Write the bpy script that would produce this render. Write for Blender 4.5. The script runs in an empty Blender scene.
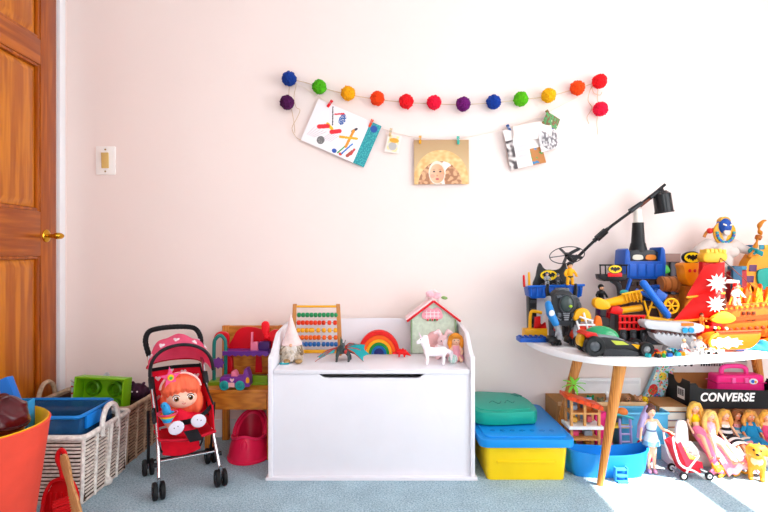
import bpy, bmesh, math, random
from mathutils import Vector, Matrix, Euler, noise
random.seed(7)
SC = bpy.context.scene
COL = SC.collection
PI = math.pi

# ---------------------------------------------------------------- camera, sky, sun, exposure
cam_d = bpy.data.cameras.new('camera')
cam = bpy.data.objects.new('camera', cam_d)
COL.objects.link(cam)
cam.location = (0, 0, 0.91)
cam.rotation_euler = (PI / 2, 0, 0)
cam_d.lens = 24.0
cam_d.sensor_width = 36.0
cam_d.clip_start = 0.02
SC.camera = cam

world = bpy.data.worlds.new('daylight')
SC.world = world
world.use_nodes = True
wbg = world.node_tree.nodes['Background']
wbg.inputs[0].default_value = (0.95, 0.97, 1.0, 1)
wbg.inputs[1].default_value = 7.0

sun_d = bpy.data.lights.new('sun', 'SUN')
sun = bpy.data.objects.new('sun', sun_d)
COL.objects.link(sun)
sun_d.energy = 26.0
sun_d.angle = math.radians(0.6)
sun_d.color = (1.0, 0.90, 0.76)
SUN_DIR = Vector((-0.75, 0.42, -1.0))
sun.rotation_euler = SUN_DIR.to_track_quat('-Z', 'Y').to_euler()

RX0, RX1, RY0, RY1, RH = -1.60, 2.30, -1.90, 2.58, 2.45     # the room
WIN1 = (-0.70, 1.80, 0.55, 2.10)                             # side window: y0 y1 z0 z1
WIN2 = (-0.20, 1.60, 0.90, 2.10)                             # window behind the camera: x0 x1 z0 z1
def portal(loc, rot, sx, sy):
    d = bpy.data.lights.new('window_portal', 'AREA')
    d.shape = 'RECTANGLE'; d.size = sx; d.size_y = sy
    d.cycles.is_portal = True
    o = bpy.data.objects.new('window_portal', d); COL.objects.link(o)
    o.location = loc; o.rotation_euler = rot
portal((RX1 + .10, (WIN1[0] + WIN1[1]) / 2, (WIN1[2] + WIN1[3]) / 2), (0, PI / 2, 0), WIN1[3] - WIN1[2], WIN1[1] - WIN1[0])
portal(((WIN2[0] + WIN2[1]) / 2, RY0 - .10, (WIN2[2] + WIN2[3]) / 2), (PI / 2, 0, 0), WIN2[1] - WIN2[0], WIN2[3] - WIN2[2])

SC.view_settings.view_transform = 'Standard'
SC.view_settings.look = 'None'
SC.view_settings.gamma = 1.0
SC.view_settings.use_curve_mapping = False
SC.view_settings.exposure = -0.12
SC.cycles.use_denoising = True
SC.cycles.max_bounces = 10
SC.cycles.diffuse_bounces = 7
SC.cycles.sample_clamp_indirect = 8.0

# ---------------------------------------------------------------- helpers
F = 512.0
def X(u, d): return (u - 384.0) * d / F
def Z(v, d): return 0.91 - (v - 256.0) * d / F

def lin(h):
    h = h.lstrip('#')
    r = []
    for i in (0, 2, 4):
        c = int(h[i:i + 2], 16) / 255.0
        r.append(c / 12.92 if c <= .04045 else ((c + .055) / 1.055) ** 2.4)
    return (r[0], r[1], r[2], 1.0)

_mats = {}
def vivid(c):
    mx = max(c[:3]); mn = min(c[:3])
    if mx < .02 or mn / mx > .55: return c
    return tuple(x * (x / mx) ** .11 for x in c[:3]) + (1.0,)
def mat(hexc, rough=0.45, metal=0.0, var=0.10, vscale=9.0, bump=0.0, bscale=120.0, coat=0.0, sheen=0.0, alpha=1.0, trans=0.0, sss=0.0, stretch=None):
    key = (hexc, rough, metal, var, vscale, bump, bscale, coat, sheen, alpha, trans, sss, stretch)
    if key in _mats: return _mats[key]
    m = bpy.data.materials.new('mat_' + hexc.lstrip('#'))
    m.use_nodes = True
    nt = m.node_tree; N = nt.nodes; L = nt.links
    b = N['Principled BSDF']
    b.inputs['Roughness'].default_value = rough
    b.inputs['Metallic'].default_value = metal
    b.inputs['Specular IOR Level'].default_value = .5 if metal else .28
    b.inputs['Coat Weight'].default_value = coat
    b.inputs['Sheen Weight'].default_value = sheen
    b.inputs['Alpha'].default_value = alpha
    b.inputs['Transmission Weight'].default_value = trans
    if sss:
        b.inputs['Subsurface Weight'].default_value = sss
        b.inputs['Subsurface Radius'].default_value = (.01, .005, .003)
    c = vivid(lin(hexc))
    tc = N.new('ShaderNodeTexCoord')
    src = tc.outputs['Object']
    if stretch:
        mp = N.new('ShaderNodeMapping'); mp.inputs['Scale'].default_value = stretch
        L.new(src, mp.inputs['Vector']); src = mp.outputs['Vector']
    if var > 0:
        n = N.new('ShaderNodeTexNoise'); n.inputs['Scale'].default_value = vscale; n.inputs['Detail'].default_value = 4
        L.new(src, n.inputs['Vector'])
        r = N.new('ShaderNodeValToRGB')
        r.color_ramp.elements[0].position = .3; r.color_ramp.elements[1].position = .72
        r.color_ramp.elements[0].color = tuple(max(0, x * (1 - var)) for x in c[:3]) + (1,)
        r.color_ramp.elements[1].color = tuple(min(1, x * (1 + var)) for x in c[:3]) + (1,)
        L.new(n.outputs[0], r.inputs[0]); L.new(r.outputs[0], b.inputs['Base Color'])
    else:
        b.inputs['Base Color'].default_value = c
    if bump > 0:
        n2 = N.new('ShaderNodeTexNoise'); n2.inputs['Scale'].default_value = bscale; n2.inputs['Detail'].default_value = 3
        L.new(src, n2.inputs['Vector'])
        bp = N.new('ShaderNodeBump'); bp.inputs['Strength'].default_value = bump; bp.inputs['Distance'].default_value = .004
        L.new(n2.outputs[0], bp.inputs['Height']); L.new(bp.outputs[0], b.inputs['Normal'])
    _mats[key] = m
    return m
def pl(h, **k):      # moulded plastic
    k.setdefault('rough', .32); k.setdefault('var', .04); return mat(h, **k)
def fab(h, **k):     # cloth
    k.setdefault('rough', .9); k.setdefault('bump', .5); k.setdefault('bscale', 260); k.setdefault('var', .14); k.setdefault('vscale', 26); return mat(h, **k)
def sheer(h, k=.5):   # thin cloth that lets light through
    key = ('sh', h, k)
    if key in _mats: return _mats[key]
    m = fab(h).copy(); N = m.node_tree.nodes; L = m.node_tree.links
    t = N.new('ShaderNodeBsdfTranslucent'); t.inputs[0].default_value = lin(h)
    x = N.new('ShaderNodeMixShader'); x.inputs[0].default_value = k
    L.new(N['Principled BSDF'].outputs[0], x.inputs[1]); L.new(t.outputs[0], x.inputs[2]); L.new(x.outputs[0], N['Material Output'].inputs[0])
    _mats[key] = m
    return m
def chrome(h='#c9cdd2', rough=.22): return mat(h, rough=rough, metal=1.0, var=.03)

def wood(h1, h2, scale=(1, 1, 1), rough=.38, coat=.0, wscale=6.0):
    key = ('w', h1, h2, scale, rough, coat, wscale)
    if key in _mats: return _mats[key]
    m = bpy.data.materials.new('wood_' + h1.lstrip('#')); m.use_nodes = True
    nt = m.node_tree; N = nt.nodes; L = nt.links; b = N['Principled BSDF']
    b.inputs['Roughness'].default_value = rough; b.inputs['Coat Weight'].default_value = coat
    tc = N.new('ShaderNodeTexCoord'); mp = N.new('ShaderNodeMapping'); mp.inputs['Scale'].default_value = scale
    L.new(tc.outputs['Object'], mp.inputs['Vector'])
    n = N.new('ShaderNodeTexNoise'); n.inputs['Scale'].default_value = wscale; n.inputs['Detail'].default_value = 6; n.inputs['Distortion'].default_value = 1.2
    L.new(mp.outputs[0], n.inputs['Vector'])
    w = N.new('ShaderNodeTexWave'); w.inputs['Scale'].default_value = wscale * .7; w.inputs['Distortion'].default_value = 7; w.inputs['Detail'].default_value = 3
    w.inputs['Detail Scale'].default_value = 1.2
    L.new(mp.outputs[0], w.inputs['Vector'])
    mx = N.new('ShaderNodeMath'); mx.operation = 'MULTIPLY_ADD'; mx.inputs[1].default_value = .45
    L.new(w.outputs['Fac'], mx.inputs[0])
    m2 = N.new('ShaderNodeMath'); m2.operation = 'MULTIPLY'; m2.inputs[1].default_value = .6
    L.new(n.outputs[0], m2.inputs[0]); L.new(m2.outputs[0], mx.inputs[2])
    r = N.new('ShaderNodeValToRGB')
    r.color_ramp.elements[0].position = .22; r.color_ramp.elements[0].color = lin(h1)
    r.color_ramp.elements[1].position = .75; r.color_ramp.elements[1].color = lin(h2)
    L.new(mx.outputs[0], r.inputs[0]); L.new(r.outputs[0], b.inputs['Base Color'])
    bp = N.new('ShaderNodeBump'); bp.inputs['Strength'].default_value = .12; bp.inputs['Distance'].default_value = .003
    L.new(mx.outputs[0], bp.inputs['Height']); L.new(bp.outputs[0], b.inputs['Normal'])
    _mats[key] = m
    return m

def vcol_mat(rough=.6):
    key = ('vc', rough)
    if key in _mats: return _mats[key]
    m = bpy.data.materials.new('printed_sheet'); m.use_nodes = True
    N = m.node_tree.nodes; L = m.node_tree.links; b = N['Principled BSDF']
    b.inputs['Roughness'].default_value = rough
    a = N.new('ShaderNodeVertexColor'); a.layer_name = 'print'
    L.new(a.outputs[0], b.inputs['Base Color'])
    _mats[key] = m
    return m

def V(*a): return Vector(a)
def TR(x=0, y=0, z=0, rx=0, ry=0, rz=0, s=1.0):
    return Matrix.Translation((x, y, z)) @ Euler((rx, ry, rz)).to_matrix().to_4x4() @ Matrix.Diagonal((s, s, s, 1)) if not isinstance(s, tuple) else \
        Matrix.Translation((x, y, z)) @ Euler((rx, ry, rz)).to_matrix().to_4x4() @ Matrix.Diagonal((s[0], s[1], s[2], 1))

class G:
    """collects shapes of ONE part"""
    def __init__(s): s.v = []; s.f = []; s.M = Matrix()
    def add(s, vs, fs):
        o = len(s.v)
        s.v += [s.M @ Vector(p) for p in vs]
        s.f += [tuple(o + i for i in f) for f in fs]
        return s
    def bm(s, bm):
        bm.verts.ensure_lookup_table(); bm.verts.index_update()
        s.add([v.co.copy() for v in bm.verts], [[v.index for v in f.verts] for f in bm.faces]); bm.free(); return s
    def box(s, c, sz, rot=(0, 0, 0), bev=0.0, seg=2, taper=None):
        b = bmesh.new(); bmesh.ops.create_cube(b, size=1.0)
        if taper:
            for v in b.verts:
                if v.co.z > 0: v.co.x *= taper[0]; v.co.y *= taper[1]
        bmesh.ops.transform(b, matrix=Matrix.Diagonal((sz[0], sz[1], sz[2], 1)), verts=b.verts)
        if bev > 0:
            bmesh.ops.bevel(b, geom=b.edges[:], offset=min(bev, min(sz) * .49), segments=seg, profile=.6, affect='EDGES')
        bmesh.ops.transform(b, matrix=Matrix.Translation(c) @ Euler(rot).to_matrix().to_4x4(), verts=b.verts)
        return s.bm(b)
    def cyl(s, p0, p1, r0, r1=None, n=16, cap=True):
        r1 = r0 if r1 is None else r1
        p0 = Vector(p0); p1 = Vector(p1); a = (p1 - p0)
        if a.length < 1e-7: return s
        q = a.to_track_quat('Z', 'Y').to_matrix()
        vs = []
        for p, r in ((p0, r0), (p1, r1)):
            for i in range(n):
                t = 2 * PI * i / n
                vs.append(p + q @ Vector((r * math.cos(t), r * math.sin(t), 0)))
        fs = [(i, (i + 1) % n, n + (i + 1) % n, n + i) for i in range(n)]
        if cap: fs += [tuple(range(n - 1, -1, -1)), tuple(range(n, 2 * n))]
        return s.add(vs, fs)
    def ell(s, c, r, rot=(0, 0, 0), n=16, m=10):
        if not isinstance(r, (tuple, list)): r = (r, r, r)
        R = Euler(rot).to_matrix(); c = Vector(c)
        vs = [c + R @ Vector((0, 0, -r[2]))]
        for j in range(1, m):
            a = -PI / 2 + PI * j / m
            for i in range(n):
                t = 2 * PI * i / n
                vs.append(c + R @ Vector((r[0] * math.cos(a) * math.cos(t), r[1] * math.cos(a) * math.sin(t), r[2] * math.sin(a))))
        vs.append(c + R @ Vector((0, 0, r[2])))
        fs = [(0, 1 + (i + 1) % n, 1 + i) for i in range(n)]
        for j in range(m - 2):
            o = 1 + j * n
            fs += [(o + i, o + (i + 1) % n, o + n + (i + 1) % n, o + n + i) for i in range(n)]
        o = 1 + (m - 2) * n
        fs += [(o + i, o + (i + 1) % n, len(vs) - 1) for i in range(n)]
        return s.add(vs, fs)
    def cap(s, p0, p1, r0, r1=None, n=12):
        r1 = r0 if r1 is None else r1
        s.cyl(p0, p1, r0, r1, n); s.ell(p0, r0, n=n, m=8); return s.ell(p1, r1, n=n, m=8)
    def chain(s, pts, rs, n=12):
        for i in range(len(pts) - 1): s.cap(pts[i], pts[i + 1], rs[i], rs[i + 1], n)
        return s
    def tube(s, pts, r, n=8, closed=False, cap=True):
        pts = [Vector(p) for p in pts]; k = len(pts)
        rs = r if isinstance(r, (list, tuple)) else [r] * k
        up = None; vs = []
        for i, p in enumerate(pts):
            if closed: t = pts[(i + 1) % k] - pts[i - 1]
            else: t = pts[min(i + 1, k - 1)] - pts[max(i - 1, 0)]
            t.normalize()
            if up is None:
                up = Vector((0, 0, 1)) if abs(t.z) < .9 else Vector((1, 0, 0))
            up = (up - t * up.dot(t))
            if up.length < 1e-6: up = t.orthogonal()
            up.normalize(); sd = t.cross(up)
            for j in range(n):
                a = 2 * PI * j / n
                vs.append(p + (sd * math.cos(a) + up * math.sin(a)) * rs[i])
        fs = []
        for i in range(k if closed else k - 1):
            o = i * n; o2 = ((i + 1) % k) * n
            fs += [(o + j, o + (j + 1) % n, o2 + (j + 1) % n, o2 + j) for j in range(n)]
        if not closed and cap:
            fs += [tuple(range(n - 1, -1, -1)), tuple(range((k - 1) * n, k * n))]
        return s.add(vs, fs)
    def lathe(s, prof, c=(0, 0, 0), n=28, rot=(0, 0, 0), close=False, sc=(1, 1, 1)):
        R = Euler(rot).to_matrix(); c = Vector(c); vs = []
        for r, z in prof:
            for i in range(n):
                t = 2 * PI * i / n
                vs.append(c + R @ Vector((r * math.cos(t) * sc[0], r * math.sin(t) * sc[1], z * sc[2])))
        k = len(prof); fs = []
        for j in range(k - 1):
            fs += [(j * n + i, j * n + (i + 1) % n, (j + 1) * n + (i + 1) % n, (j + 1) * n + i) for i in range(n)]
        if close:
            fs += [((k - 1) * n + i, (k - 1) * n + (i + 1) % n, (i + 1) % n, i) for i in range(n)]
        else:
            if prof[0][0] > 1e-6: fs.append(tuple(range(n - 1, -1, -1)))
            if prof[-1][0] > 1e-6: fs.append(tuple(range((k - 1) * n, k * n)))
        return s.add(vs, fs)
    def prism(s, out, t, plane='xz', off=0.0, bev=0.0):
        """outline (a,b) extruded by thickness t; plane xz: extrude along +y, xy: along +z, yz: along +x"""
        def P(a, b, e):
            return {'xz': (a, e, b), 'xy': (a, b, e), 'yz': (e, a, b)}[plane]
        b = bmesh.new()
        lo = [b.verts.new(P(a, c, off)) for a, c in out]
        hi = [b.verts.new(P(a, c, off + t)) for a, c in out]
        n = len(out)
        b.faces.new(lo[::-1]); b.faces.new(hi)
        for i in range(n): b.faces.new((lo[i], lo[(i + 1) % n], hi[(i + 1) % n], hi[i]))
        bmesh.ops.recalc_face_normals(b, faces=b.faces[:])
        if bev > 0:
            es = [e for e in b.edges if len({round({'xz': v.co.y, 'xy': v.co.z, 'yz': v.co.x}[plane], 6) for v in e.verts}) == 1]
            bmesh.ops.bevel(b, geom=es, offset=bev, segments=2, profile=.6, affect='EDGES')
        bmesh.ops.triangulate(b, faces=[f for f in b.faces if len(f.verts) > 4])
        return s.bm(b)
    def sheet(s, fn, nu, nv, th=0.0):
        """surface fn(u,v)->point, u,v in 0..1, with thickness th"""
        P = [[Vector(fn(i / nu, j / nv)) for i in range(nu + 1)] for j in range(nv + 1)]
        vs = [p for r in P for p in r]; w = nu + 1
        fs = [(j * w + i, j * w + i + 1, (j + 1) * w + i + 1, (j + 1) * w + i) for j in range(nv) for i in range(nu)]
        if th > 0:
            nrm = []
            for j in range(nv + 1):
                for i in range(nu + 1):
                    a = P[j][min(i + 1, nu)] - P[j][max(i - 1, 0)]; b_ = P[min(j + 1, nv)][i] - P[max(j - 1, 0)][i]
                    c = a.cross(b_); nrm.append(c.normalized() if c.length > 1e-9 else Vector((0, 0, 1)))
            o = len(vs); vs = vs + [p - q * th for p, q in zip(vs, nrm)]
            fs = fs + [tuple(o + k for k in f[::-1]) for f in fs]
            ring = [i for i in range(nu)] + [j * w + nu for j in range(nv)] + [nv * w + i for i in range(nu, 0, -1)] + [j * w for j in range(nv, 0, -1)]
            for k in range(len(ring)):
                a, b2 = ring[k], ring[(k + 1) % len(ring)]
                fs.append((b2, a, o + a, o + b2))
        return s.add(vs, fs)
    def build(s, name, m, parent=None, smooth=38):
        me = bpy.data.meshes.new(name)
        me.from_pydata([tuple(p) for p in s.v], [], s.f)
        me.validate(); me.update()
        b = bmesh.new(); b.from_mesh(me); bmesh.ops.recalc_face_normals(b, faces=b.faces[:]); b.to_mesh(me); b.free()
        if smooth:
            for p in me.polygons: p.use_smooth = True
            me.set_sharp_from_angle(angle=math.radians(smooth))
        if m: me.materials.append(m)
        o = bpy.data.objects.new(name, me); COL.objects.link(o)
        if parent: o.parent = parent
        return o
    def blob(s, name, m, parent=None, vox=.003, it=3):
        """all shapes fused into one continuous skin"""
        o = s.build(name, m, parent, 0)
        for p in o.data.polygons: p.use_smooth = True
        r = o.modifiers.new('fuse', 'REMESH'); r.mode = 'VOXEL'; r.voxel_size = vox; r.use_smooth_shade = True
        if it:
            k = o.modifiers.new('soften', 'SMOOTH'); k.iterations = it; k.factor = .5
        return o

def tag(o, label, cat, group=None):
    o['label'] = label; o['category'] = cat
    if group: o['group'] = group
    return o
def thing(name, label, cat, loc=(0, 0, 0), rz=0.0, group=None, rot=None):
    o = bpy.data.objects.new(name, None); COL.objects.link(o)
    o.empty_display_size = .02
    o.location = loc; o.rotation_euler = rot if rot else (0, 0, rz)
    return tag(o, label, cat, group)
def struct(o):
    o['kind'] = 'structure'; return o
def lab(o, t): o['label'] = t; return o
def inst(src, parent, loc=None, rot=None, sc=None):
    c = src.copy(); COL.objects.link(c); c.parent = parent
    if loc is not None: c.location = loc
    if rot is not None: c.rotation_euler = rot
    if sc is not None: c.scale = sc
    return c
def copy_tree(o, parent=None):
    c = o.copy(); COL.objects.link(c); c.parent = parent
    for ch in list(o.children): copy_tree(ch, c)
    return c
def smoothline(pts, k=6, closed=False):
    """Catmull-Rom through points"""
    pts = [Vector(p) for p in pts]; n = len(pts); out = []
    rng = range(n) if closed else range(n - 1)
    for i in rng:
        g = (lambda j: pts[j % n]) if closed else (lambda j: pts[max(0, min(n - 1, j))])
        p0, p1, p2, p3 = g(i - 1), g(i), g(i + 1), g(i + 2)
        for q in range(k):
            t = q / k
            out.append(.5 * ((2 * p1) + (p2 - p0) * t + (2 * p0 - 5 * p1 + 4 * p2 - p3) * t * t + (3 * p1 - p0 - 3 * p2 + p3) * t ** 3))
    if not closed: out.append(pts[-1])
    return out
def sl2(pts, k=6, closed=True):
    return [(p.x, p.y) for p in smoothline([(a, b, 0) for a, b in pts], k, closed)]
def rrect(w, h, r, n=6, cx=0, cy=0):
    o = []
    for sx, sy, a0 in ((1, 1, 0), (-1, 1, 90), (-1, -1, 180), (1, -1, 270)):
        for i in range(n + 1):
            a = math.radians(a0 + 90 * i / n)
            o.append((cx + sx * (w / 2 - r) + r * math.cos(a), cy + sy * (h / 2 - r) + r * math.sin(a)))
    return o
def circ(cx, cy, r, n=20, ry=None):
    return [(cx + r * math.cos(2 * PI * i / n), cy + (ry or r) * math.sin(2 * PI * i / n)) for i in range(n)]
def star(cx, cy, r1, r2, n, a0=0):
    return [(cx + (r1 if i % 2 == 0 else r2) * math.cos(a0 + PI * i / n), cy + (r1 if i % 2 == 0 else r2) * math.sin(a0 + PI * i / n)) for i in range(2 * n)]
def printed(name, w, h, nu, nv, fn, parent=None, bend=None, th=.0006, rough=.6):
    """flat print in the local xz plane (faces -y), colour fn(s,t), s right 0..1, t up 0..1"""
    g = G()
    f = bend or (lambda s, t: 0.0)
    g.sheet(lambda s, t: ((s - .5) * w, f(s, t), (t - .5) * h), nu, nv, 0)
    o = g.build(name, vcol_mat(rough), parent, 30)
    me = o.data
    at = me.color_attributes.new('print', 'FLOAT_COLOR', 'POINT')
    for i, v in enumerate(me.vertices):
        at.data[i].color = lin(fn(v.co.x / w + .5, v.co.z / h + .5))
    so = o.modifiers.new('thickness', 'SOLIDIFY'); so.thickness = th; so.offset = 0
    return o
HEART = sl2([(0, -.9), (-.55, -.35), (-.95, .15), (-.85, .62), (-.45, .75), (0, .38), (.45, .75), (.85, .62), (.95, .15), (.55, -.35)], 3)
BAT = [(0, .20), (-.06, .34), (-.12, .34), (-.15, .18), (-.30, .20), (-.38, .34), (-.62, .30), (-.95, -.02), (-.74, .02), (-.62, -.22), (-.42, -.08), (-.30, -.26), (-.16, -.20), (0, -.44),
       (.16, -.20), (.30, -.26), (.42, -.08), (.62, -.22), (.74, .02), (.95, -.02), (.62, .30), (.38, .34), (.30, .20), (.15, .18), (.12, .34), (.06, .34)]
def sc2(o, s, cx=0, cy=0, sy=None): return [(cx + a * s, cy + b * (sy or s)) for a, b in o]
# ---------------------------------------------------------------- the room
M_wall = mat('#f2e2dc', rough=.85, var=.015, vscale=2.0, bump=.05, bscale=90)
M_white = mat('#efeef0', rough=.4, var=.02)
def carpet_mat():
    m = bpy.data.materials.new('carpet'); m.use_nodes = True
    N = m.node_tree.nodes; L = m.node_tree.links; b = N['Principled BSDF']
    b.inputs['Roughness'].default_value = 1.0; b.inputs['Sheen Weight'].default_value = .15
    tc = N.new('ShaderNodeTexCoord')
    n = N.new('ShaderNodeTexNoise'); n.inputs['Scale'].default_value = 150; n.inputs['Detail'].default_value = 4
    L.new(tc.outputs['Object'], n.inputs['Vector'])
    r = N.new('ShaderNodeValToRGB')
    r.color_ramp.elements[0].position = .30; r.color_ramp.elements[0].color = lin('#6d8fa0')
    r.color_ramp.elements[1].position = .70; r.color_ramp.elements[1].color = lin('#bcd6e0')
    L.new(n.outputs[0], r.inputs[0])
    n3 = N.new('ShaderNodeTexNoise'); n3.inputs['Scale'].default_value = 9; n3.inputs['Detail'].default_value = 3
    L.new(tc.outputs['Object'], n3.inputs['Vector'])
    mx = N.new('ShaderNodeMixRGB'); mx.blend_type = 'OVERLAY'; mx.inputs[0].default_value = .3
    L.new(r.outputs[0], mx.inputs[1]); L.new(n3.outputs[0], mx.inputs[2]); L.new(mx.outputs[0], b.inputs['Base Color'])
    n2 = N.new('ShaderNodeTexNoise'); n2.inputs['Scale'].default_value = 230; n2.inputs['Detail'].default_value = 2
    L.new(tc.outputs['Object'], n2.inputs['Vector'])
    bp = N.new('ShaderNodeBump'); bp.inputs['Strength'].default_value = .9; bp.inputs['Distance'].default_value = .006
    L.new(n2.outputs[0], bp.inputs['Height']); L.new(bp.outputs[0], b.inputs['Normal'])
    return m
def slab(name, x0, x1, y0, y1, z0, z1, m):
    g = G(); g.box(((x0 + x1) / 2, (y0 + y1) / 2, (z0 + z1) / 2), (x1 - x0, y1 - y0, z1 - z0))
    return struct(g.build(name, m))
T = .10
struct(slab('floor', RX0 - T, RX1 + T, RY0 - T, RY1 + T, -.08, 0, carpet_mat()))
slab('ceiling', RX0 - T, RX1 + T, RY0 - T, RY1 + T, RH, RH + .08, M_white)
slab('wall_back', RX0 - T, RX1 + T, RY1, RY1 + T, 0, RH, M_wall)
# wall with side window
g = G(); y0, y1, z0, z1 = WIN1
for a in ((RY0, y0, 0, RH), (y1, RY1, 0, RH), (y0, y1, 0, z0), (y0, y1, z1, RH)):
    g.box((RX1 + T / 2, (a[0] + a[1]) / 2, (a[2] + a[3]) / 2), (T, a[1] - a[0], a[3] - a[2]))
struct(g.build('wall_right', M_wall))
w1 = bpy.data.objects.new('window_1', None); COL.objects.link(w1); struct(w1)
g = G(); xw = RX1 + .05
g.box((xw, y0 + .02, (z0 + z1) / 2), (.05, .04, z1 - z0)); g.box((xw, y1 - .02, (z0 + z1) / 2), (.05, .04, z1 - z0))
g.box((xw, (y0 + y1) / 2, z0 + .02), (.05, y1 - y0 - .08, .04)); g.box((xw, (y0 + y1) / 2, z1 - .02), (.05, y1 - y0 - .08, .04))
g.build('window_frame', M_white, w1)
g = G(); g.box((xw, (y0 + y1) / 2, 1.44), (.05, y1 - y0 - .08, .085)); g.build('window_bar', M_white, w1)
g = G(); x0, x1, z0, z1 = WIN2
for a in ((RX0, x0, 0, RH), (x1, RX1, 0, RH), (x0, x1, 0, z0), (x0, x1, z1, RH)):
    g.box(((a[0] + a[1]) / 2, RY0 - T / 2, (a[2] + a[3]) / 2), (a[1] - a[0], T, a[3] - a[2]))
struct(g.build('wall_front', M_wall))
w2 = bpy.data.objects.new('window_2', None); COL.objects.link(w2); struct(w2)
g = G(); yw = RY0 - .05
for xx in (x0 + .02, (x0 + x1) / 2, x1 - .02): g.box((xx, yw, (z0 + z1) / 2), (.04, .05, z1 - z0))
for zz in (z0 + .02, z1 - .02): g.box(((x0 + x1) / 2, yw, zz), (x1 - x0, .049, .04))
g.build('window_frame', M_white, w2)
# skirting
g = G(); g.box(((RX0 + RX1) / 2, RY1 - .007, .045), (RX1 - RX0 - .002, .014, .09), bev=.004)
struct(g.build('baseboard_back', M_white))

# door in the side wall: pine, panelled, moulded
D0, D1, DT = 1.60, 2.497, 2.26        # hinge edge, lock edge, top
g = G()
for a in ((RY0, D0 - .002, 0, RH), (D1 + .002, RY1, 0, RH), (D0 - .002, D1 + .002, DT + .002, RH)):
    g.box((RX0 - T / 2, (a[0] + a[1]) / 2, (a[2] + a[3]) / 2), (T, a[1] - a[0], a[3] - a[2]))
struct(g.build('wall_left', M_wall))
xd = RX0 - .034
W_door = wood('#923f04', '#bd620c', (3.0, 7.0, .55), rough=.34, coat=.15, wscale=4.0)
W_doorr = wood('#923f04', '#bd620c', (3.0, .55, 7.0), rough=.34, coat=.15, wscale=4.0)
W_panel = wood('#a85206', '#d07a16', (3.0, 6.0, .5), rough=.34, coat=.15, wscale=4.2)
door = bpy.data.objects.new('door_1', None); COL.objects.link(door); struct(door)
door.location = (xd, D1, 0)
th = .036
def dbox(name, ya, yb, za, zb, x0, x1, m, bev=.004):
    g = G(); g.box(((x0 + x1) / 2, (ya + yb) / 2 - D1, (za + zb) / 2), (x1 - x0, yb - ya, zb - za), bev=bev)
    return g.build(name, m, door)
ST = .112
dbox('stile', D1 - ST, D1, .01, DT, .001, th, W_door)
dbox('stile', D0, D0 + ST, .01, DT, .001, th, W_door)
mid = (D0 + D1) / 2
dbox('stile', mid - .05, mid + .05, .01, DT, .001, th - .001, W_door)
rails = [(.01, .24), (.91, 1.117), (1.80, 1.917), (2.14, DT)]
for a, b in rails:
    for ya, yb in ((D0 + ST, mid - .05), (mid + .05, D1 - ST)):
        dbox('rail', ya, yb, a, b, .001, th - .0005, W_doorr)
for k in range(3):
    za, zb = rails[k][1], rails[k + 1][0]
    for ya, yb in ((D0 + ST, mid - .05), (mid + .05, D1 - ST)):
        dbox('moulding', ya, yb, za, zb, .001, .012, W_door, bev=0)
        g = G(); zc = (za + zb) / 2; yc = (ya + yb) / 2 - D1
        for (p, q) in ((0, .0), ):
            hw, hh = (yb - ya) / 2 - .018, (zb - za) / 2 - .018
            b = [(-hw, -hh), (hw, -hh), (hw, hh), (-hw, hh)]
            c = [(-hw + .035, -hh + .035), (hw - .035, -hh + .035), (hw - .035, hh - .035), (-hw + .035, hh - .035)]
            vs = [(.0125, yc + a_, zc + b_) for a_, b_ in b] + [(.017, yc + a_, zc + b_) for a_, b_ in b] + [(.029, yc + a_, zc + b_) for a_, b_ in c]
            fs = [(i, (i + 1) % 4, 4 + (i + 1) % 4, 4 + i) for i in range(4)] + [(4 + i, 4 + (i + 1) % 4, 8 + (i + 1) % 4, 8 + i) for i in range(4)] + [(8, 9, 10, 11)]
            g.add(vs, fs)
        g.build('panel', W_panel, door, 20)
        g = G()
        for a_ in (-1, 1):
            g.box((.022, yc + a_ * ((yb - ya) / 2 - .007), zc), (.020, .014, zb - za - .002), bev=.005)
            g.box((.022, yc, zc + a_ * ((zb - za) / 2 - .007)), (.0195, yb - ya - .028, .014), bev=.005)
        g.build('bead', W_door, door)
brass = mat('#d9a93a', rough=.2, metal=1.0, var=.05)
hd = bpy.data.objects.new('door_handle', None); COL.objects.link(hd); hd.parent = door; hd.location = (th, -.075, 1.005)
g = G(); g.lathe([(0, 0), (.030, 0), (.030, .004), (.024, .009), (.013, .012), (0, .012)], rot=(0, PI / 2, 0)); g.build('rosette', brass, hd)
g = G(); g.cyl((.010, 0, 0), (.045, 0, 0), .009); g.build('neck', brass, hd)
g = G(); g.ell((.058, 0, 0), (.022, .030, .016)); g.build('knob', brass, hd)
# white casing between the door and the corner
g = G(); g.box((RX0 + .009, (D1 + .003 + 2.545) / 2, 1.15), (.018, 2.545 - D1 - .003, 2.3), bev=.005)
struct(g.build('trim_1', M_white))
g = G(); g.box((RX0 + .009, D0 - .04, 1.15), (.018, .072, 2.3), bev=.005); struct(g.build('trim_2', M_white))
g = G(); g.box((RX0 + .009, (D0 - .076 + 2.572) / 2, 2.34), (.018, 2.572 - D0 + .076, .075), bev=.005); struct(g.build('trim_3', M_white))

# light switch
sw = thing('light_switch', 'square white light switch plate with beige rocker on the wall beside the door', 'switch', (X(105.5, 2.575), RY1, Z(160.5, 2.575)))
g = G(); g.prism(rrect(.098, .143, .006), .006, 'xz', -.0062, bev=.002); g.build('plate', pl('#f6f2ee'), sw)
g = G(); g.box((0, -.009, 0), (.036, .008, .078), rot=(.06, 0, 0), bev=.002); g.build('rocker', pl('#d8b878'), sw)
for s in (-1, 1):
    g = G(); g.cyl((0, -.006, s * .055), (0, -.0078, s * .055), .0045, n=12); g.build('screw', mat('#a9946a', rough=.3, metal=.8), sw)
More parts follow.
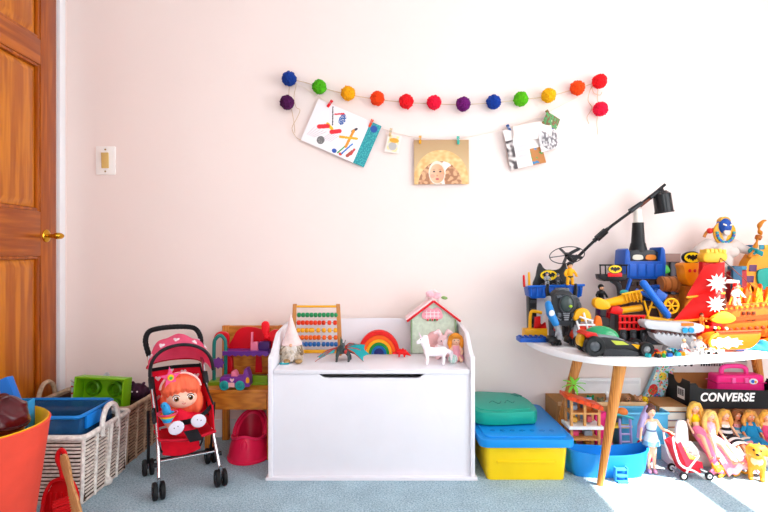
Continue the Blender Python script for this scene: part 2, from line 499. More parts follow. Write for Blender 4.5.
# ---------------------------------------------------------------- garlands on the wall (about 5 mm per unit of U, V below)
def W(u, v, off=0.0): return Vector(((u - 384) * .005, RY1 - .008 - off, .91 + (256 - v) * .005))
M_twine = fab('#d9bfa2')
pg = thing('pompom_garland', 'string of fourteen rainbow pom-poms hung across the upper wall', 'garland', W(444, 100))
o0 = W(444, 100)
poms = [(290, 80.5, '#123a86'), (288, 104, '#4a1248'), (320, 88.5, '#4fa614'), (348.5, 95, '#f2a80e'), (377.5, 100, '#f24a12'), (406, 103, '#ee1c28'), (433.5, 104, '#ef1640'),
        (462.5, 105.5, '#6a1668'), (492.5, 103.5, '#123f94'), (519.5, 100.5, '#5cb212'), (547, 97, '#f7b212'), (575.5, 89.5, '#f3500e'), (597.5, 83, '#f01c26'), (598.5, 110.5, '#ee1844')]
def pom(r, seed):
    b = bmesh.new(); bmesh.ops.create_icosphere(b, subdivisions=4, radius=r)
    for v in b.verts:
        n = v.co.normalized()
        v.co += n * r * (.16 * noise.noise(n * 7 + Vector((seed, 0, 0))) + .07 * noise.noise(n * 2.1 + Vector((0, seed, 0))) + random.uniform(-.05, .06))
    g = G(); g.bm(b); return g
for i, (u, v, c) in enumerate(poms):
    o = pom(.0345, i * 3.1).build('pompom', fab(c, var=.22, vscale=90), pg)
    o.location = W(u, v, .037) - o0
line = [W(u, v, .022) - o0 for u, v in ((290, 80), (305, 83), (320, 88), (348, 95), (377, 100), (406, 103), (433, 104.5), (462, 105), (492, 103.5), (519, 100.5), (547, 97), (575, 89.5), (597, 82.5))]
g = G(); g.tube(smoothline(line, 5), .0022, 6); g.build('twine', M_twine, pg)
for k, pts in enumerate([((290, 81), (296, 84), (294, 96), (296, 107), (300, 110), (297, 118), (292, 128), (296, 137), (301, 140)), ((290, 83), (289, 95), (291, 106), (294, 122), (295, 133)),
                         ((597, 84), (591, 88), (588, 100), (592, 108), (587, 117), (589, 124)), ((598, 86), (597, 98), (598, 110), (596.5, 122), (597.5, 135)), ((597, 84), (592, 86), (594, 93), (600, 95), (602, 92))]):
    g = G(); g.tube(smoothline([W(u, v, .012 + .004 * (k % 2)) - o0 for u, v in pts], 4), .0018, 6); g.build('loose_twine', M_twine, pg)

pgl = thing('picture_string', 'sagging pale string pegged with drawings below the pom-pom garland', 'string', W(440, 120)); o1 = W(440, 120)
SL = [(291, 81), (305, 88), (330, 103.5), (350, 114), (371, 124), (390, 131), (405, 135), (420, 138), (440, 139.5), (458, 138.5), (480, 134.5), (508, 128), (530, 120), (548, 112), (575, 98), (595, 86)]
g = G(); g.tube(smoothline([W(u, v, .008) - o1 for u, v in SL], 5), .0014, 6); g.build('string', fab('#ead9c8'), pgl)

def hexmix(a, b, t):
    A = [int(a[i:i + 2], 16) for i in (1, 3, 5)]; B = [int(b[i:i + 2], 16) for i in (1, 3, 5)]
    return '#' + ''.join('%02x' % int(max(0, min(255, p + (q - p) * t))) for p, q in zip(A, B))
def inseg(s, t, a, b, w):
    ax, ay = a; bx, by = b; dx, dy = bx - ax, by - ay
    k = max(0, min(1, ((s - ax) * dx + (t - ay) * dy) / (dx * dx + dy * dy)))
    return math.hypot(s - ax - k * dx, t - ay - k * dy) < w
def inell(s, t, c, a, b): return ((s - c[0]) / a) ** 2 + ((t - c[1]) / b) ** 2 < 1

# child's drawing, tilted; aspect 70 x 46
def draw_fn(s, t):
    x, y = s * 70, t * 46
    n = noise.noise(Vector((x * .9, y * .9, 3)))
    if s > .83:
        if inell(x, y, (64, 40), 3.6, 3.6): return '#1d4fa0'
        return '#128a94' if n > -.12 else '#3fb3b4'
    W_ = '#f5eef0'
    for a, b, w, c in (((17, 44), (24, 27), .55, '#2a2a35'), ((12, 20), (20, 24), 2.2, '#e82030'), ((26, 20), (33, 24), 2.2, '#e82030'), ((19, 26), (25, 23), 1.6, '#f4c018'),
                       ((36, 19), (52, 24), 1.3, '#f4b018'), ((45, 12), (46, 30), 1.4, '#e89018'), ((44, 4), (50, 17), .8, '#2878c8'), ((40, 3), (46, 16), .7, '#38a050'),
                       ((22, 38), (30, 42), .8, '#e02838'), ((45, 29), (48, 33), 1.2, '#3a3040'), ((53, 7), (54, 13), 1.1, '#c84038'), ((50, 4), (53, 10), 1.6, '#b04a3a')):
        if inseg(x, y, a, b, w + .35 * n): return c
    if inell(x, y, (31, 36), 3.4, 6) and n > -.2: return '#2a5fa8'
    if inell(x, y, (19, 8), 4, 4.2): return '#6c6a6a' if n > -.25 else '#a8a2a0'
    if inell(x, y, (36, 3.5), 2.6, 2.2): return '#2050a8'
    if inell(x, y, (43, 3), 1.8, 1.6): return '#d8402c'
    for k in range(5):
        if inseg(x, y, (4 + k * 1.8, 8), (8 + k * 3.2, 18), .22) or inseg(x, y, (20 + k * 2.1, 10), (26 + k * 2, 19), .22): return '#c9b6bc'
    return W_
dr = thing('child_drawing', "child's tilted drawing of a figure with a teal stripe, pegged to the string", 'drawing', W(341, 133, .010), rot=(0, math.radians(23.5), 0))
printed('paper', .345, .225, 210, 138, draw_fn, dr, bend=lambda s, t: -.006 * math.sin(s * PI))
def card_fn(s, t):
    if .12 > s or s > .88 or .08 > t or t > .92: return '#f3e9e0'
    if t > .55 and inell(s, t, (.55, .68), .34, .13): return '#eda32c'
    if inell(s, t, (.5, .35), .3, .22): return '#b9b6b4'
    return '#f5dd9a' if noise.noise(Vector((s * 6, t * 6, 1))) > 0 else '#e7d8cf'
cd = thing('picture_card', 'small yellow and grey picture card hanging between drawing and baby photo', 'card', W(393, 143.5, .010), rot=(0, math.radians(10), 0))
printed('paper', .070, .092, 40, 50, card_fn, cd)
def baby_fn(s, t):
    n = noise.noise(Vector((s * 14, t * 14, 5)))
    x, y = s * 55, t * 44
    if inell(x, y, (23, 11.5), 8.4, 11.6):
        if inell(x, y, (23, 10.6), 7.4, 9.6):
            if inell(x, y, (20.0, 12.6), 1.2, .9) or inell(x, y, (26.2, 12.6), 1.2, .9): return '#43302c'
            if inell(x, y, (20.0, 14.9), 1.7, .35) or inell(x, y, (26.2, 14.9), 1.7, .35): return '#c08660'
            if inell(x, y, (23.2, 5.2), 1.8, 1.0): return '#c85a58'
            if inell(x, y, (23.1, 8.6), 1.1, .8): return '#d08a66'
            if inell(x, y, (18.4, 8.2), 2.4, 2.0) or inell(x, y, (28, 8.2), 2.4, 2.0): return '#eaa284'
            return hexmix('#f0bb96', '#dd9a70', max(0, min(1, (x - 19) / 12)))
        return '#e9dccb'
    if y < 24 and inell(x, y, (26, -2), 22, 25):
        if inell(x, y, (32, 10), 6, 14) and not inell(x, y, (37, 6), 7, 12): return '#f6efe6'
        return '#dba97c' if n > .12 else '#a8704a' if n < -.05 else '#c98f66'
    if inell(x, y, (27, 6), 27, 28): return hexmix('#f3cd90', '#e2ac68', max(0, min(1, .5 + n)))
    return hexmix('#b0895c', '#d8b98c', max(0, min(1, 1.3 - y / 40)))
bp_ = thing('baby_photo', 'square photo print of a baby in a white bonnet pegged to the string', 'photo', W(441.5, 162, .010), rot=(0, math.radians(-.5), 0))
printed('paper', .275, .222, 165, 132, baby_fn, bp_, rough=.45)
def comic_fn(k):
    def f(s, t):
        n = noise.noise(Vector((s * 9 + k, t * 9, k * 3.3))); n2 = noise.noise(Vector((s * 26, t * 26, k)))
        if k == 0:
            if t > .8 and s > .35: return '#efe2dc'
            if s < .2 and t < .72: return hexmix('#4a4244', '#e6dcd8', max(0, min(1, .5 + n * 1.6)))
            if s > .62 and t < .42: return ('#5f9a48', '#b9783c', '#3a7fae')[int((n + 1) * 1.49)]
            if int(t * 16) % 2 == 0 and .28 < s < .56 and .15 < t < .75: return '#d9cfcf'
            return '#f2e9e6'
        if k == 1:
            if inell(s, t, (.55, .5), .45, .5): return hexmix('#6f686c', '#e2dcdc', max(0, min(1, .55 + n * 1.5)))
            return '#d8d2d2' if n > 0 else '#f0eaea'
        if inell(s, t, (.78, .22), .22, .16): return '#2f6fb4'
        return ('#c08a46', '#7b5a3a', '#4f9a5a', '#e4d2b0')[int((n * .9 + 1) * 1.99)]
    return f
pgs = thing('comic_pages', 'bunch of crumpled printed comic pages pegged at the far end of the string', 'paper', W(531, 143, .012))
for k, (u, v, w, h, a, off) in enumerate([(524, 147, 36, 40, -12, 0), (547, 139, 19, 24, -14, .012), (549, 125, 16, 20, 24, .006)]):
    o = printed('page', w * .005, h * .005, 80, 80, comic_fn(k), pgs, bend=lambda s, t: -.012 * math.sin(s * 2.6 + t * 1.5) + .004 * math.sin(t * 7))
    o.location = (W(u, v, .014 + off) - W(531, 143, .012)); o.rotation_euler = (0, math.radians(a), 0)
g = G(); g.sheet(lambda s, t: (-.095 + .19 * s, -.016 - .012 * math.sin(t * 3 + s), .055 + (t - .5) * .085 + .075 * (s - .5) * .5), 10, 6, .0006)
g.build('folded_page', mat('#f1e3dc', rough=.7), pgs)

pegs = [(330, 104, '#e0202c', 35, 'red peg over upper corner of child drawing'), (371, 123.5, '#e8501c', 25, 'orange peg over teal stripe of child drawing'), (390.5, 132.5, '#c9b08a', 10, 'natural wood peg holding the small picture card'),
        (420, 140, '#e9a81c', 0, 'yellow peg on left corner of baby photo'), (458, 140.5, '#3fb6a4', -2, 'teal peg on right corner of baby photo'), (508.5, 128.5, '#1c4f8f', -25, 'dark blue peg holding the comic pages'), (548, 114, '#8a6f3c', -30, 'olive wooden peg at tip of comic pages')]
for u, v, c, a, lb in pegs:
    t = thing('clothes_peg', 'tiny ' + lb, 'clothes peg', W(u, v, .018), rot=(0, math.radians(a), 0), group='pegs on the picture string')
    for s in (-1, 1):
        g = G(); g.box((s * .0032, 0, 0), (.0055, .011, .040), rot=(0, s * .03, 0), bev=.001); g.build('prong', pl(c, rough=.55), t)
    g = G(); g.tube([(.006 * math.cos(q * .8), -.0062 + .0001 * q, .003 + .003 * math.sin(q * .8)) for q in range(14)], .0009, 5); g.build('spring', chrome(), t)
# ---------------------------------------------------------------- left side: tub, baskets, stroller, chair, potty
# coral tub
tb = thing('toy_tub', 'coral red round tub with a yellow lining, overflowing with toys by the door', 'tub', (-1.190, 1.45, 0))
g = G(); g.lathe([(0, 0), (.148, 0), (.152, .006), (.206, .418), (.208, .425), (.204, .428), (.200, .424), (.147, .012), (0, .012)], n=48)
g.build('shell', mat('#e8543f', rough=.62, var=.10, vscale=7, bump=.25, bscale=40), tb)
g = G(); g.lathe([(.1985, .420), (.2035, .4295), (.2015, .4315), (.1945, .424), (.146, .06), (0, .06), (0, .055), (.143, .055)], n=48, close=True)
g.build('lining', mat('#f0b616', rough=.6), tb)
# maroon glossy ball (helmet) in the tub
hb = thing('maroon_ball', 'glossy dark maroon ball with raised swirls sitting in the coral tub', 'ball', (-1.082, 1.45, .452))
hb.rotation_euler = (.2, .3, .4)
b = bmesh.new(); bmesh.ops.create_uvsphere(b, u_segments=56, v_segments=40, radius=.063)
for v in b.verts:
    n = v.co.normalized(); w = math.sin(9 * n.z + 5 * math.atan2(n.y, n.x) * .6 + 3 * noise.noise(n * 2))
    v.co += n * .005 * max(0, w)
g = G(); g.bm(b); g.build('shell', mat('#4a0610', rough=.28, coat=.3, var=.3, vscale=20), hb)
g = G(); g.tube([(.064 * math.cos(a), .064 * math.sin(a), 0) for a in [2 * PI * i / 40 for i in range(40)]], .006, 8, closed=True); g.build('seam_band', mat('#33060a', rough=.25), hb)
# blue picture book box
bb = thing('blue_picture_box', 'blue cardboard box with an orange animal picture leaning inside the coral tub', 'box', (-1.150, 1.545, .425), rot=(-.12, -.42, .1))
g = G(); g.box((0, 0, .045), (.12, .03, .12), bev=.003); g.build('carton', mat('#1868b4', rough=.5), bb)
g = G(); g.prism(sl2([(-.035, .025), (-.042, .05), (-.023, .066), (0, .064), (.015, .08), (.028, .075), (.023, .056), (.035, .04), (.023, .025), (0, .032)], 4), .001, 'xz', -.0158); g.build('animal_print', mat('#f0951c', rough=.5), bb)
g = G(); g.box((.0, -.0156, .002), (.11, .0012, .018)); g.build('print_strip', mat('#d9ecf4', rough=.5), bb)
g = G(); g.ell((.010, -.0172, .066), (.003, .0012, .004)); g.build('eye_print', mat('#2a1a10'), bb)

sb = thing('small_blue_box', 'small light blue open box standing behind the ball in the coral tub', 'box', (-1.122, 1.59, .362), rz=.2)
g = G()
for s in (-1, 1): g.box((s * .022, 0, .05), (.004, .048, .10)); g.box((0, s * .022, .05), (.048, .004, .10))
g.box((0, 0, .002), (.044, .044, .004)); g.build('carton', mat('#2f93c8', rough=.5), sb)

# rope baskets
def rloop(w, dp, z, rad, r=.03, wob=.0):
    pts = rrect(w, dp, r, 5)
    return [(a, b, z + wob * math.sin(a * 40 + b * 30 + z * 90)) for a, b in pts]
def basket(label, cx, cy, w, dp, h, c1, c2, seed, handle_sides):
    t = thing('rope_basket', label, 'basket', (cx, cy, 0), group='rope baskets along the side wall')
    m1 = fab(c1, bscale=420, var=.25, vscale=60); m2 = fab(c2, bscale=420, var=.25, vscale=60)
    n = 17; p = (h - .012) / n
    for k in range(n):
        z = .006 + p * (k + .5)
        s = .94 + .06 * k / n
        g = G(); g.tube(rloop(w * s, dp * s, z, 0, .025, .0010), .0046, 6, closed=True); g.build('rope_band', m1, t)
    g = G(); g.tube(rloop(w + .004, dp + .004, h, 0, .025), .0105, 10, closed=True); g.build('rim', m2, t)
    # upright cords at corners and mid sides
    ups = [(sx * (w / 2 - .006), sy * (dp / 2 - .006)) for sx in (-1, 1) for sy in (-1, 1)] + [(w / 2, .0), (-w / 2, 0), (0, -dp / 2), (0, dp / 2), (w / 2, -dp / 4), (w / 2, dp / 4)]
    for a, b in ups:
        g = G(); g.tube([(a * (.94 + .06 * q / 8), b * (.94 + .06 * q / 8), .004 + (h - .004) * q / 8) for q in range(9)], .0075, 6); g.build('upright_cord', m2, t)
    g = G(); g.prism(rrect(w * .93, dp * .93, .02), .006, 'xy', .001); g.build('bottom', m1, t)
    g = G()
    for s in (-1, 1):
        g.box((s * (w / 2 - .012), 0, h / 2), (.002, dp - .03, h - .02)); g.box((0, s * (dp / 2 - .012), h / 2), (w - .03, .002, h - .02))
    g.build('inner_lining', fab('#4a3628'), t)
    for side in handle_sides:
        x = side * (w / 2 + .006)
        pts = [(x, -.055, h - .03), (x, -.056, h + .02), (x, -.035, h + .062), (x, 0, h + .076), (x, .035, h + .062), (x, .056, h + .02), (x, .055, h - .03)]
        if side > 0:
            gs = G(); gs.tube([(x - .012, 0, .02), (x - .002, 0, .14), (x + .006, 0, h)], .0075, 8); gs.ell((x - .008, 0, .022), .016); gs.build('handle_cord', m2, t)
        g = G(); g.tube(smoothline(pts, 5), .010, 8); g.build('handle', m2, t)
    return t
basket('white rope basket in front, filled with a blue bin, behind the dustpan', -1.315, 2.023, .455, .33, .250, '#dccfc4', '#ece4dc', 1, (1, -1))
basket('tan rope basket at the wall holding the lime green tray', -1.330, 2.375, .455, .33, .250, '#a98d76', '#bda48c', 2, (-1,))

# blue see-through bin in the near basket
bn = thing('blue_bin', 'dark blue see-through plastic bin lying in the white rope basket', 'bin', (-1.300, 2.015, .10))
gl = mat('#2a608f', rough=.15, alpha=.72, var=.1)
g = G(); w, dp, h = .33, .23, .212
for s in (-1, 1):
    g.box((s * w / 2, 0, h / 2), (.004, dp, h), bev=.001); g.box((0, s * dp / 2, h / 2), (w, .004, h), bev=.001)
g.box((0, 0, .003), (w, dp, .005)); g.build('tray', gl, bn)
g = G(); pts = rrect(w + .014, dp + .014, .02); g.tube([(a, b, h) for a, b in pts], .007, 8, closed=True); g.build('rim', pl('#1f86d2'), bn)
g = G(); g.box((w / 2 + .008, -.03, h - .03), (.012, .10, .05), bev=.004); g.build('grip', pl('#1b8be0'), bn)
bk = thing('dark_toy_block', 'dark purple toy block heaped inside the blue bin', 'toy', (-1.34, 2.0, .1075)); 
g = G(); g.box((0, 0, .06), (.12, .12, .12), rot=(0, 0, .3), bev=.012); g.build('body', pl('#2c2346'), bk); g = G(); g.cyl((0, 0, .12), (0, 0, .135), .03); g.build('stud', pl('#4a2b6a'), bk)
# green moulded tray
gt = thing('green_tray', 'bright lime green plastic tray with round cups standing on edge in the tan basket', 'tray', (-1.268, 2.30, .192), rot=(-.10, .035, -.06))
LG = pl('#84c41a', rough=.4)
g = G(); w, h = .222, .170
g.box((0, .02, h / 2), (w, .006, h), bev=.002)
for s in (-1, 1): g.box((s * w / 2, -.012, h / 2), (.008, .066, h), bev=.003)
g.box((0, -.012, h), (w + .008, .066, .008), bev=.003); g.box((0, -.012, 0), (w + .008, .066, .008), bev=.003)
g.build('shell', LG, gt)
for a in (-.053, .050):
    for b in (.045, .120):
        g = G(); g.lathe([(.033, 0), (.033, .022), (.026, .026), (.024, .018), (.022, .0), (0, .0)], c=(a, .017, b), rot=(PI / 2, 0, 0), n=28)
        g.build('cup', pl('#5c9a10', rough=.4), gt)  # shade in the recessed cups painted as a darker green
# soft things in the far basket
cl = thing('striped_cloth', 'crumpled red and white striped cloth behind the lime green tray', 'cloth', (-1.40, 2.44, .22))
g = G(); g.sheet(lambda s, t: (-.09 + .18 * s, .03 * math.sin(s * 9) * t, .10 * t + .03 * math.sin(s * 13 + t * 3) * t), 26, 8, .004); g.build('cloth', fab('#c9d3d6'), cl)
for q in (.25, .5, .78):
    g = G(); g.sheet(lambda s, t, q=q: (-.09 + .18 * s, .03 * math.sin(s * 9) * (q + .06 * t) - .003, .10 * (q + .06 * t) + .03 * math.sin(s * 13 + (q + .06 * t) * 3) * (q + .06 * t)), 26, 2, .005); g.build('stripe', fab('#b7323c'), cl)
pu = thing('purple_plush', 'dark purple plush toy slumped over the corner of the tan basket', 'plush toy', (-1.175, 2.43, .235))
g = G(); g.ell((0, 0, .03), (.05, .06, .04)); g.ell((.03, -.05, .045), (.035, .032, .03)); g.cap((-.03, -.02, .03), (-.075, -.05, .02), .016); g.cap((.05, .03, .03), (.075, .05, .0), .016); g.cap((.045, -.055, .065), (.06, -.05, .085), .011, .007); g.cap((.02, -.055, .07), (.008, -.05, .088), .011, .007)
g.blob('body', fab('#3d2036'), pu, .004)
for s in (-1, 1):
    g = G(); g.ell((.03 + s * .012, -.081, .052), .004); g.build('eye', pl('#e9dbe2'), pu)

# dustpan and brush
dpn = thing('dustpan', 'red plastic dustpan with ribbed tray leaning on the white basket', 'dustpan', (-1.118, 1.775, .002), rot=(-.16, -.06, 0))
RD = pl('#d4161e', rough=.35)
out = [(-.062, 0), (.062, 0), (.055, .075), (.035, .118), (.012, .130), (-.012, .130), (-.035, .118), (-.055, .075)]
g = G(); g.prism(out, .004, 'xz', 0); g.build('plate', RD, dpn)
g = G(); g.tube([(a, -.014, c) for a, c in sl2(out[1:] + out[:1], 4, closed=False)], .006, 8)
g.sheet(lambda s, t: (lambda p: (p[0], -.02 + .022 * t, p[1]))(sl2(out[1:] + out[:1], 4, closed=False)[int(s * 28)]), 28, 1, .003); g.build('raised_edge', RD, dpn)
g = G(); g.tube(smoothline([(0, .0, .12), (-.004, -.004, .16), (-.02, -.004, .20), (-.01, -.004, .226), (.006, -.004, .21), (.004, -.002, .165)], 6), .0085, 8); g.build('handle', RD, dpn)
for k in range(5):
    g = G(); g.box((-.04 + .02 * k, -.003, .05), (.004, .005, .07), bev=.001); g.build('rib', RD, dpn)
br = thing('hand_brush', 'hand brush with a pale wooden handle and red bristles resting on the dustpan', 'brush', (-1.016, 1.722, .002), rot=(-.13, -.32, 0))
g = G(); g.prism(sl2([(-.013, .0), (-.015, .08), (-.009, .14), (-.013, .2), (-.011, .236), (0, .246), (.011, .236), (.013, .2), (.009, .14), (.015, .08), (.013, 0)], 3), .014, 'xz', -.016, bev=.003)
g.build('handle', wood('#a8703c', '#d09a62', (30, 30, 3), rough=.5), br)
g = G()
for i in range(12):
    for j in range(3):
        x = -.012 - .003 * j; z = .012 + i * .0085
        g.cyl((x + .01, -.004 - .004 * j, z), (x - .045 + random.uniform(-.004, .004), -.010 - .008 * j, z + random.uniform(-.006, .006)), .0042, .0032, 6)
o = g.build('bristles', mat('#d01a22', rough=.7), br); o['kind'] = 'stuff'

# ---- doll stroller
ax = math.radians(30)
st = thing('doll_stroller', 'pink and red folding toy stroller with white hearts and black foam handle', 'stroller', (-.7455, 1.971, 0), rz=ax)
STL = chrome('#c4c8cc', .25); BK = pl('#16161a', rough=.45); FOAM = mat('#141417', rough=.8, bump=.5, bscale=90)
hw = .113
def leg_pts(s):
    return [(s * hw, 0, .045), (s * (hw - .012), .075, .24), (s * (hw - .010), .17, .42), (s * (hw - .012), .235, .525)]
for s in (-1, 1):
    g = G(); g.tube(smoothline(leg_pts(s), 6), .0068, 10); g.build('front_tube', STL, st)
    g = G(); g.tube([(s * (hw + .012), .12, .30), (s * (hw + .012), .19, .16), (s * (hw + .012), .25, .045)], .006, 8); g.build('rear_tube', BK, st)
    g = G(); g.box((s * (hw - .010), .10, .285), (.022, .03, .06), rot=(-.5, 0, 0), bev=.005); g.build('joint_clip', BK, st)
    g = G(); g.box((s * (hw - .010), .16, .40), (.022, .028, .05), rot=(-.5, 0, 0), bev=.005); g.build('joint_clip', BK, st)
    g = G(); g.cyl((s * (hw) - .012, .03, .118), (s * (hw) + .012, .03, .118), .0085); g.build('collar', BK, st)
def wheels(cx, cy):
    for s in (-1, 1):
        x = cx + s * .0135
        w_ = bpy.data.objects.new('wheel', None); COL.objects.link(w_); w_.parent = st; w_.location = (x, cy, .0335)
        g = G(); g.lathe([(.016, -.008), (.028, -.0085), (.0325, -.006), (.0335, 0), (.0325, .006), (.028, .0085), (.016, .008)], rot=(0, PI / 2, 0), close=True, n=32); g.build('tyre', mat('#101114', rough=.55), w_)
        g = G(); g.cyl((-.006, 0, 0), (.006, 0, 0), .0175, n=20); g.cyl((-.008, 0, 0), (.008, 0, 0), .006); g.build('hub', pl('#2c2d33'), w_)
    g = G(); g.box((cx, cy, .055), (.010, .020, .05), bev=.003); g.cyl((cx - .014, cy, .0335), (cx + .014, cy, .0335), .004); g.build('fork', chrome('#9a9ca0'), st)
for s in (-1, 1):
    wheels(s * hw, -.004); wheels(s * (hw + .012), .25)
g = G(); g.cyl((-hw, .034, .128), (hw, .034, .128), .0042, n=10); g.build('cross_bar', STL, st)
g = G(); g.cyl((-hw - .01, .245, .06), (hw + .01, .245, .06), .004, n=8); g.build('rear_axle', BK, st)
# foam handle with ribs
hp = smoothline([(-hw + .012, .22, .50), (-hw + .004, .25, .555), (-hw + .018, .268, .590), (-hw + .05, .274, .602), (0, .276, .606), (hw - .05, .274, .602), (hw - .018, .268, .590), (hw - .004, .25, .555), (hw - .012, .22, .50)], 9)
g = G(); g.tube(hp, [.0115 if (i // 1) % 2 else .0098 for i in range(len(hp))], 12); g.build('foam_handle', FOAM, st)
# fabric: seat, back, sides
RF = fab('#ee1a3c', var=.10); PKF = sheer('#ff7fa6', .5)
def heart_on(parent, P, n, r, m=None):
    """white heart patch lying on cloth at P with normal n"""
    n = Vector(n).normalized(); up = Vector((0, 0, 1)) - n * n.z; up.normalize(); sd = up.cross(n)
    g = G(); P = Vector(P)
    vs = [P + n * .0022 + sd * (a * r) + up * (b * r) for a, b in HEART]
    vs += [P - n * .001 + sd * (a * r) + up * (b * r) for a, b in HEART]
    k = len(HEART)
    g.add(vs + [P + n * .003], [(i, (i + 1) % k, 2 * k) for i in range(k)] + [(i, (i + 1) % k, k + (i + 1) % k, k + i) for i in range(k)])
    return g.build('heart_patch', m or fab('#f5dfe4'), parent)
def back_s(s, t):   # seat back
    x = -hw + .012 + (2 * hw - .024) * s; bow = math.sin(s * PI)
    return (x, .165 + .085 * t + .035 * bow * (1 - .4 * t), .215 + .225 * t)
bkp = G().sheet(back_s, 16, 12, .004).build('seat_back', RF, st)
for (s, t, r) in ((.15, .82, .012), (.42, .93, .011), (.66, .88, .012), (.9, .80, .012), (.28, .70, .012), (.80, .62, .012), (.55, .76, .010), (.1, .5, .012), (.92, .4, .012)):
    p = back_s(s, t); heart_on(bkp, (p[0], p[1] - .005, p[2]), (0, -1, .35), r)
def seat_s(s, t):
    x = -hw + .010 + (2 * hw - .020) * s; bow = math.sin(s * PI)
    return (x, -.005 + .205 * t, .222 - .022 * t - .035 * bow * (.4 + .6 * math.sin(t * PI)))
sp_ = G().sheet(seat_s, 16, 10, .005).build('seat_pad', RF, st)
g = G(); g.tube([seat_s(i / 16, 0) for i in range(17)], .006, 8); g.build('seat_piping', fab('#c01832'), st)
for s in (-1, 1):
    g = G(); g.sheet(lambda a, b, s=s: (s * (hw - .012 - .004 * math.sin(a * PI)), .01 + .17 * a + .075 * b * a, .222 + (.10 + .12 * a) * b), 8, 6, .003); g.build('side_cloth', RF, st)
    g = G(); g.tube([(s * (hw - .012 - .004 * math.sin(a * PI)), .01 + .17 * a + .075 * a, .222 + .10 + .12 * a) for a in [i / 8 for i in range(9)]], .004, 6); g.build('side_piping', BK, st)
# canopy: arched from front hoop to the back
def can_s(s, t):
    a = PI * (.02 + .96 * s)
    x = -(hw + .004) * math.cos(a) * (1 - .06 * t)
    top = .562 + .026 * math.sin(PI / 2 * min(1, t / .4)) if t < .4 else .588 - .125 * ((t - .4) / .6) ** 1.3
    z = .425 + .012 * t + (top - .425) * math.sin(a) ** .62
    return (x, .055 + .185 * t + .010 * math.sin(s * 17 + t * 3) * math.sin(t * PI), z + .006 * math.sin(s * 23 + t * 5) * math.sin(t * PI))
cn = G().sheet(can_s, 40, 14, .003).build('canopy', PKF, st)
g = G(); g.tube([can_s(i / 40, 0) for i in range(41)], .0065, 8); g.build('canopy_hoop', BK, st)
g = G(); g.tube([can_s(i / 40, 1) for i in range(41)], .005, 8); g.build('rear_hoop', fab('#b80e28'), st)
for (s, t, r) in ((.14, .2, .011), (.3, .12, .012), (.47, .16, .012), (.66, .12, .012), (.83, .2, .011), (.22, .55, .012), (.4, .6, .012), (.58, .55, .012), (.76, .5, .012), (.5, .9, .011)):
    p = Vector(can_s(s, t)); q = Vector(can_s(min(1, s + .02), t)) - Vector(can_s(s - .02, t)); w_ = Vector(can_s(s, min(1, t + .02))) - Vector(can_s(s, t - .02))
    n = q.cross(w_); n = n if n.z > 0 else -n
    heart_on(cn, p + n.normalized() * .002, n, r)
# front valance of the canopy (red strip under the hoop) and storage pouch behind
g = G(); g.sheet(lambda s, t: (lambda p: (p[0] * (1 - .02 * t), p[1] + .02 * t, p[2] - .010 * t))(can_s(.04 + .92 * s, 0)), 30, 3, .003); g.build('canopy_lining', sheer('#ff6f98', .5), st)
g = G(); g.sheet(lambda s, t: (-.075 + .15 * s, .20 + .05 * math.sin(t * PI), .20 - .11 * t - .015 * math.sin(s * PI) * t), 12, 8, .004); g.build('storage_pouch', RF, st)
g = G(); g.tube(smoothline([(-.09, .19, .19), (-.075, .21, .10), (0, .23, .085), (.075, .21, .10), (.09, .19, .19)], 6), .004, 6); g.build('pouch_cord', BK, st)
# harness
g = G()
g.sheet(lambda s, t: (.095 - .125 * s, .03 - .055 * math.sin(s * PI) + .012 * t + .02 * s, .300 - .052 * s + .016 * t), 12, 2, .003)
g.build('harness_strap', fab('#15151a'), st)
g = G(); g.sheet(lambda s, t: (-.018 + .05 * t + .02 * s, -.022 + .004 * t, .245 - .045 * s), 6, 4, .003); g.build('crotch_strap', fab('#15151a'), st)
g = G(); g.sheet(lambda s, t: (-hw + .014 + (2 * hw - .028) * s, .236 + .022 * math.sin(s * PI), .445 - .014 * t), 12, 2, .004); g.build('back_band', fab('#15151a'), st)

# doll in the stroller
dl = thing('big_head_doll', 'big-eyed doll with coral hair and pink star bow sitting in the stroller', 'doll', (-.7455 + .06 * math.cos(ax) * 0, 1.971, .0), rz=ax)
SK = mat('#f6c7b0', rough=.45, sss=.1, var=.02)
hc = Vector((-.006, .085, .372))
def HP(x, y, z): return hc + Vector((x, y, z))
g = G()
g.ell(hc, (.066, .060, .058), n=24, m=16); g.ell(HP(0, -.018, -.020), (.058, .046, .040), n=20, m=12)      # skull + cheeks
g.ell(HP(0, -.064, -.016), (.006, .006, .005))                                                            # nose
g.cap(HP(0, .0, -.05), HP(0, .012, -.09), .018, .022)
g.cap(HP(0, .014, -.085), HP(0, -.005, -.135), .034, .040)                                                 # trunk
for s in (-1, 1):
    g.ell(HP(s * .064, .0, -.012), (.010, .008, .014))
    g.chain([HP(s * .03, .008, -.080), HP(s * .062, -.015, -.105), HP(s * .058, -.05, -.110)], [.014, .012, .011])
    hp2 = HP(s * .056, -.062, -.108); g.ell(hp2, (.012, .013, .009))
    for q in range(4): g.cap(hp2 + Vector(((q - 1.5) * .005, -.006, 0)), hp2 + Vector(((q - 1.5) * .006, -.020, -.004)), .0036, .003, 8)
    g.cap(hp2 + Vector((-s * .010, 0, .003)), hp2 + Vector((-s * .017, -.010, .006)), .0036, .003, 8)
    g.chain([HP(s * .022, -.004, -.138), HP(s * .036, -.060, -.112), HP(s * .040, -.098, -.102)], [.018, .016, .015])
g.blob('body', SK, dl, .0035, 2)
DR = fab('#f02648')
g = G(); g.cap(HP(0, .014, -.082), HP(0, -.005, -.132), .038, .050)
for s in (-1, 1): g.chain([HP(s * .03, .008, -.080), HP(s * .058, -.010, -.100)], [.018, .017]); g.chain([HP(s * .022, -.004, -.136), HP(s * .036, -.055, -.113)], [.024, .020])
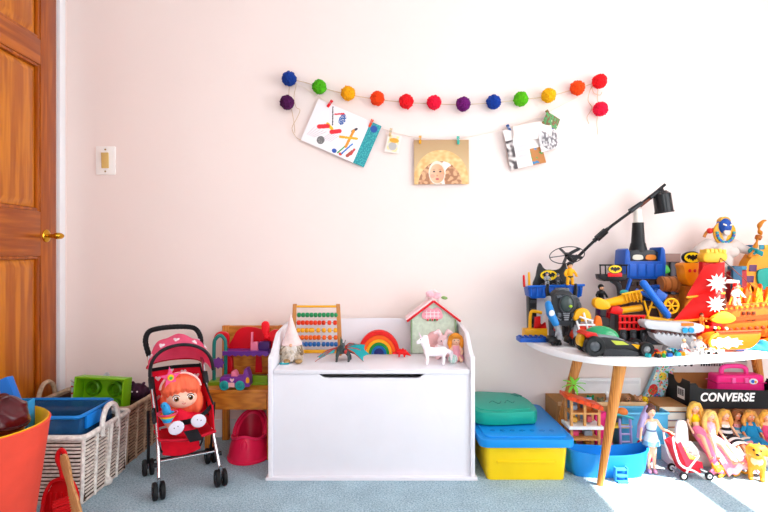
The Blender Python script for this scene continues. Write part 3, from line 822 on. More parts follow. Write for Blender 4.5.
g.blob('dress', DR, dl, .0045, 2)
HR = mat('#ff7350', rough=.55, var=.25, vscale=30, bump=.4, bscale=60, stretch=(3, 1, .4))
g = G(); g.ell(HP(0, .008, .012), (.074, .066, .060), n=28, m=18)
g.ell(HP(.03, .006, -.035), (.052, .05, .055)); g.ell(HP(-.034, .010, -.030), (.044, .046, .045)); g.ell(HP(.055, -.012, -.040), (.026, .034, .050))
for k in range(9):
    a = -1.25 + 2.5 * k / 8
    g.chain([HP(.066 * math.sin(a) * .72, -.036, .058 - .012 * abs(a)), HP(.064 * math.sin(a) * 1.0, -.060 * math.cos(a * .8), .026 - .010 * abs(a)), HP(.062 * math.sin(a) * 1.06, -.058 * math.cos(a * .9), .012 - .020 * abs(a))], [.014, .011, .004], 10)
hair = g.blob('hair', HR, dl, .0035, 2)
# carve the face: push the hair mass back by a boolean-free trick is not needed, face cap sits in front
g = G(); g.ell(HP(0, -.026, -.017), (.0575, .0435, .0400), n=28, m=18); g.build('face', SK, dl)
def fdisc(name, x, z, rx, rz, y, m, t=.0016):
    g = G(); g.ell(HP(x, y, z), (rx, t, rz), n=20, m=8); return g.build(name, m, dl)
for s in (-1, 1):
    fdisc('eye', s * .026, -.010, .0135, .0125, -.0645, pl('#fbf3ee'), .004)
    fdisc('iris', s * .026, -.0105, .0098, .0105, -.0675, pl('#8a5216'), .0028)
    fdisc('pupil', s * .026, -.0105, .0055, .0065, -.0696, pl('#140d0a', rough=.15), .0018)
    fdisc('eye_glint', s * .026 - .003, -.006, .0024, .0026, -.0712, pl('#ffffff'), .001)
    g = G(); g.tube([HP(s * (.026 + .0145 * math.cos(a)), -.0655, -.010 + .0138 * math.sin(a)) for a in [.35 + 2.3 * i / 8 for i in range(9)]], .0016, 6); g.build('eyelash', pl('#2a1512'), dl)
    g = G(); g.tube([HP(s * (.015 + .020 * q), -.060, .012 + .003 * math.sin(q * PI)) for q in (0, .3, .6, 1)], .0011, 6); g.build('eyebrow', pl('#b0492c'), dl)
g = G(); g.ell(HP(0, -.0700, -.022), (.0045, .004, .0035)); g.build('nose', SK, dl)
g = G(); g.tube([HP(-.010 + .020 * q, -.0668 + .004 * abs(q - .5), -.0335 + .010 * (q - .5) ** 2 * 4) for q in [i / 8 for i in range(9)]], .0017, 6); g.build('mouth', pl('#d8404c'), dl)
g = G(); g.tube([HP(.076 * math.cos(a), -.006, .010 + .066 * math.sin(a)) for a in [.1 + (PI - .2) * i / 20 for i in range(21)]], .0045, 8); g.build('headband', pl('#f7cfc8'), dl)
bw = bpy.data.objects.new('star_bow', None); COL.objects.link(bw); bw.parent = dl; bw.location = HP(-.040, -.045, .070)
g = G(); g.prism([(a, b) for a, b in sl2(star(0, 0, .044, .017, 5, PI / 2 + .1), 2)], .010, 'xz', -.005, bev=.003); g.build('petal', fab('#ef5d92'), bw)
g = G(); g.cyl((0, -.005, 0), (0, -.012, 0), .0125, .010, 20); g.build('flower_ring', pl('#f4c21c'), bw)
g = G(); g.ell((0, -.012, 0), (.0065, .005, .0065)); g.build('flower_centre', pl('#4aa84c'), bw)
for s in (-1, 1):
    sh = bpy.data.objects.new('shoe', None); COL.objects.link(sh); sh.parent = dl; sh.location = HP(s * .040, -.112, -.098 + (.010 if s > 0 else -.004)); sh.rotation_euler = (0, s * .35, 0)
    g = G(); g.ell((0, -.008, 0), (.024, .012, .021), n=20, m=12); g.ell((0, .008, -.003), (.021, .018, .018)); g.build('upper', pl('#eae6ee', rough=.4), sh)
    g = G(); g.ell((0, -.016, 0), (.0285, .0045, .0255), n=22, m=8); g.build('sole', pl('#d8d2de'), sh)
    for q in (-1, 1): g = G(); g.ell((q * .007, -.0205, .004), (.0018, .001, .003)); g.build('eye_mark', pl('#5a4a52'), sh)
# little blue toy in the doll's lap
tt = thing('blue_bath_toy', 'small blue toy whale in a rainbow bowl beside the doll', 'toy', (0, 0, 0))
tt.location = Matrix.Rotation(ax, 4, 'Z') @ Vector((-.085, -.025, .296)) + Vector((-.7455, 1.971, 0))
g = G(); g.ell((-.004, 0, .040), (.016, .014, .024)); g.ell((-.010, -.004, .058), (.014, .014, .013)); g.cap((.008, 0, .03), (.022, 0, .034), .006, .004); g.blob('whale', pl('#2f9ad0'), tt, .0025, 2)
for s in (-1, 1): g = G(); g.ell((-.010 + s * .006, -.018, .061), .0022); g.build('eye', pl('#0d1c28'), tt)
for k, (c, z) in enumerate((('#2f9ad0', .003), ('#38b0c8', .010), ('#f0c81e', .017), ('#f07a2c', .023), ('#ee4a7a', .028))):
    r0 = .017 + .0045 * k
    g = G(); g.lathe([(r0 - .004, z - .004), (r0, z - .003), (r0 + .0025, z + .003), (r0 - .002, z + .003)], n=28, close=True); g.build('bowl_ring', pl(c), tt)
g = G(); g.cyl((0, 0, -.004), (0, 0, .002), .0155, n=24); g.build('bowl_foot', pl('#2f9ad0'), tt)

# the light folding frame leans a little to one side
def lean(root, k=.055):
    for o in root.children_recursive:
        if o.type == 'MESH':
            if o.parent is not root and o.parent.type == 'EMPTY': continue
            for v in o.data.vertices: v.co.x -= k * max(0, v.co.z - .08)
        elif o.parent is root: o.location.x -= k * max(0, o.location.z - .08)
lean(st); lean(dl)

# ---- child's wooden chair
ch = thing('childs_chair', "small honey pine child's chair with solid framed back against the wall", 'chair', (-.645, 2.412, 0))
WC = wood('#b8681a', '#d68a2c', (9, 9, 1.2), rough=.4, wscale=4); WCH = wood('#b8681a', '#d68a2c', (1.2, 9, 9), rough=.4, wscale=4)
cw = .155
for sx in (-1, 1):
    g = G(); g.box((sx * (cw - .016), -.115, .15), (.032, .032, .30), bev=.003); g.build('leg', WC, ch)
    g = G(); g.box((sx * (cw - .016), .13, .283), (.032, .028, .566), bev=.003); g.build('leg', WC, ch)
g = G(); g.box((0, 0, .308), (.32, .285, .018), bev=.004); g.build('seat', WCH, ch)
g = G(); g.box((0, -.125, .262), (.244, .018, .072), bev=.002); g.build('apron', WCH, ch)
for sx in (-1, 1): g = G(); g.box((sx * (cw - .016), .008, .262), (.018, .21, .07), bev=.002); g.build('apron', WC, ch)
g = G(); g.box((0, .13, .545), (.248, .024, .04), bev=.003); g.build('back_rail', WCH, ch)
g = G(); g.box((0, .13, .345), (.248, .024, .04), bev=.003); g.build('back_rail', WCH, ch)
g = G(); g.box((0, .131, .445), (.248, .012, .16)); g.build('back_panel', wood('#b96c1c', '#dd9a3c', (1.2, 9, 9), rough=.4, wscale=5), ch)

# ---- toy playhouse on the chair
ph = thing('toy_playhouse', 'two-storey red and purple toy playhouse with a bow on the chair', 'toy house', (-.625, 2.375, .317))
S = 2.375 / F
def Q(u, v): return ((u - 250.9 + 2.0) * S, (388.0 - v) * S)     # local x,z of the playhouse front
RDp = pl('#d31228'); PRp = pl('#6a3a94'); GRp = pl('#7fa828'); TLp = pl('#1f7a72'); PKp = pl('#f08aa8')
def shape(u_pts): return [Q(u, v) for u, v in u_pts]
g = G(); g.prism(sl2(shape([(227, 357), (229, 344), (236, 334.5), (248, 333), (262, 337), (268, 345), (270, 357)]), 4), .008, 'xz', .060); g.build('upper_wall', RDp, ph)
g = G(); g.prism(shape([(223, 355), (269, 355), (269, 358.5), (266, 360), (263, 358.5), (260, 360), (257, 358.5), (254, 360), (251, 358.5), (248, 360), (245, 358.5), (242, 360), (239, 358.5), (236, 360), (233, 358.5), (230, 360), (227, 358.5), (223, 359.5)]), .085, 'xz', -.015); g.build('deck', PRp, ph)
g = G(); g.prism(shape([(223, 359), (229, 359), (230, 379), (223, 379)]), .012, 'xz', .050); g.build('pillar', RDp, ph); g = G(); g.prism(shape([(253, 359), (258, 359), (259, 379), (252, 379)]), .012, 'xz', .050); g.build('pillar', RDp, ph)
g = G(); g.box((Q(250, 0)[0], .022, Q(0, 386.6)[1]), (.205, .105, .013), bev=.004); g.build('base', GRp, ph)
g = G(); g.prism(shape([(253, 378), (268, 379), (268, 386), (252, 386)]), .01, 'xz', -.026, bev=.002); g.build('planter', GRp, ph)
# side arch with purple flower
ap = [(213, 385), (213, 350), (215, 343), (219, 340), (223, 343), (224.5, 350), (224.5, 385)]
g = G(); g.tube(smoothline([(Q(u, v)[0], .01, Q(u, v)[1]) for u, v in ap], 5), .0085, 8); g.build('arch', TLp, ph)
g = G(); g.prism(sl2(shape([(218, 373), (216, 371), (213.5, 372), (213.5, 369), (211.5, 367), (213.5, 365), (213.5, 362.5), (216, 363), (218, 361), (220, 363), (222.5, 362.5), (222.5, 365), (224.5, 367), (222.5, 369), (222.5, 372), (220, 371)]), 2), .008, 'xz', -.006, bev=.002); g.build('flower', pl('#7a4a9c'), ph)
g = G(); g.prism(shape([(209, 385), (227, 384), (228, 389), (209, 389)]), .10, 'xz', -.032, bev=.003); g.build('lawn', GRp, ph)
g = G(); g.prism(sl2(shape([(211, 344), (214, 338), (221, 337), (226, 340), (226, 350), (224, 352), (221, 342), (215, 342)]), 3), .02, 'xz', .030, bev=.003); g.build('arch_roof', RDp, ph)
# bow
for s in (-1, 1):
    bo = [(262, 342.5), (259, 335), (259, 329), (262, 326.5), (266, 328), (267, 334), (265, 342)] if s < 0 else [(264, 343), (268, 337), (274, 335), (279, 338), (278, 344), (273, 347), (267, 346)]
    g = G(); g.prism(sl2(shape(bo), 4), .014, 'xz', .040, bev=.004); g.build('bow_loop', pl('#f0182c'), ph)
g = G(); g.ell((Q(264.5, 343)[0], .042, Q(264.5, 343)[1]), (.013, .012, .013)); g.build('bow_knot', pl('#f0182c'), ph)
# upper-floor furniture
g = G(); g.prism(shape([(249.5, 355), (250, 337), (251.5, 337), (251.5, 347), (257, 346.5), (257, 355)]), .02, 'xz', .01, bev=.002); g.build('pink_chair', PKp, ph)
g = G(); g.prism(sl2(shape([(258, 355), (257.5, 348), (260, 346.5), (267, 346.5), (268.5, 349), (267.5, 355)]), 3), .03, 'xz', .01, bev=.004); g.build('purple_basket', pl('#4a2a6c'), ph)
g = G(); g.prism(sl2(shape([(224, 378), (223.5, 366), (226, 361.5), (230, 362), (231, 368), (229, 378)]), 3), .02, 'xz', .02, bev=.004); g.build('red_chair', RDp, ph)
# toy bus in front
bs = thing('toy_bus', 'small open purple toy bus with teal wheels parked before the red playhouse', 'toy car', (X(236, 2.28), 2.285, .317))
s_ = 2.28 / F
def B_(u, v): return ((u - 236) * s_, (391.8 - v) * s_)
g = G(); g.prism([B_(u, v) for u, v in ((221, 388), (221, 380.5), (222.5, 378.5), (240, 378.5), (244, 378), (245.5, 371), (248, 370.5), (250, 376), (251, 380), (251, 387), (250, 388.5))], .055, 'xz', -.0275, bev=.004); g.build('body', pl('#7a3a96'), bs)
g = G(); g.prism([B_(u, v) for u, v in ((232, 378.5), (232, 374), (235, 373), (237, 375), (238, 378.5))], .04, 'xz', -.02, bev=.003); g.build('seat', PKp, bs)
g = G(); g.prism([B_(u, v) for u, v in ((230, 388.5), (230, 384), (236, 384), (236, 388.5))], .003, 'xz', -.031, bev=.001); g.build('number_plate', pl('#f0b8b8'), bs)
g = G(); g.prism(sl2([B_(u, v) for u, v in ((247.5, 384), (247.5, 380), (249, 378.5), (250.5, 380), (250.5, 384))], 3), .002, 'xz', -.030); g.build('headlamp', pl('#f0b020'), bs)
g = G(); g.prism(sc2(HEART, .010, *B_(233.5, 381.6)), .002, 'xz', -.0295); g.build('heart_badge', pl('#f6c8d4'), bs)
for u in (225.8, 241.3):
    for s in (-1, 1):
        w_ = bpy.data.objects.new('wheel', None); COL.objects.link(w_); w_.parent = bs; w_.location = (B_(u, 0)[0], s * .0265, .0215)
        g = G(); g.lathe([(0, -.006), (.018, -.006), (.0215, -.003), (.0215, .003), (.018, .006), (0, .006)], rot=(PI / 2, 0, 0), n=28); g.build('tyre', pl('#2aa6a0'), w_)
        g = G(); g.lathe([(0, .008 * 1), (.010, .0075), (.013, .0055), (0, .0055)], rot=(PI / 2 if s < 0 else -PI / 2, 0, 0), n=20); g.build('hub_cap', pl('#1b8f8c'), w_)

# ---- potty
po = thing('toddler_potty', 'hot pink plastic toddler potty under the little chair', 'potty', (-.612, 2.335, 0))
def pot_s(s, t):     # outer body with splash guard and tall back
    a = 2 * PI * s
    k = t
    r = .100 - .018 * k + .004 * math.sin(k * PI)
    x = r * .92 * math.cos(a); y = r * 1.15 * math.sin(a)
    top = .090 + .088 * max(0, math.sin(a)) ** .8 * (1 if math.sin(a) > 0 else 0) + .020 * max(0, -math.sin(a)) ** 6
    return (x, y, .002 + top * k)
g = G(); g.sheet(lambda s, t: pot_s(s, t), 48, 8, 0)
g.sheet(lambda s, t: (lambda p, q: (p[0] * (1 - .28 * math.sin(t * PI / 2)), p[1] * (1 - .28 * math.sin(t * PI / 2)), p[2] + (.010 * math.sin(t * PI)) - .01 * t))(pot_s(s, 1), 0), 48, 6, 0)
bdy = g.build('body', pl('#ea2458', rough=.35), po); g = G()
g.sheet(lambda s, t: (lambda p: (p[0] * .72 * (1 - .45 * t), p[1] * .72 * (1 - .45 * t), (p[2] - .01) * (1 - t) + .03 * t))(pot_s(s, 1)), 48, 6, 0)
g.prism(circ(0, 0, .045, 32), .004, 'xy', .029); 
g.build('bowl', pl('#b8143e', rough=.4), po)  # same plastic as the body, shade inside painted as a deeper pink
g = G(); g.tube([Vector(pot_s(i / 48, 1)) * .995 + Vector((0, 0, .006)) for i in range(48)], .006, 8, closed=True); g.build('rim', pl('#f23a6c', rough=.3), po)  # same plastic again, light along the edge painted as a lighter pink
g = G(); g.lathe([(.096, 0), (.103, .002), (.103, .010), (.097, .016)], sc=(.95, 1.16, 1), n=40, close=True); g.build('foot_rim', pl('#ea2458', rough=.35), po)
g = G(); g.ell((0, -.098, .055), (.020, .012, .05)); g.build('front_rib', pl('#ea2458', rough=.35), po)
g = G(); g.box((0, .086, .172), (.05, .004, .02), rot=(.1, 0, 0), bev=.002); g.build('back_badge', pl('#ef7a98'), po)
# ---------------------------------------------------------------- white toy chest
BX0, BX1, BY0, BY1 = -.471, .370, 2.080, 2.535
tc_ = thing('toy_chest', 'white wooden toy chest with hinged lid and curved back', 'toy chest', ((BX0 + BX1) / 2, BY0, 0))
WP = mat('#e6e4ea', rough=.42, var=.015)
hw2 = (BX1 - BX0) / 2; dpt = BY1 - BY0
side = [(0, 0), (0, .488), (.003, .497), (.012, .503)] + [(.012 + .16 * t, .503 + .075 * (t * t * (3 - 2 * t))) for t in [i / 8 for i in range(1, 9)]] + [(dpt * .7, .588), (dpt, .590), (dpt, 0)]
for s in (-1, 1):
    g = G(); g.prism(side, .018, 'yz', (hw2 - .018) if s > 0 else -hw2, bev=.003); g.build('side_panel', WP, tc_)
iw = hw2 - .0185
# front panel with finger slot along its top edge
fp = [(-iw, .012), (iw, .012), (iw, .428), (.216, .428), (.208, .422), (.198, .414), (.188, .411), (-.188, .411), (-.198, .414), (-.208, .422), (-.216, .428), (-iw, .428)]
g = G(); g.prism(fp, .016, 'xz', .012, bev=.001); g.build('front_panel', WP, tc_)
g = G(); g.box((0, .262, .0225), (iw * 2, .46, .012)); g.build('bottom_panel', WP, tc_)
g = G(); g.box((0, .215, .438), (iw * 2 - .004, .420, .018), bev=.003); g.build('lid', WP, tc_)
bk = [(-iw, .03), (iw, .03), (iw, .575)] + [(iw - 2 * iw * t, .575 + .030 * math.sin(PI * t) ** .7) for t in [i / 24 for i in range(1, 24)]] + [(-iw, .575)]
g = G(); g.prism(bk, .015, 'xz', dpt - .020, bev=.002); g.build('back_panel', WP, tc_)
g = G(); g.box((0, .025, .006), (hw2 * 2 + .018, .066, .012), bev=.002); g.build('plinth', WP, tc_)
for s in (-1, 1):
    g = G(); g.cyl((s * .25 - .03, .425, .450), (s * .25 + .03, .425, .450), .005, n=12); g.build('hinge', chrome(), tc_)
TZ = .4472
def LD(u, v):        # point on the lid under image point
    d = (.91 - TZ) * F / (v - 256); return Vector((X(u, d), d, TZ))

# gnome
gn = thing('felt_gnome', 'furry grey gnome with tall pale pink pointed hat standing on the toy chest', 'gnome', LD(292, 361.5))
g = G(); g.ell((0, 0, .034), (.040, .034, .036)); g.ell((0, 0, .068), (.034, .030, .040)); bd = g.blob('body', fab('#c4b29c', vscale=60, var=.3), gn, .003)
g = G()
for i in range(420):
    a = random.uniform(0, 2 * PI); h = random.uniform(.012, .098); r = .041 * math.sqrt(max(.15, 1 - ((h - .045) / .068) ** 2))
    p = Vector((r * math.cos(a), r * .86 * math.sin(a), h)); n = Vector((math.cos(a), .86 * math.sin(a), -.9)).normalized()
    g.tube([p - n * .003, p + n * .009, p + n * .015 + Vector((random.uniform(-.005, .005), 0, -.006))], [.0022, .0016, .0004], 4)
o = g.build('fur', mat('#d6c8b6', rough=.9, var=.3, vscale=90), gn); o['kind'] = 'stuff'
g = G(); g.ell((.002, -.026, .048), (.022, .012, .042)); g.ell((.002, -.030, .022), (.012, .008, .020)); g.ell((-.01, -.030, .06), (.014, .008, .02)); g.ell((.014, -.030, .06), (.014, .008, .02)); g.blob('beard', fab('#ece6e2'), gn, .003)
g = G(); g.ell((.002, -.041, .078), .0075); g.build('nose', mat('#eab596', rough=.6), gn)
g = G(); g.lathe([(.044, .074), (.045, .080), (.036, .095), (.027, .120), (.017, .150), (.009, .180), (.004, .203), (.0, .210)], n=24); o = g.build('hat', fab('#e9d0cd'), gn)
for v in o.data.vertices: v.co.x -= .05 * max(0, v.co.z - .09)
for s in (-1, 1):
    g = G(); g.chain([(s * .034, -.004, .070), (s * .046, -.018, .040)], [.010, .009]); g.build('arm', fab('#8a745e'), gn)
    g = G(); g.ell((s * .026 + .01, -.042, .009), (.016, .026, .009)); g.build('foot', fab('#a8895e'), gn)
# teal trinket
tk = thing('teal_clip', 'tiny teal and white plastic trinket lying at the chest edge by the gnome', 'trinket', LD(284, 364.3) + Vector((0, 0, 0)))
g = G(); g.prism(sl2([(-.020, 0), (-.008, .012), (.012, .010), (.022, .0), (.01, -.010), (-.012, -.010)], 4), .007, 'xy', 0.0003, bev=.002); g.build('body', pl('#1a9aa4'), tk)
g = G(); g.ell((.002, 0, .008), (.010, .006, .004)); g.build('cap', pl('#e8f4f4'), tk)

# abacus
ab = thing('bead_abacus', 'wooden bead abacus with five rows of coloured beads on the toy chest', 'abacus', (X(316.5, 2.42), 2.42, TZ))
sA = 2.42 / F
WA = wood('#a8642a', '#cf8c46', (20, 20, 3), rough=.45)
rows = [(315.0, '#1f8a54'), (322.8, '#e2401c'), (330.3, '#efb021'), (337.6, '#ea6a1c'), (344.3, '#2468a8')]
zt = (354 - 304) * sA
for s in (-1, 1):
    pass
    g = G(); g.prism([(s * .113 - .0105, 0.0), (s * .113 + .0105, 0.0), (s * .102 + .009, zt), (s * .102 - .009, zt)], .016, 'xz', -.008, bev=.003)
    g.build('post', WA, ab)
    g = G(); g.prism([(-.045, 0), (.045, 0), (.040, .012), (.010, .016), (-.010, .016), (-.040, .012)], .018, 'yz', s * .113 - .009, bev=.003); g.build('foot', WA, ab)
g = G(); g.cyl((-.100, 0, zt - .012), (.100, 0, zt - .012), .0055, n=14); g.build('crossbar', pl('#eeb22a'), ab)
g = G(); g.box((0, 0, .012), (.212, .014, .016), bev=.004); g.build('crossbar', pl('#eeb22a'), ab)
beadg = G(); beadg.lathe([(.0014, -.0095), (.008, -.0085), (.0112, -.004), (.0112, .004), (.008, .0085), (.0014, .0095)], rot=(0, PI / 2, 0), n=14)
for k, (v, c) in enumerate(rows):
    z = (354 - v) * sA; ww = .104 + .010 * (1 - z / zt)
    rd = bpy.data.objects.new('bead_row', None); COL.objects.link(rd); rd.parent = ab; rd.location = (0, 0, z)
    g = G(); g.cyl((-ww, 0, 0), (ww, 0, 0), .0016, n=8); g.build('rod', chrome('#8d8078'), rd)
    src = beadg.build('bead', pl(c, rough=.35), rd)
    nl = [10, 7, 4, 6, 6][k]
    xs = [-ww + .024 + .0195 * i for i in range(nl)]
    rest = 10 - nl
    xs += [ww - .020 - (.0195 if k in (0, 4) else .027) * i for i in range(rest)]
    for i, x in enumerate(xs):
        if i == 0: src.location = (x, 0, 0)
        else: inst(src, rd, (x, 0, 0))

# rainbow stacker
rb = thing('rainbow_stacker', 'wooden rainbow stacker of nested coloured arches on the toy chest', 'toy', (X(379, 2.43), 2.43, TZ))
cols = ['#d8201c', '#ee6416', '#f2ac18', '#1e8a3a', '#1a70b0', '#20286a']
R = [.0985, .079, .0625, .049, .036, .0245]
for k, c in enumerate(cols):
    r1 = R[k] - .0006; r0 = R[k + 1] if k < 5 else 0
    n = 28; out = [(r1 * math.cos(PI * i / n), 1.14 * r1 * math.sin(PI * i / n)) for i in range(n + 1)]
    if r0: out += [(r0 * math.cos(PI * i / n), 1.14 * r0 * math.sin(PI * i / n)) for i in range(n, -1, -1)]
    g = G(); g.prism(out, .040, 'xz', -.020, bev=.002); g.build('arch', mat(c, rough=.5, var=.08, vscale=30), rb)

# dragon
dg = thing('dragon_toy', 'grey winged dragon toy with spread teal and red wings on the toy chest', 'dragon', LD(343, 361))
DG = pl('#3d4a4c', rough=.5, bump=.5, bscale=80); DW = pl('#1fa0a6', rough=.45)
g = G(); g.chain([(.03, .075, .030), (.0, .050, .040), (-.012, .02, .046), (-.008, -.008, .060), (.0, -.030, .075), (.004, -.048, .078)], [.010, .018, .020, .013, .009, .010])
g.ell((.004, -.058, .076), (.009, .018, .008)); g.chain([(.03, .075, .030), (.06, .09, .014), (.09, .08, .006)], [.010, .006, .002])
for s in (-1, 1):
    g.chain([(s * .016 - .006, .042, .034), (s * .028, .028, .018), (s * .030, .040, .005)], [.011, .008, .006]); g.ell((s * .030, .030, .004), (.007, .014, .004))
    g.chain([(s * .012 - .008, .004, .048), (s * .026, -.008, .026), (s * .026, -.016, .005)], [.009, .007, .005]); g.ell((s * .026, -.024, .004), (.006, .012, .004))
    g.cap((s * .005 + .004, -.040, .084), (s * .012 + .004, -.020, .104), .003, .001)
g.blob('body', DG, dg, .0028, 1)
for k, (y, z) in enumerate(((-.030, .087), (-.012, .078), (.006, .072), (.024, .072), (.042, .064), (.06, .052))):
    g = G(); g.prism([(y - .010, z - .014), (y + .014, z - .012), (y + .020, z + .022 - .002 * k)], .003, 'yz', -.010 + .002 * (k % 2)); g.build('spine_plate', pl('#2b5a52'), dg)
def wing(s, tip, mid, lo):
    # bone fan with membrane
    sh = Vector((s * .012 - .008, .018, .058))
    fan = [Vector(q) for q in ([tip] + mid + [lo])]
    w_ = bpy.data.objects.new('wing', None); COL.objects.link(w_); w_.parent = dg
    for q in fan: g = G(); g.tube([sh, (sh + q) / 2 + Vector((0, 0, .008)), q], [.0038, .003, .0012], 6); g.build('wing_bone', pl('#b8402e'), w_)
    g = G()
    for i in range(len(fan) - 1):
        a, b = fan[i], fan[i + 1]
        def f(u, v, a=a, b=b):
            e = a.lerp(b, v); e = e.lerp(sh, .13 * math.sin(v * PI)); p = sh.lerp(e, u); return p + Vector((0, 0, .008 * math.sin(u * PI)))
        g.sheet(f, 8, 6, .0015)
    g.build('membrane', DW, w_)
wing(-1, (-.112, -.020, .022), [(-.118, -.035, .004), (-.075, -.022, .028)], (-.040, .0, .034))
wing(1, (.050, .0, .078), [(.098, -.005, .072), (.118, -.022, .034)], (.092, -.035, .004))
g = G(); g.ell((.012, .0, .040), (.008, .016, .010)); g.build('chest_plate', pl('#b03a34'), dg)
# red pterosaur / dino
rdn = thing('red_dinosaur', 'tiny bright red plastic dinosaur in front of the rainbow', 'dinosaur', LD(403, 357))
g = G(); g.chain([(-.036, 0, .018), (-.022, 0, .024), (-.004, 0, .024), (.016, 0, .018), (.036, 0, .006)], [.005, .011, .013, .009, .002]); g.ell((-.040, 0, .018), (.010, .006, .006))
for a in (-.016, .008):
    for s in (-1, 1): g.cap((a, s * .007, .018), (a - .002, s * .008, .004), .006, .0045)
g.blob('body', pl('#e01418'), rdn, .0022, 1)
g = G(); g.prism([(-.022, .030), (-.014, .040), (-.008, .034), (0, .042), (.006, .034), (.014, .034), (.018, .024), (-.02, .028)], .003, 'xz', -.0015); g.build('back_fin', pl('#e01418'), rdn)

# fabric doll-house bag
hs = thing('fabric_house_bag', 'pale green fabric house bag with pink roof and red trim on the chest', 'toy house', (X(433.5, 2.42), 2.42, TZ))
sH = 2.42 / F
GF = fab('#cbd9c5', vscale=50); PF = fab('#f5d8d9')
w, hgt, pk, dpH = 44 * sH / 2, 37 * sH, 53 * sH, .085
prof = [(-w, 0.001), (w, 0.001), (w, hgt), (0, pk), (-w, hgt)]
g = G(); g.prism(prof, dpH, 'xz', 0, bev=.006); g.build('walls', GF, hs)
for s in (-1, 1):
    a = Vector((0, 0, pk + .004)); b = Vector((s * (w + .022), 0, hgt - .016))
    g = G(); g.sheet(lambda u, v, a=a, b=b: a.lerp(b, u) + Vector((0, -.012 + (dpH + .024) * v, .004 * math.sin(v * PI))), 8, 6, .010); g.build('roof_panel', PF, hs)
    g = G(); g.tube([a.lerp(b, q / 6) + Vector((0, -.014, -.004)) for q in range(7)], .0052, 8); g.build('roof_piping', fab('#d8323a'), hs)
    g = G(); g.tube([(s * w, -.004, .006), (s * w, -.004, hgt)], .004, 6); g.build('edge_piping', fab('#8fae86'), hs)
# gingham window with tiny sprigs
wn = bpy.data.objects.new('gingham_window', None); COL.objects.link(wn); wn.parent = hs; wn.location = (-.006, -.004, .190)
g = G(); g.prism(sl2([(-.044, -.022), (-.040, .018), (-.02, .030), (0, .022), (.02, .030), (.040, .018), (.044, -.022)], 4), .004, 'xz', -.002); g.build('cloth', fab('#f1a9b6'), wn)
for k in range(4):
    g = G(); g.box((-.027 + .018 * k, -.003, -.002), (.004, .002, .036)); g.build('stripe', fab('#f9dfe2'), wn)
for k in range(2):
    g = G(); g.box((0, -.0035, -.010 + .016 * k), (.072, .002, .004)); g.build('stripe', fab('#f9dfe2'), wn)
for k, c in enumerate(('#d8434e', '#3f8f4a', '#d8434e', '#3f8f4a', '#d8434e')):
    g = G(); g.ell((-.022 + .011 * k, -.006, -.028), .0048); g.build('sprig', fab(c), wn)
g = G(); g.prism(sl2([(-.050, .002), (-.052, .055), (-.03, .098), (.0, .108), (.03, .098), (.050, .055), (.052, .002)], 4), .006, 'xz', -.006, bev=.002); o = g.build('door_flap', fab('#f3bcbb'), hs); o.location.x = .01
g = G(); g.tube(smoothline([(-.03, dpH / 2, pk - .004), (-.02, dpH / 2, pk + .035), (.005, dpH / 2, pk + .045), (.025, dpH / 2, pk + .03), (.03, dpH / 2, pk - .006)], 5), .006, 8); g.build('carry_handle', PF, hs)
g = G(); g.ell((-.014, dpH / 2 - .012, pk + .030), (.022, .010, .016), rot=(0, .4, 0)); g.ell((.020, dpH / 2 - .012, pk + .022), (.022, .010, .015), rot=(0, -.3, 0)); g.blob('ribbon_bow', fab('#f6bfcb'), hs, .003)
g = G(); g.ell((.055, dpH / 2 - .012, pk + .012), (.016, .008, .008), rot=(0, .2, 0)); g.build('felt_leaf', fab('#8aa86a'), hs)
# plush toys in front of the house
pk_ = thing('pink_plush', 'pale pink floppy plush bunny leaning on the fabric house', 'plush toy', (X(443, 2.335), 2.335, TZ))
g = G(); g.ell((0, 0, .032), (.036, .028, .034)); g.ell((.0, -.006, .076), (.027, .025, .025)); g.ell((0, -.028, .070), (.012, .010, .009))
for s in (-1, 1):
    g.chain([(s * .010, 0, .095), (s * .022, -.004, .120), (s * .040, -.010, .112)], [.009, .010, .007]); g.chain([(s * .028, -.010, .05), (s * .040, -.030, .03)], [.011, .010]); g.chain([(s * .02, -.02, .02), (s * .03, -.052, .012)], [.014, .012])
g.blob('body', fab('#f6d2d6'), pk_, .003)
for s in (-1, 1): g = G(); g.ell((s * .010, -.030, .080), .0028); g.build('eye', pl('#2a2024'), pk_)
g = G(); g.ell((0, -.038, .072), (.004, .003, .003)); g.build('nose', pl('#d8788a'), pk_)
g = G(); g.lathe([(.030, .046), (.034, .052), (.028, .060), (.022, .058)], close=True, n=20); g.build('collar', fab('#f8eef0'), pk_)
un = thing('white_unicorn', 'glossy white toy unicorn standing at the front of the chest lid', 'unicorn', LD(435, 364.5))
g = G(); g.chain([(-.030, 0, .056), (.0, 0, .054), (.034, 0, .056)], [.020, .019, .021]); g.chain([(-.032, 0, .062), (-.048, 0, .088), (-.054, -.004, .104)], [.015, .012, .013]); g.chain([(-.054, -.004, .106), (-.074, -.010, .096)], [.013, .008])
for a in (-.036, .034):
    for s in (-1, 1): g.chain([(a, s * .010, .046), (a + .003, s * .013, .026), (a, s * .013, .006)], [.009, .0065, .007])
for s in (-1, 1): g.cap((-.050, s * .008 - .004, .115), (-.047, s * .011 - .004, .126), .004, .0015)
g.blob('body', pl('#f6f2f6', rough=.25), un, .0025, 2)
g = G(); g.cyl((-.060, -.006, .116), (-.070, -.010, .140), .0038, .0006, 10); g.build('horn', pl('#f3d9e8'), un)
g = G()
for q in range(6): g.ell((-.040 + .002 * q, .002, .116 - .011 * q), (.012, .010, .010))
g.blob('mane', fab('#f5eef4'), un, .003)
g = G(); g.chain([(.052, 0, .060), (.068, 0, .050), (.070, 0, .022)], [.007, .010, .004]); g.build('tail', fab('#f5eef4'), un)
for s in (-1, 1): g = G(); g.ell((-.062, s * .011 - .005, .108), .0022); g.build('eye', pl('#2a2a3a'), un)
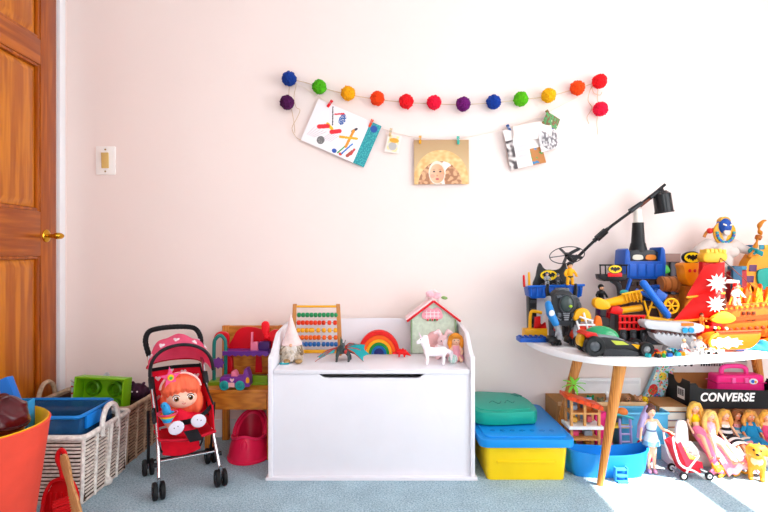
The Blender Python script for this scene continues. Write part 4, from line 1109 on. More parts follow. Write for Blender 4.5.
fd = thing('fairy_doll', 'small cloth fairy with golden orange hair sitting at the chest end', 'doll', (X(456, 2.26), 2.27, TZ))
g = G(); g.ell((0, 0, .090), (.021, .020, .023)); g.cap((0, 0, .07), (0, 0, .058), .009, .011)
for s in (-1, 1):
    g.chain([(s * .012, 0, .062), (s * .026, -.012, .045), (s * .022, -.026, .034)], [.008, .007, .006]); g.chain([(s * .010, -.006, .020), (s * .016, -.04, .012), (s * .016, -.055, .010)], [.010, .008, .008])
g.blob('body', mat('#f4cdb0', rough=.7), fd, .0025, 1)
g = G(); g.lathe([(.0, .068), (.016, .066), (.022, .045), (.034, .015), (.038, .003), (.0, .003)], n=22); g.build('dress', fab('#f3b3c2'), fd)
g = G(); g.ell((0, .006, .098), (.027, .024, .024)); 
for s in (-1, 1): g.chain([(s * .020, .002, .100), (s * .027, .0, .075), (s * .024, -.004, .052)], [.012, .011, .006])
g.cap((-.012, -.016, .108), (.012, -.016, .108), .007)
g.blob('hair', fab('#e39a3a', var=.3), fd, .0028)
for s in (-1, 1): g = G(); g.ell((s * .008, -.0195, .092), .0022); g.build('eye', pl('#2a2018'), fd)
g = G(); g.ell((0, -.0205, .082), (.004, .0015, .0015)); g.build('mouth', pl('#c84850'), fd)
for s in (-1, 1): g = G(); g.ell((s * .032, .016, .070), (.022, .003, .024), rot=(0, s * .5, 0)); g.build('wing', fab('#f7e9f2'), fd)
ts = thing('teal_ball_toy', 'round pale teal and white cloth ball toy beside the fairy doll', 'ball', (X(453, 2.20), 2.205, TZ + .0005))
g = G(); g.ell((0, 0, .019), (.019, .019, .019), n=24, m=16); g.build('ball', fab('#bfe0d6'), ts)
for a in (0, 1.05, 2.1):
    g = G(); g.tube([(.0194 * math.cos(q) * math.cos(a), .0194 * math.cos(q) * math.sin(a), .019 + .0194 * math.sin(q)) for q in [2 * PI * i / 28 for i in range(28)]], .0016, 5, closed=True); g.build('seam', fab('#f4f2f0'), ts)

# ---------------------------------------------------------------- yellow bin with blue lid, teal lid on top
yb = thing('yellow_storage_bin', 'bright yellow plastic bin with overhanging blue lid beside the toy chest', 'storage bin', (.578, 2.30, 0))
g = G(); YL = pl('#f4d21a', rough=.4)
def tubbox(w0, d0, w1, d1, z0, z1, r):
    a = rrect(w0, d0, r, 5); b = rrect(w1, d1, r * 1.1, 5); n = len(a)
    vs = [(p[0], p[1], z0) for p in a] + [(p[0], p[1], z1) for p in b]
    return vs, [(i, (i + 1) % n, n + (i + 1) % n, n + i) for i in range(n)] + [tuple(range(n - 1, -1, -1)), tuple(range(n, 2 * n))]
g.add(*tubbox(.315, .44, .335, .46, .001, .150, .018)); g.build('tub', YL, yb)
g = G(); g.box((0, -.2265, .075), (.24, .008, .012), rot=(.07, 0, 0), bev=.003); g.build('front_rib', YL, yb)
LB = pl('#1592dc', rough=.4)
g = G(); g.prism(rrect(.385, .50, .035, 6), .034, 'xy', .140, bev=.006); g.build('lid', LB, yb)
lidp = yb.children[-1]
g = G(); g.prism(rrect(.340, .455, .03, 6), .010, 'xy', .172, bev=.005); g.build('lid_top', LB, lidp)
for k in range(7):
    g = G(); x = -.125 + .041 * k
    g.prism([(a, b) for a, b in (star(x, -.165, .013, .006, 4 + k % 3, k) if k % 2 else circ(x, -.165, .010, 12))], .003, 'xy', .1815); g.build('embossed_mark', pl('#0f7cc0', rough=.4), lidp)
tl = thing('teal_storage_cover', 'teal green rounded plastic cover lying on the blue bin lid', 'lid', (.545, 2.36, .1848))
TG = pl('#12a08c', rough=.38)
out = sl2([(-.145, -.155), (.07, -.160), (.115, -.140), (.130, -.08), (.125, .06), (.085, .135), (.02, .155), (-.145, .150)], 5)
g = G(); g.prism(out, .058, 'xy', 0, bev=.014); g.build('shell', TG, tl)
g = G(); g.prism([(a * .86 - .005, b * .86) for a, b in out], .006, 'xy', .056, bev=.003); g.build('raised_top', TG, tl)
for k, pts in enumerate([((-.07, -.05), (-.05, -.02), (-.03, -.06), (-.01, -.02)), ((.0, -.05), (.02, -.01), (.035, -.05), (.05, -.02))]):
    g = G(); g.tube(smoothline([(a, b, .0622) for a, b in pts], 5), .0022, 6); g.build('embossed_line', pl('#0d7d70', rough=.4), tl)
g = G(); g.box((.085, .085, .061), (.030, .05, .006), rot=(0, 0, .5), bev=.003); g.build('latch_slot', pl('#0d7d70'), tl)
# ---------------------------------------------------------------- white table with splayed wooden legs
TT = .530
tab = thing('toy_table', 'white rounded table with splayed honey wood legs, crowded with toys', 'table', (1.30, 2.22, 0))
top = sl2([(.655, 2.22), (.690, 2.06), (.765, 1.94), (.860, 1.885), (.960, 1.878), (1.1, 1.900), (1.3, 1.955), (1.52, 2.03), (1.75, 2.11), (1.88, 2.20), (1.93, 2.32), (1.90, 2.46), (1.80, 2.535), (1.5, 2.55), (1.2, 2.55), (.92, 2.55), (.74, 2.50), (.660, 2.38)], 6)
g = G(); g.prism([(a - 1.30, b - 2.22) for a, b in top], .026, 'xy', TT - .026, bev=.005); g.build('table_top', mat('#f4f2f2', rough=.3, var=.01), tab)
WL = wood('#b4641c', '#d98f3e', (14, 14, 1.4), rough=.4, wscale=5)
for (x0, y0, x1, y1) in ((.935, 2.02, .858, 2.035), (.912, 2.355, .775, 2.362), (1.80, 2.495, 1.90, 2.53), (1.66, 2.15, 1.74, 2.16)):
    g = G(); p = Vector((x0 - 1.3, y0 - 2.22, TT - .026)); q = Vector((x1 - 1.3, y1 - 2.22, .0))
    g.cyl(q, p, .0125, .0245, 20); g.build('leg', WL, tab)
    g = G(); g.cyl((p.x, p.y, TT - .034), (p.x, p.y, TT - .0258), .035, n=20); g.build('leg_plate', chrome('#b8b8ba', .35), tab)

def onT(u, d): return Vector((X(u, d), d, TT))
class Px:
    """local x,z from image columns/rows for a thing standing at depth d on height z0"""
    def __init__(s, u0, d, z0=TT): s.u0, s.d, s.s, s.z0 = u0, d, d / F, z0; s.loc = Vector((X(u0, d), d, z0))
    def __call__(s, u, v): return ((u - s.u0) * s.s, Z(v, s.d) - s.z0)
    def poly(s, pts): return [s(u, v) for u, v in pts]
    def p3(s, u, v, y=0.0): a = s(u, v); return Vector((a[0], y, a[1]))
BLK = pl('#141518', rough=.35); BLU = pl('#1558b0', rough=.35); YEL = pl('#f0b414', rough=.35); RED = pl('#d81a1a', rough=.35)
GRY = pl('#8c8f94', rough=.4); ORA = pl('#ee7a1a', rough=.4); COP = pl('#b87a44', rough=.35); WHT = pl('#eceaea', rough=.35); DGY = pl('#3a3d42', rough=.4); BRN = pl('#6a4630', rough=.5)
def sub(name, parent, loc=(0, 0, 0), rot=(0, 0, 0)):
    o = bpy.data.objects.new(name, None); COL.objects.link(o); o.parent = parent; o.location = loc; o.rotation_euler = rot; o.empty_display_size = .01
    return o
def emblem(parent, x, y, z, r, rot=(0, 0, 0)):
    """yellow oval badge with black winged mark"""
    e = sub('emblem', parent, (x, y, z), rot)
    g = G(); g.prism(circ(0, 0, r, 28, r * .62), .003, 'xz', -.003); g.build('badge_rim', BLK, e)
    g = G(); g.prism(circ(0, 0, r * .93, 28, r * .55), .002, 'xz', -.0042); g.build('badge_oval', pl('#f6d51c'), e)
    g = G(); g.prism(sc2(BAT, r * .84, 0, 0, r * .95), .002, 'xz', -.0056); g.build('badge_mark', BLK, e)
    return e

# ---- black tower playset (far end of the table)
P = Px(555, 2.36)
tw = thing('black_tower_playset', 'black toy tower playset with yellow oval badge and blue balcony', 'toy playset', P.loc)
for a, b in ((531, 537.5), (566, 574)):
    g = G(); g.prism(P.poly([(a, 338), (a - 1, 296), (b + 1, 296), (b, 338)]), .05, 'xz', .02, bev=.004); g.build('pillar', BLK, tw)
    g = G()
    for q in range(5):
        za = P(0, 334 - 8 * q)[1]; g.box(((P(a, 0)[0] + P(b, 0)[0]) / 2, .018, za), ((b - a) * P.s * .8, .004, .014), bev=.0015)
    o = g.build('brick_relief', DGY, tw); o['kind'] = 'stuff'
g = G(); g.prism(P.poly([(538, 336), (538, 300), (566, 300), (566, 336), (560, 336), (558, 318), (552, 312), (546, 318), (544, 336)]), .01, 'xz', .05); g.build('rear_wall', pl('#d9dade'), tw)
g = G(); g.prism(P.poly([(527.5, 287), (583, 285.5), (581.5, 296), (578, 298), (532, 298.5), (529, 296)]), .075, 'xz', -.005, bev=.004); g.build('balcony', BLU, tw)
for q in range(9):
    u = 530 + q * 6.2
    g = G(); p0 = P.p3(u, 287, -.010); p1 = P.p3(u + .6, 296, -.008); g.tube([p0, p1], .0042, 6); g.build('baluster', pl('#1a66c4'), tw)
g = G(); g.tube([P.p3(527, 286.5, -.012), P.p3(583.5, 285, -.012)], .0055, 8); g.build('rail', pl('#1a66c4'), tw)
# shield back panel with two pointed ends
g = G(); g.prism(sl2(P.poly([(537, 288), (538, 276), (540.5, 264.5), (543, 263.5), (546, 268), (550, 270), (558, 270), (563, 268), (566, 263.5), (568.5, 264), (570.5, 274), (571.5, 288)]), 4), .014, 'xz', .030, bev=.004); g.build('shield_panel', BLK, tw)
e = P.p3(550.5, 275.5, .028); emblem(tw, e.x, e.y, e.z, 9.2 * P.s)
for q in range(5):
    c = P.p3(543 + q * 5.5, 285.5, .012); g = G(); g.lathe([(0, -.009), (.008, -.008), (.010, 0), (.008, .008), (0, .009)], c=c, rot=(PI / 2, 0, 0), n=14); g.build('dial', GRY if q % 2 else DGY, tw)
g = G(); g.prism(P.poly([(523, 337.5), (523.5, 328.5), (545.5, 328), (546, 337.5)]), .06, 'xz', -.030, bev=.006); g.build('yellow_step', YEL, tw)
g = G(); g.prism(P.poly([(519, 345.2 - 8.0), (519, 336.5), (546, 336.5), (546, 337.8)]), .075, 'xz', -.04, bev=.002); g.build('blue_step', BLU, tw)
g = G(); g.tube(smoothline([P.p3(529, 329, -.012), P.p3(530, 313, -.012), P.p3(534, 311, -.012), P.p3(541, 312.5, -.012)], 4), .0075, 8); g.build('crane_arm', YEL, tw)
g = G(); g.prism(P.poly([(534, 328), (534.5, 317), (540, 316), (540, 326), (545, 322), (546, 328)]), .02, 'xz', -.012, bev=.003); g.build('red_catch', RED, tw)
for q, (u, c) in enumerate(((524.8, RED), (530, YEL))):
    g = G(); g.cap(P.p3(u, 286, .01), P.p3(u - .5, 276 - 3 * q, .01), .006, .005); g.build('lever', c, tw)
# steps seen at table level in front of the tower
P = Px(532, 2.28)
bs2 = thing('blue_brick_plate', 'flat blue toy brick plate at the outer corner of the table under the tower', 'toy brick', P.loc)
g = G(); g.box((0, 0, .010), (.125, .07, .019), bev=.003); g.build('plate', BLU, bs2)
for i in range(5):
    for j in range(3):
        g = G(); g.cyl((-.048 + .024 * i, -.022 + .022 * j, .0195), (-.048 + .024 * i, -.022 + .022 * j, .025), .007, n=12); g.build('stud', BLU, bs2)
bs2.location.z = TT

# ---- small yellow and black figure on the balcony
P = Px(569.5, 2.325)
def mini_fig(name, label, loc, h, body, legs, head, mask=None, rz=0, arms=None):
    t = thing(name, label, 'toy figure', loc, rz)
    k = h / .09
    g = G()
    g.ell((0, 0, .078 * k), (.011 * k, .0105 * k, .012 * k)); g.cap((0, 0, .066 * k), (0, 0, .06 * k), .006 * k)
    g.chain([(0, 0, .056 * k), (0, 0, .040 * k)], [.013 * k, .011 * k])
    for s in (-1, 1):
        g.chain([(s * .012 * k, 0, .058 * k), (s * .020 * k, -.004 * k, .046 * k), (s * .020 * k, -.014 * k, .038 * k)], [.0055 * k, .005 * k, .0048 * k])
        hd_ = Vector((s * .020 * k, -.018 * k, .037 * k))
        for q in range(4): g.cap(hd_, hd_ + Vector(((q - 1.5) * .0022 * k, -.006 * k, -.002 * k)), .0016 * k, .0013 * k, 6)
        g.cap(hd_, hd_ + Vector((-s * .005 * k, -.003 * k, .002 * k)), .0016 * k, .0013 * k, 6)
        g.chain([(s * .006 * k, 0, .036 * k), (s * .009 * k, -.002 * k, .020 * k), (s * .010 * k, 0, .005 * k)], [.0075 * k, .0065 * k, .006 * k]); g.ell((s * .010 * k, -.005 * k, .004 * k), (.006 * k, .010 * k, .004 * k))
    g.blob('body', body, t, .0016 * k, 1)
    g = G(); g.ell((0, 0, .034 * k), (.0135 * k, .011 * k, .006 * k)); g.build('belt', legs, t)
    g = G(); g.ell((0, .001 * k, .081 * k), (.0122 * k, .0122 * k, .0118 * k)); g.build('helmet', head, t)
    g = G(); g.ell((0, -.0075 * k, .0755 * k), (.0085 * k, .005 * k, .0075 * k)); g.build('face', mask or mat('#e8b48c', rough=.5), t)
    for s in (-1, 1): g = G(); g.ell((s * .0034 * k, -.0122 * k, .077 * k), .0014 * k); g.build('eye', BLK, t)
    return t
mini_fig('yellow_toy_figure', 'little yellow toy figure with black helmet standing on the black tower balcony', P.loc + Vector((0, -.005, P(0, 285.2)[1])), 23 * P.s, YEL, BLK, BLK)

# ---- walking robot suit
P = Px(566, 2.19)
rb_ = thing('black_robot', 'bulky black and grey toy robot suit with one blue arm before the tower', 'toy robot', P.loc)
g = G(); g.prism(sl2(P.poly([(549, 312), (549, 300), (553, 292), (560, 289), (568, 291), (574, 299), (574.5, 312), (568, 320), (556, 320)]), 4), .075, 'xz', -.035, bev=.014); g.build('torso', pl('#24272b', rough=.4), rb_)
g = G(); c = P.p3(563, 303, -.038); g.ell(c, (.030, .018, .036)); g.build('cockpit', pl('#3f4a48', rough=.2), rb_)
g = G(); g.tube([c + Vector((.030 * math.cos(a), -.006, .038 * math.sin(a))) for a in [2 * PI * i / 20 for i in range(20)]], .003, 6, closed=True); g.build('cockpit_frame', DGY, rb_)
g = G(); g.ell(P.p3(566, 305, -.055), (.008, .004, .006)); g.build('lamp', pl('#a8c83a'), rb_)
g = G(); g.box(P.p3(562, 290.5, .0), (.05, .05, .022), bev=.006); g.build('head_block', pl('#5a6066'), rb_)
for s, u in ((-1, 549), (1, 575)):
    c = P.p3(u, 301, 0); g = G(); g.ell(c, (.018, .026, .022)); g.build('shoulder', DGY if s > 0 else GRY, rb_)
ar = sub('arm', rb_)
g = G(); g.chain([P.p3(547, 304, -.02), P.p3(548, 313, -.035), P.p3(552, 322, -.045)], [.016, .018, .015]); g.build('sleeve', pl('#2a86c8'), ar)
g = G(); g.ell(P.p3(548, 312, -.050), (.012, .006, .014)); g.build('sleeve_plate', pl('#e8e8ea'), ar)
g = G(); g.cap(P.p3(552, 323, -.045), P.p3(555, 331, -.05), .011, .012)
for q in range(4): g.cap(P.p3(553.5 + q * 1.2, 332, -.054), P.p3(553.5 + q * 1.3, 337, -.060), .0042, .0036, 8)
g.cap(P.p3(552, 330, -.056), P.p3(550.5, 334, -.064), .0042, .0036, 8); g.blob('fist', GRY, ar, .003, 1)
ar2 = sub('arm', rb_)
g = G(); g.chain([P.p3(576, 304, -.02), P.p3(577, 313, -.035), P.p3(573, 322, -.045)], [.014, .014, .012]); g.build('sleeve', DGY, ar2)
g = G(); g.cap(P.p3(573, 323, -.045), P.p3(571, 329, -.05), .010, .011)
for q in range(4): g.cap(P.p3(569.0 + q * 1.2, 330, -.054), P.p3(569.0 + q * 1.3, 335, -.060), .004, .0034, 8)
g.cap(P.p3(573, 328, -.056), P.p3(574.5, 332, -.064), .004, .0034, 8); g.blob('fist', GRY, ar2, .003, 1)
for s, u in ((-1, 553), (1, 571)):
    lg = sub('leg', rb_)
    g = G(); g.chain([P.p3(u, 320, 0), P.p3(u + s * 1.0, 328, -.012), P.p3(u, 336, 0)], [.020, .017, .018]); g.build('thigh', DGY, lg)
    g = G(); g.box(P.p3(u, 339, -.004), (.054, .062, .030), bev=.008, taper=(.8, .8)); g.build('boot', BLK, lg)
    for q in (-1, 0, 1): g = G(); g.box(P.p3(u + q * 3.4, 342.0, -.040), (.012, .024, .013), bev=.003); g.build('toe', BLK, lg)
    g = G(); g.cyl(P.p3(u, 328, -.026), P.p3(u, 328, -.034), .008, n=12); g.build('knee_disc', RED if s < 0 else GRY, lg)

for (u, v, w_, h_) in ((556, 296, .020, .012), (570, 296, .020, .012), (556, 314, .016, .018), (570, 314, .016, .018)):
    g = G(); g.box(P.p3(u, v, -.036), (w_, .014, h_), bev=.003); g.build('armour_plate', pl('#4c5158', rough=.4), rb_)
for k in range(4):
    g = G(); g.box(P.p3(563, 312.5 + 2.0 * k, -.040), (.026 - .003 * k, .010, .005), bev=.001); g.build('vent_slat', GRY, rb_)
for s, u in ((-1, 550), (1, 576)):
    g = G(); g.tube([P.p3(u, 300, .02), P.p3(u + s * 1.5, 290, .02), P.p3(u + s * 1.0, 284, .015)], [.010, .009, .006], 8); g.build('shoulder_cannon', BLK, rb_)
    g = G(); g.tube(smoothline([P.p3(u, 306, -.012), P.p3(u - s * 2, 315, -.040), P.p3(563 + s * 5, 319, -.036)], 4), .0035, 6); g.build('hose', pl('#6a6f74'), rb_)
g = G(); g.prism(P.poly([(556, 321), (558, 316), (568, 316), (570, 321), (567, 325), (559, 325)]), .05, 'xz', -.03, bev=.005); g.build('pelvis', DGY, rb_)

# ---- orange quad bike with rider shape
P = Px(583, 2.16)
qd = thing('orange_quad_bike', 'orange and yellow toy quad bike parked behind the black race car', 'toy vehicle', P.loc)
g = G(); g.prism(sl2(P.poly([(571, 338), (573, 328), (580, 324), (590, 325), (597, 330), (598, 338), (590, 341), (578, 341)]), 4), .05, 'xz', -.025, bev=.006); g.build('chassis', pl('#e03a1a'), qd)
g = G(); g.prism(sl2(P.poly([(572, 318), (575, 310), (582, 307.5), (588, 311), (590, 318), (586, 321), (576, 321)]), 4), .045, 'xz', -.022, bev=.01); g.build('canopy', YEL, qd)
for (a, b) in (((574, 320), (577, 330)), ((588, 319), (592, 329)), ((581, 312), (585, 329)), ((577, 316), (590, 320)), ((576, 324), (592, 324))):
    g = G(); g.tube([P.p3(*a, -.030), P.p3(*b, -.030)], .0042, 6); g.build('roll_bar', WHT, qd)
g = G(); g.prism(sl2(P.poly([(592, 330), (593, 318), (596, 315), (599, 319), (599, 331)]), 3), .02, 'xz', -.03, bev=.004); g.build('fender', ORA, qd)
for u in (575, 595):
    for s in (-1, 1):
        w_ = sub('wheel', qd, (P(u, 0)[0], s * .034, .024))
        g = G(); g.lathe([(0, -.009), (.018, -.010), (.024, -.006), (.024, .006), (.018, .010), (0, .009)], rot=(PI / 2, 0, 0), n=24); g.build('tyre', BLK, w_)
        g = G(); g.cyl((0, -.0115, 0), (0, .0115, 0), .010, n=16); g.build('hub', RED, w_)

# ---- black race car with green canopy
P = Px(612, 1.985)
rc = thing('black_race_car', 'long black toy race car with glossy green canopy at the table front', 'toy car', P.loc, 0)
CARB = pl('#1b1d20', rough=.28)
g = G(); g.prism(P.poly([(584, 350), (584, 340), (590, 336), (600, 335), (614, 337), (628, 341), (644, 346), (647, 350), (646, 354), (640, 355), (590, 355)]), .085, 'xz', -.042, bev=.010); g.build('body', CARB, rc)
g = G(); g.ell(P.p3(602, 335.5, 0), (17 * P.s, .034, 9.8 * P.s), rot=(0, .14, 0), n=24, m=14); g.build('canopy', pl('#158a58', rough=.12, coat=.5), rc)
g = G(); g.prism(sl2(P.poly([(586, 338), (588, 333.5), (600, 333.2), (614, 336), (624, 341), (612, 340), (598, 338.5)]), 4), .076, 'xz', -.038, bev=.006); g.build('cockpit_sill', pl('#777c80', rough=.3), rc)
g = G(); g.prism(P.poly([(606, 338.5), (618, 339.5), (624, 343), (611, 343)]), .002, 'xz', -.0435); g.build('side_window', pl('#b7c250', rough=.2), rc)
g = G(); g.prism(P.poly([(626, 342), (634, 343), (640, 346), (632, 347)]), .003, 'xz', -.045); g.build('flash_mark', YEL, rc)
g = G(); g.prism(P.poly([(598, 354), (598, 346), (620, 347), (632, 350), (632, 354)]), .010, 'xz', -.052, bev=.003); g.build('side_skirt', pl('#2c2f33', rough=.3), rc)
g = G(); g.prism(P.poly([(580, 333), (584, 330.5), (592, 331.5), (594, 335), (584, 337)]), .09, 'xz', -.045, bev=.004); g.build('red_intake', pl('#cc2420'), rc)
g = G(); g.prism(sl2(P.poly([(579, 345), (578, 340), (580, 335), (583, 334), (584, 338), (582, 346)]), 3), .04, 'xz', -.01, bev=.004); g.build('exhaust', pl('#e6b414'), rc)
for u, v, r in ((589.5, 348.2, 10.0), (640, 350.6, 7.0)):
    for s in (-1, 1):
        w_ = sub('wheel', rc, (P(u, 0)[0], s * .045, r * P.s))
        R_ = r * P.s
        g = G(); g.lathe([(R_ * .55, -.014), (R_ * .92, -.015), (R_, -.010), (R_, .010), (R_ * .92, .015), (R_ * .55, .014)], rot=(PI / 2, 0, 0), n=32, close=True); g.build('tyre', mat('#131416', rough=.5), w_)
        g = G(); g.lathe([(0, .012), (R_ * .2, .013), (R_ * .52, .008), (R_ * .56, .004), (R_ * .56, -.012), (0, -.012)], rot=(PI / 2 if s < 0 else -PI / 2, 0, 0), n=28); g.build('hub', pl('#4a4d52' if r > 8 else '#85878a', rough=.2), w_)

# ---- crane playset with blue crown top
P = Px(645, 2.40)
cr = thing('blue_crown_playset', 'tall toy playset with blue crown top, dark window and crane tower', 'toy playset', P.loc)
g = G(); g.prism(P.poly([(629, 338), (630, 276), (661, 276), (663, 338)]), .10, 'xz', .0, bev=.008); g.build('body', pl('#4a3a34', rough=.5), cr)
g = G(); g.prism(P.poly([(624, 276.5), (623.5, 262), (624.5, 250), (627, 248.5), (629, 252), (629.5, 261), (659, 261), (659.5, 252), (660, 247.5), (662, 247), (664, 250), (665, 262), (664, 276.5), (657, 279), (632, 279)]), .11, 'xz', -.012, bev=.006); g.build('crown', BLU, cr)
g = G(); g.prism(P.poly([(628.5, 262), (629, 252), (634, 250), (655, 250), (660, 252), (660.5, 262)]), .07, 'xz', .012, bev=.005); g.build('window_block', pl('#22262c', rough=.3), cr)
for u, c in ((639, '#d9d4c0'), (652, '#e08a3a')):
    g = G(); g.prism(sl2(P.poly([(u - 5, 259), (u - 4.5, 255.5), (u, 254.6), (u + 4.5, 255.5), (u + 5, 259), (u, 260)]), 3), .004, 'xz', .009); g.build('window_pane', pl(c, rough=.2), cr)
for k in range(4):
    g = G(); g.prism(P.poly([(628 + 8.6 * k, 276), (628.2 + 8.6 * k, 264), (634.8 + 8.6 * k, 264), (635 + 8.6 * k, 276)]), .005, 'xz', -.016, bev=.002); g.build('crown_panel', pl('#1a62c0', rough=.35), cr)
# crane tower, boom, canister
g = G(); z0, z1 = P(0, 252)[1], P(0, 222)[1]; cx = P(643.3, 0)[0]
g.lathe([(0, z0), (.040, z0), (.040, z0 + .012), (.036, z0 + .03), (.0345, z0 + .04), (.031, z0 + .045), (.026, z1 - .01), (.026, z1), (0, z1)], c=(cx, .05, 0), n=24); g.build('tower', BLK, cr)
g = G(); g.cyl((cx, .05, z1), (cx - .002, .05, P(0, 209)[1]), .0195, .0185, 20); g.build('tower_cap', pl('#e9e2d8'), cr)
bm_ = sub('crane_boom', cr)
pts = [P.p3(579, 258, .03), P.p3(608, 231, .035), P.p3(642, 206, .045), P.p3(671, 183, .05)]
g = G(); g.tube(smoothline(pts, 4), .0072, 8); g.build('boom_rod', BLK, bm_)
g = G(); g.cyl(P.p3(600, 238.5, .035), P.p3(609, 230.5, .035), .0165, n=8); g.build('boom_motor', BLK, bm_)
for (a, b, r) in (((597.5, 240.5), (600.5, 238), .011), ((608.5, 231), (612, 228), .011), ((634, 210.5), (646, 202), .0125), ((654, 197), (663, 190), .011), ((574, 262), (581, 256), .014)):
    g = G(); g.cyl(P.p3(*a, .04), P.p3(*b, .04), r, r * .8, 10); g.build('boom_collar', pl('#1f2126'), bm_)
g = G(); g.tube([P.p3(645, 205, .045), P.p3(661, 192.5, .05)], .0088, 8); g.build('boom_sleeve', pl('#6a3a2a'), bm_)
cn_ = sub('canister', bm_)
g = G(); q0 = P.p3(670.2, 212, .05); q1 = P.p3(667.6, 193, .05); g.cyl(q0, q1, .041, .040, 28); g.cyl(q1, q1 + (q1 - q0).normalized() * .016, .040, .022, 28); g.build('drum', pl('#1d1f22', rough=.25), cn_)
g = G(); dv = (q1 - q0).normalized(); g.cyl(q0, q0 + dv * .008, .0435, n=28); g.build('drum_rim', BLK, cn_)
g = G(); g.tube([q1 + dv * .012, P.p3(666, 187, .05)], .013, 8); g.build('hanger', BLK, cn_)
# propeller ring at the low end of the boom
pr = sub('propeller', bm_, P.p3(568, 255.0, .015), (.46, -.30, 0))
g = G(); g.tube([(.078 * math.cos(a), .078 * math.sin(a), 0) for a in [2 * PI * i / 44 for i in range(44)]], .0022, 6, closed=True); g.build('guard_ring', BLK, pr)
for k in range(5):
    a = 2 * PI * k / 5 + .3
    g = G(); g.sheet(lambda s, t, a=a: (math.cos(a) * .076 * s + (t - .5) * .016 * -math.sin(a), math.sin(a) * .076 * s + (t - .5) * .016 * math.cos(a), (t - .5) * .006), 6, 2, .0018); g.build('blade', pl('#26282c'), pr)
g = G(); g.cyl((0, 0, -.010), (0, 0, .008), .011, n=14); g.build('hub', BLK, pr)
g = G(); g.tube([P.p3(568, 256, .015), P.p3(573, 261, .02), P.p3(578, 259, .03)], .010, 8); g.build('gimbal', BLK, bm_)

# ---- side lookout of the playset (black basket on a bent post)
P = Px(612, 2.36)
lk = thing('black_lookout', 'black toy lookout basket on a curved post with grey turret below', 'toy playset', P.loc)
g = G(); g.tube(smoothline([P.p3(620, 337, .02), P.p3(622, 310, .02), P.p3(622, 295, .02), P.p3(619, 285, .01), P.p3(612, 280, 0)], 5), .013, 10); g.build('post', DGY, lk)
g = G(); g.prism(P.poly([(598, 279), (597, 274), (625, 274), (624.5, 279), (620, 281), (602, 281)]), .05, 'xz', -.025, bev=.004); g.build('basket_floor', BLK, lk)
for k in range(6):
    u = 598 + 5.2 * k; g = G(); g.tube([P.p3(u, 275, -.026), P.p3(u - .3, 265.5, -.026)], .0032, 6); g.build('baluster', BLK, lk)
g = G(); g.tube([P.p3(597, 265, -.026), P.p3(625, 265, -.026)], .0042, 6); g.build('rail', BLK, lk)
e = P.p3(612, 269, -.029); emblem(lk, e.x, e.y, e.z, 7.0 * P.s)
g = G(); g.prism(P.poly([(605, 276.5), (605, 272.5), (619, 272.5), (619, 276.5)]), .004, 'xz', -.031, bev=.001); g.build('red_plate', RED, lk)
# turret: grey cylinder, red grille, purple core
g = G(); g.cyl((P(607, 0)[0], .0, .0), (P(607, 0)[0], 0, P(0, 306)[1]), .046, .044, 28); g.build('turret', pl('#6f7478', rough=.5), lk)
for q in range(3):
    g = G(); z = .02 + .043 * q; g.tube([(P(607, 0)[0] + .0465 * math.cos(a), .0465 * math.sin(a), z) for a in [2 * PI * i / 28 for i in range(28)]], .0028, 5, closed=True); g.build('turret_band', DGY, lk)
g = G(); g.prism(P.poly([(601, 316), (602, 306), (608, 303.5), (614, 306), (615, 316), (608, 319)]), .012, 'xz', -.060, bev=.004); g.build('turret_crest', pl('#b81c2c'), lk)
for q in range(4): g = G(); g.tube([P.p3(603 + 3.4 * q, 308, -.062), P.p3(603 + 3.4 * q, 316, -.062)], .003, 6); g.build('crest_bar', RED, lk)
g = G(); g.prism(P.poly([(595.5, 328), (596, 308), (600.5, 307), (601, 328)]), .03, 'xz', -.02, bev=.004); g.build('purple_post', pl('#4a2552'), lk)
# black gunner on turret
mini_fig('black_toy_figure', 'little black toy figure standing on the grey turret behind the yellow cannon', P.loc + Vector((P(600, 0)[0], -.01, P(0, 305.5)[1])), 21 * P.s, BLK, DGY, BLK)

# ---- red scaffold cage
P = Px(630, 2.12)
rg = thing('red_cage_tower', 'black toy cage with red window grille behind the race car', 'toy playset', P.loc)
for q, u in enumerate((620.5, 630.5, 640.5)):
    g = G(); g.prism(P.poly([(u - 3.5, 347.5), (u - 3.2, 328), (u + 3.2, 328), (u + 3.5, 347.5)]), .05, 'xz', -.025, bev=.003); g.build('column', BLK, rg)
    g = G(); c = P.p3(u, 336, -.028); g.ell(c, (.010, .006, .018)); g.build('column_shield', DGY, rg)
g = G(); g.prism(P.poly([(617, 329), (617, 315), (642, 315), (642, 329)]), .03, 'xz', -.010); g.build('backing', pl('#20140f'), rg)
for k in range(6): g = G(); u = 618 + 4.6 * k; g.tube([P.p3(u, 329, -.018), P.p3(u, 315, -.018)], .005, 6); g.build('grille_bar', RED, rg)
for v in (315.5, 322, 328.5): g = G(); g.tube([P.p3(616.5, v, -.020), P.p3(642.5, v, -.020)], .0055, 6); g.build('grille_rail', RED, rg)

# ---- yellow cannon ship
P = Px(618, 2.22)
yc = thing('yellow_cannon', 'yellow toy cannon boat with lattice barrels resting on the grey turret', 'toy vehicle', P.loc)
g = G(); g.prism(sl2(P.poly([(590, 304), (591, 298.5), (596, 297), (604, 301), (606, 306), (602, 308.5), (594, 308)]), 4), .04, 'xz', -.05, bev=.008); g.build('nozzle', YEL, yc)
g = G(); g.tube([P.p3(600, 303, -.03), P.p3(616, 300, -.03), P.p3(636, 294, -.03)], [.015, .020, .022], 10); g.build('barrel', YEL, yc)
g = G(); g.tube([P.p3(616, 310, -.03), P.p3(638, 307, -.03)], .015, 10); g.build('lower_barrel', pl('#e6a81a'), yc)
for k in range(5):
    u = 618 + 3.6 * k; g = G(); g.tube([P.p3(u, 291.5 + .3 * (4 - k), -.055), P.p3(u + 3, 301, -.055)], .0035, 6); g.build('lattice_strut', pl('#d89a18'), yc)
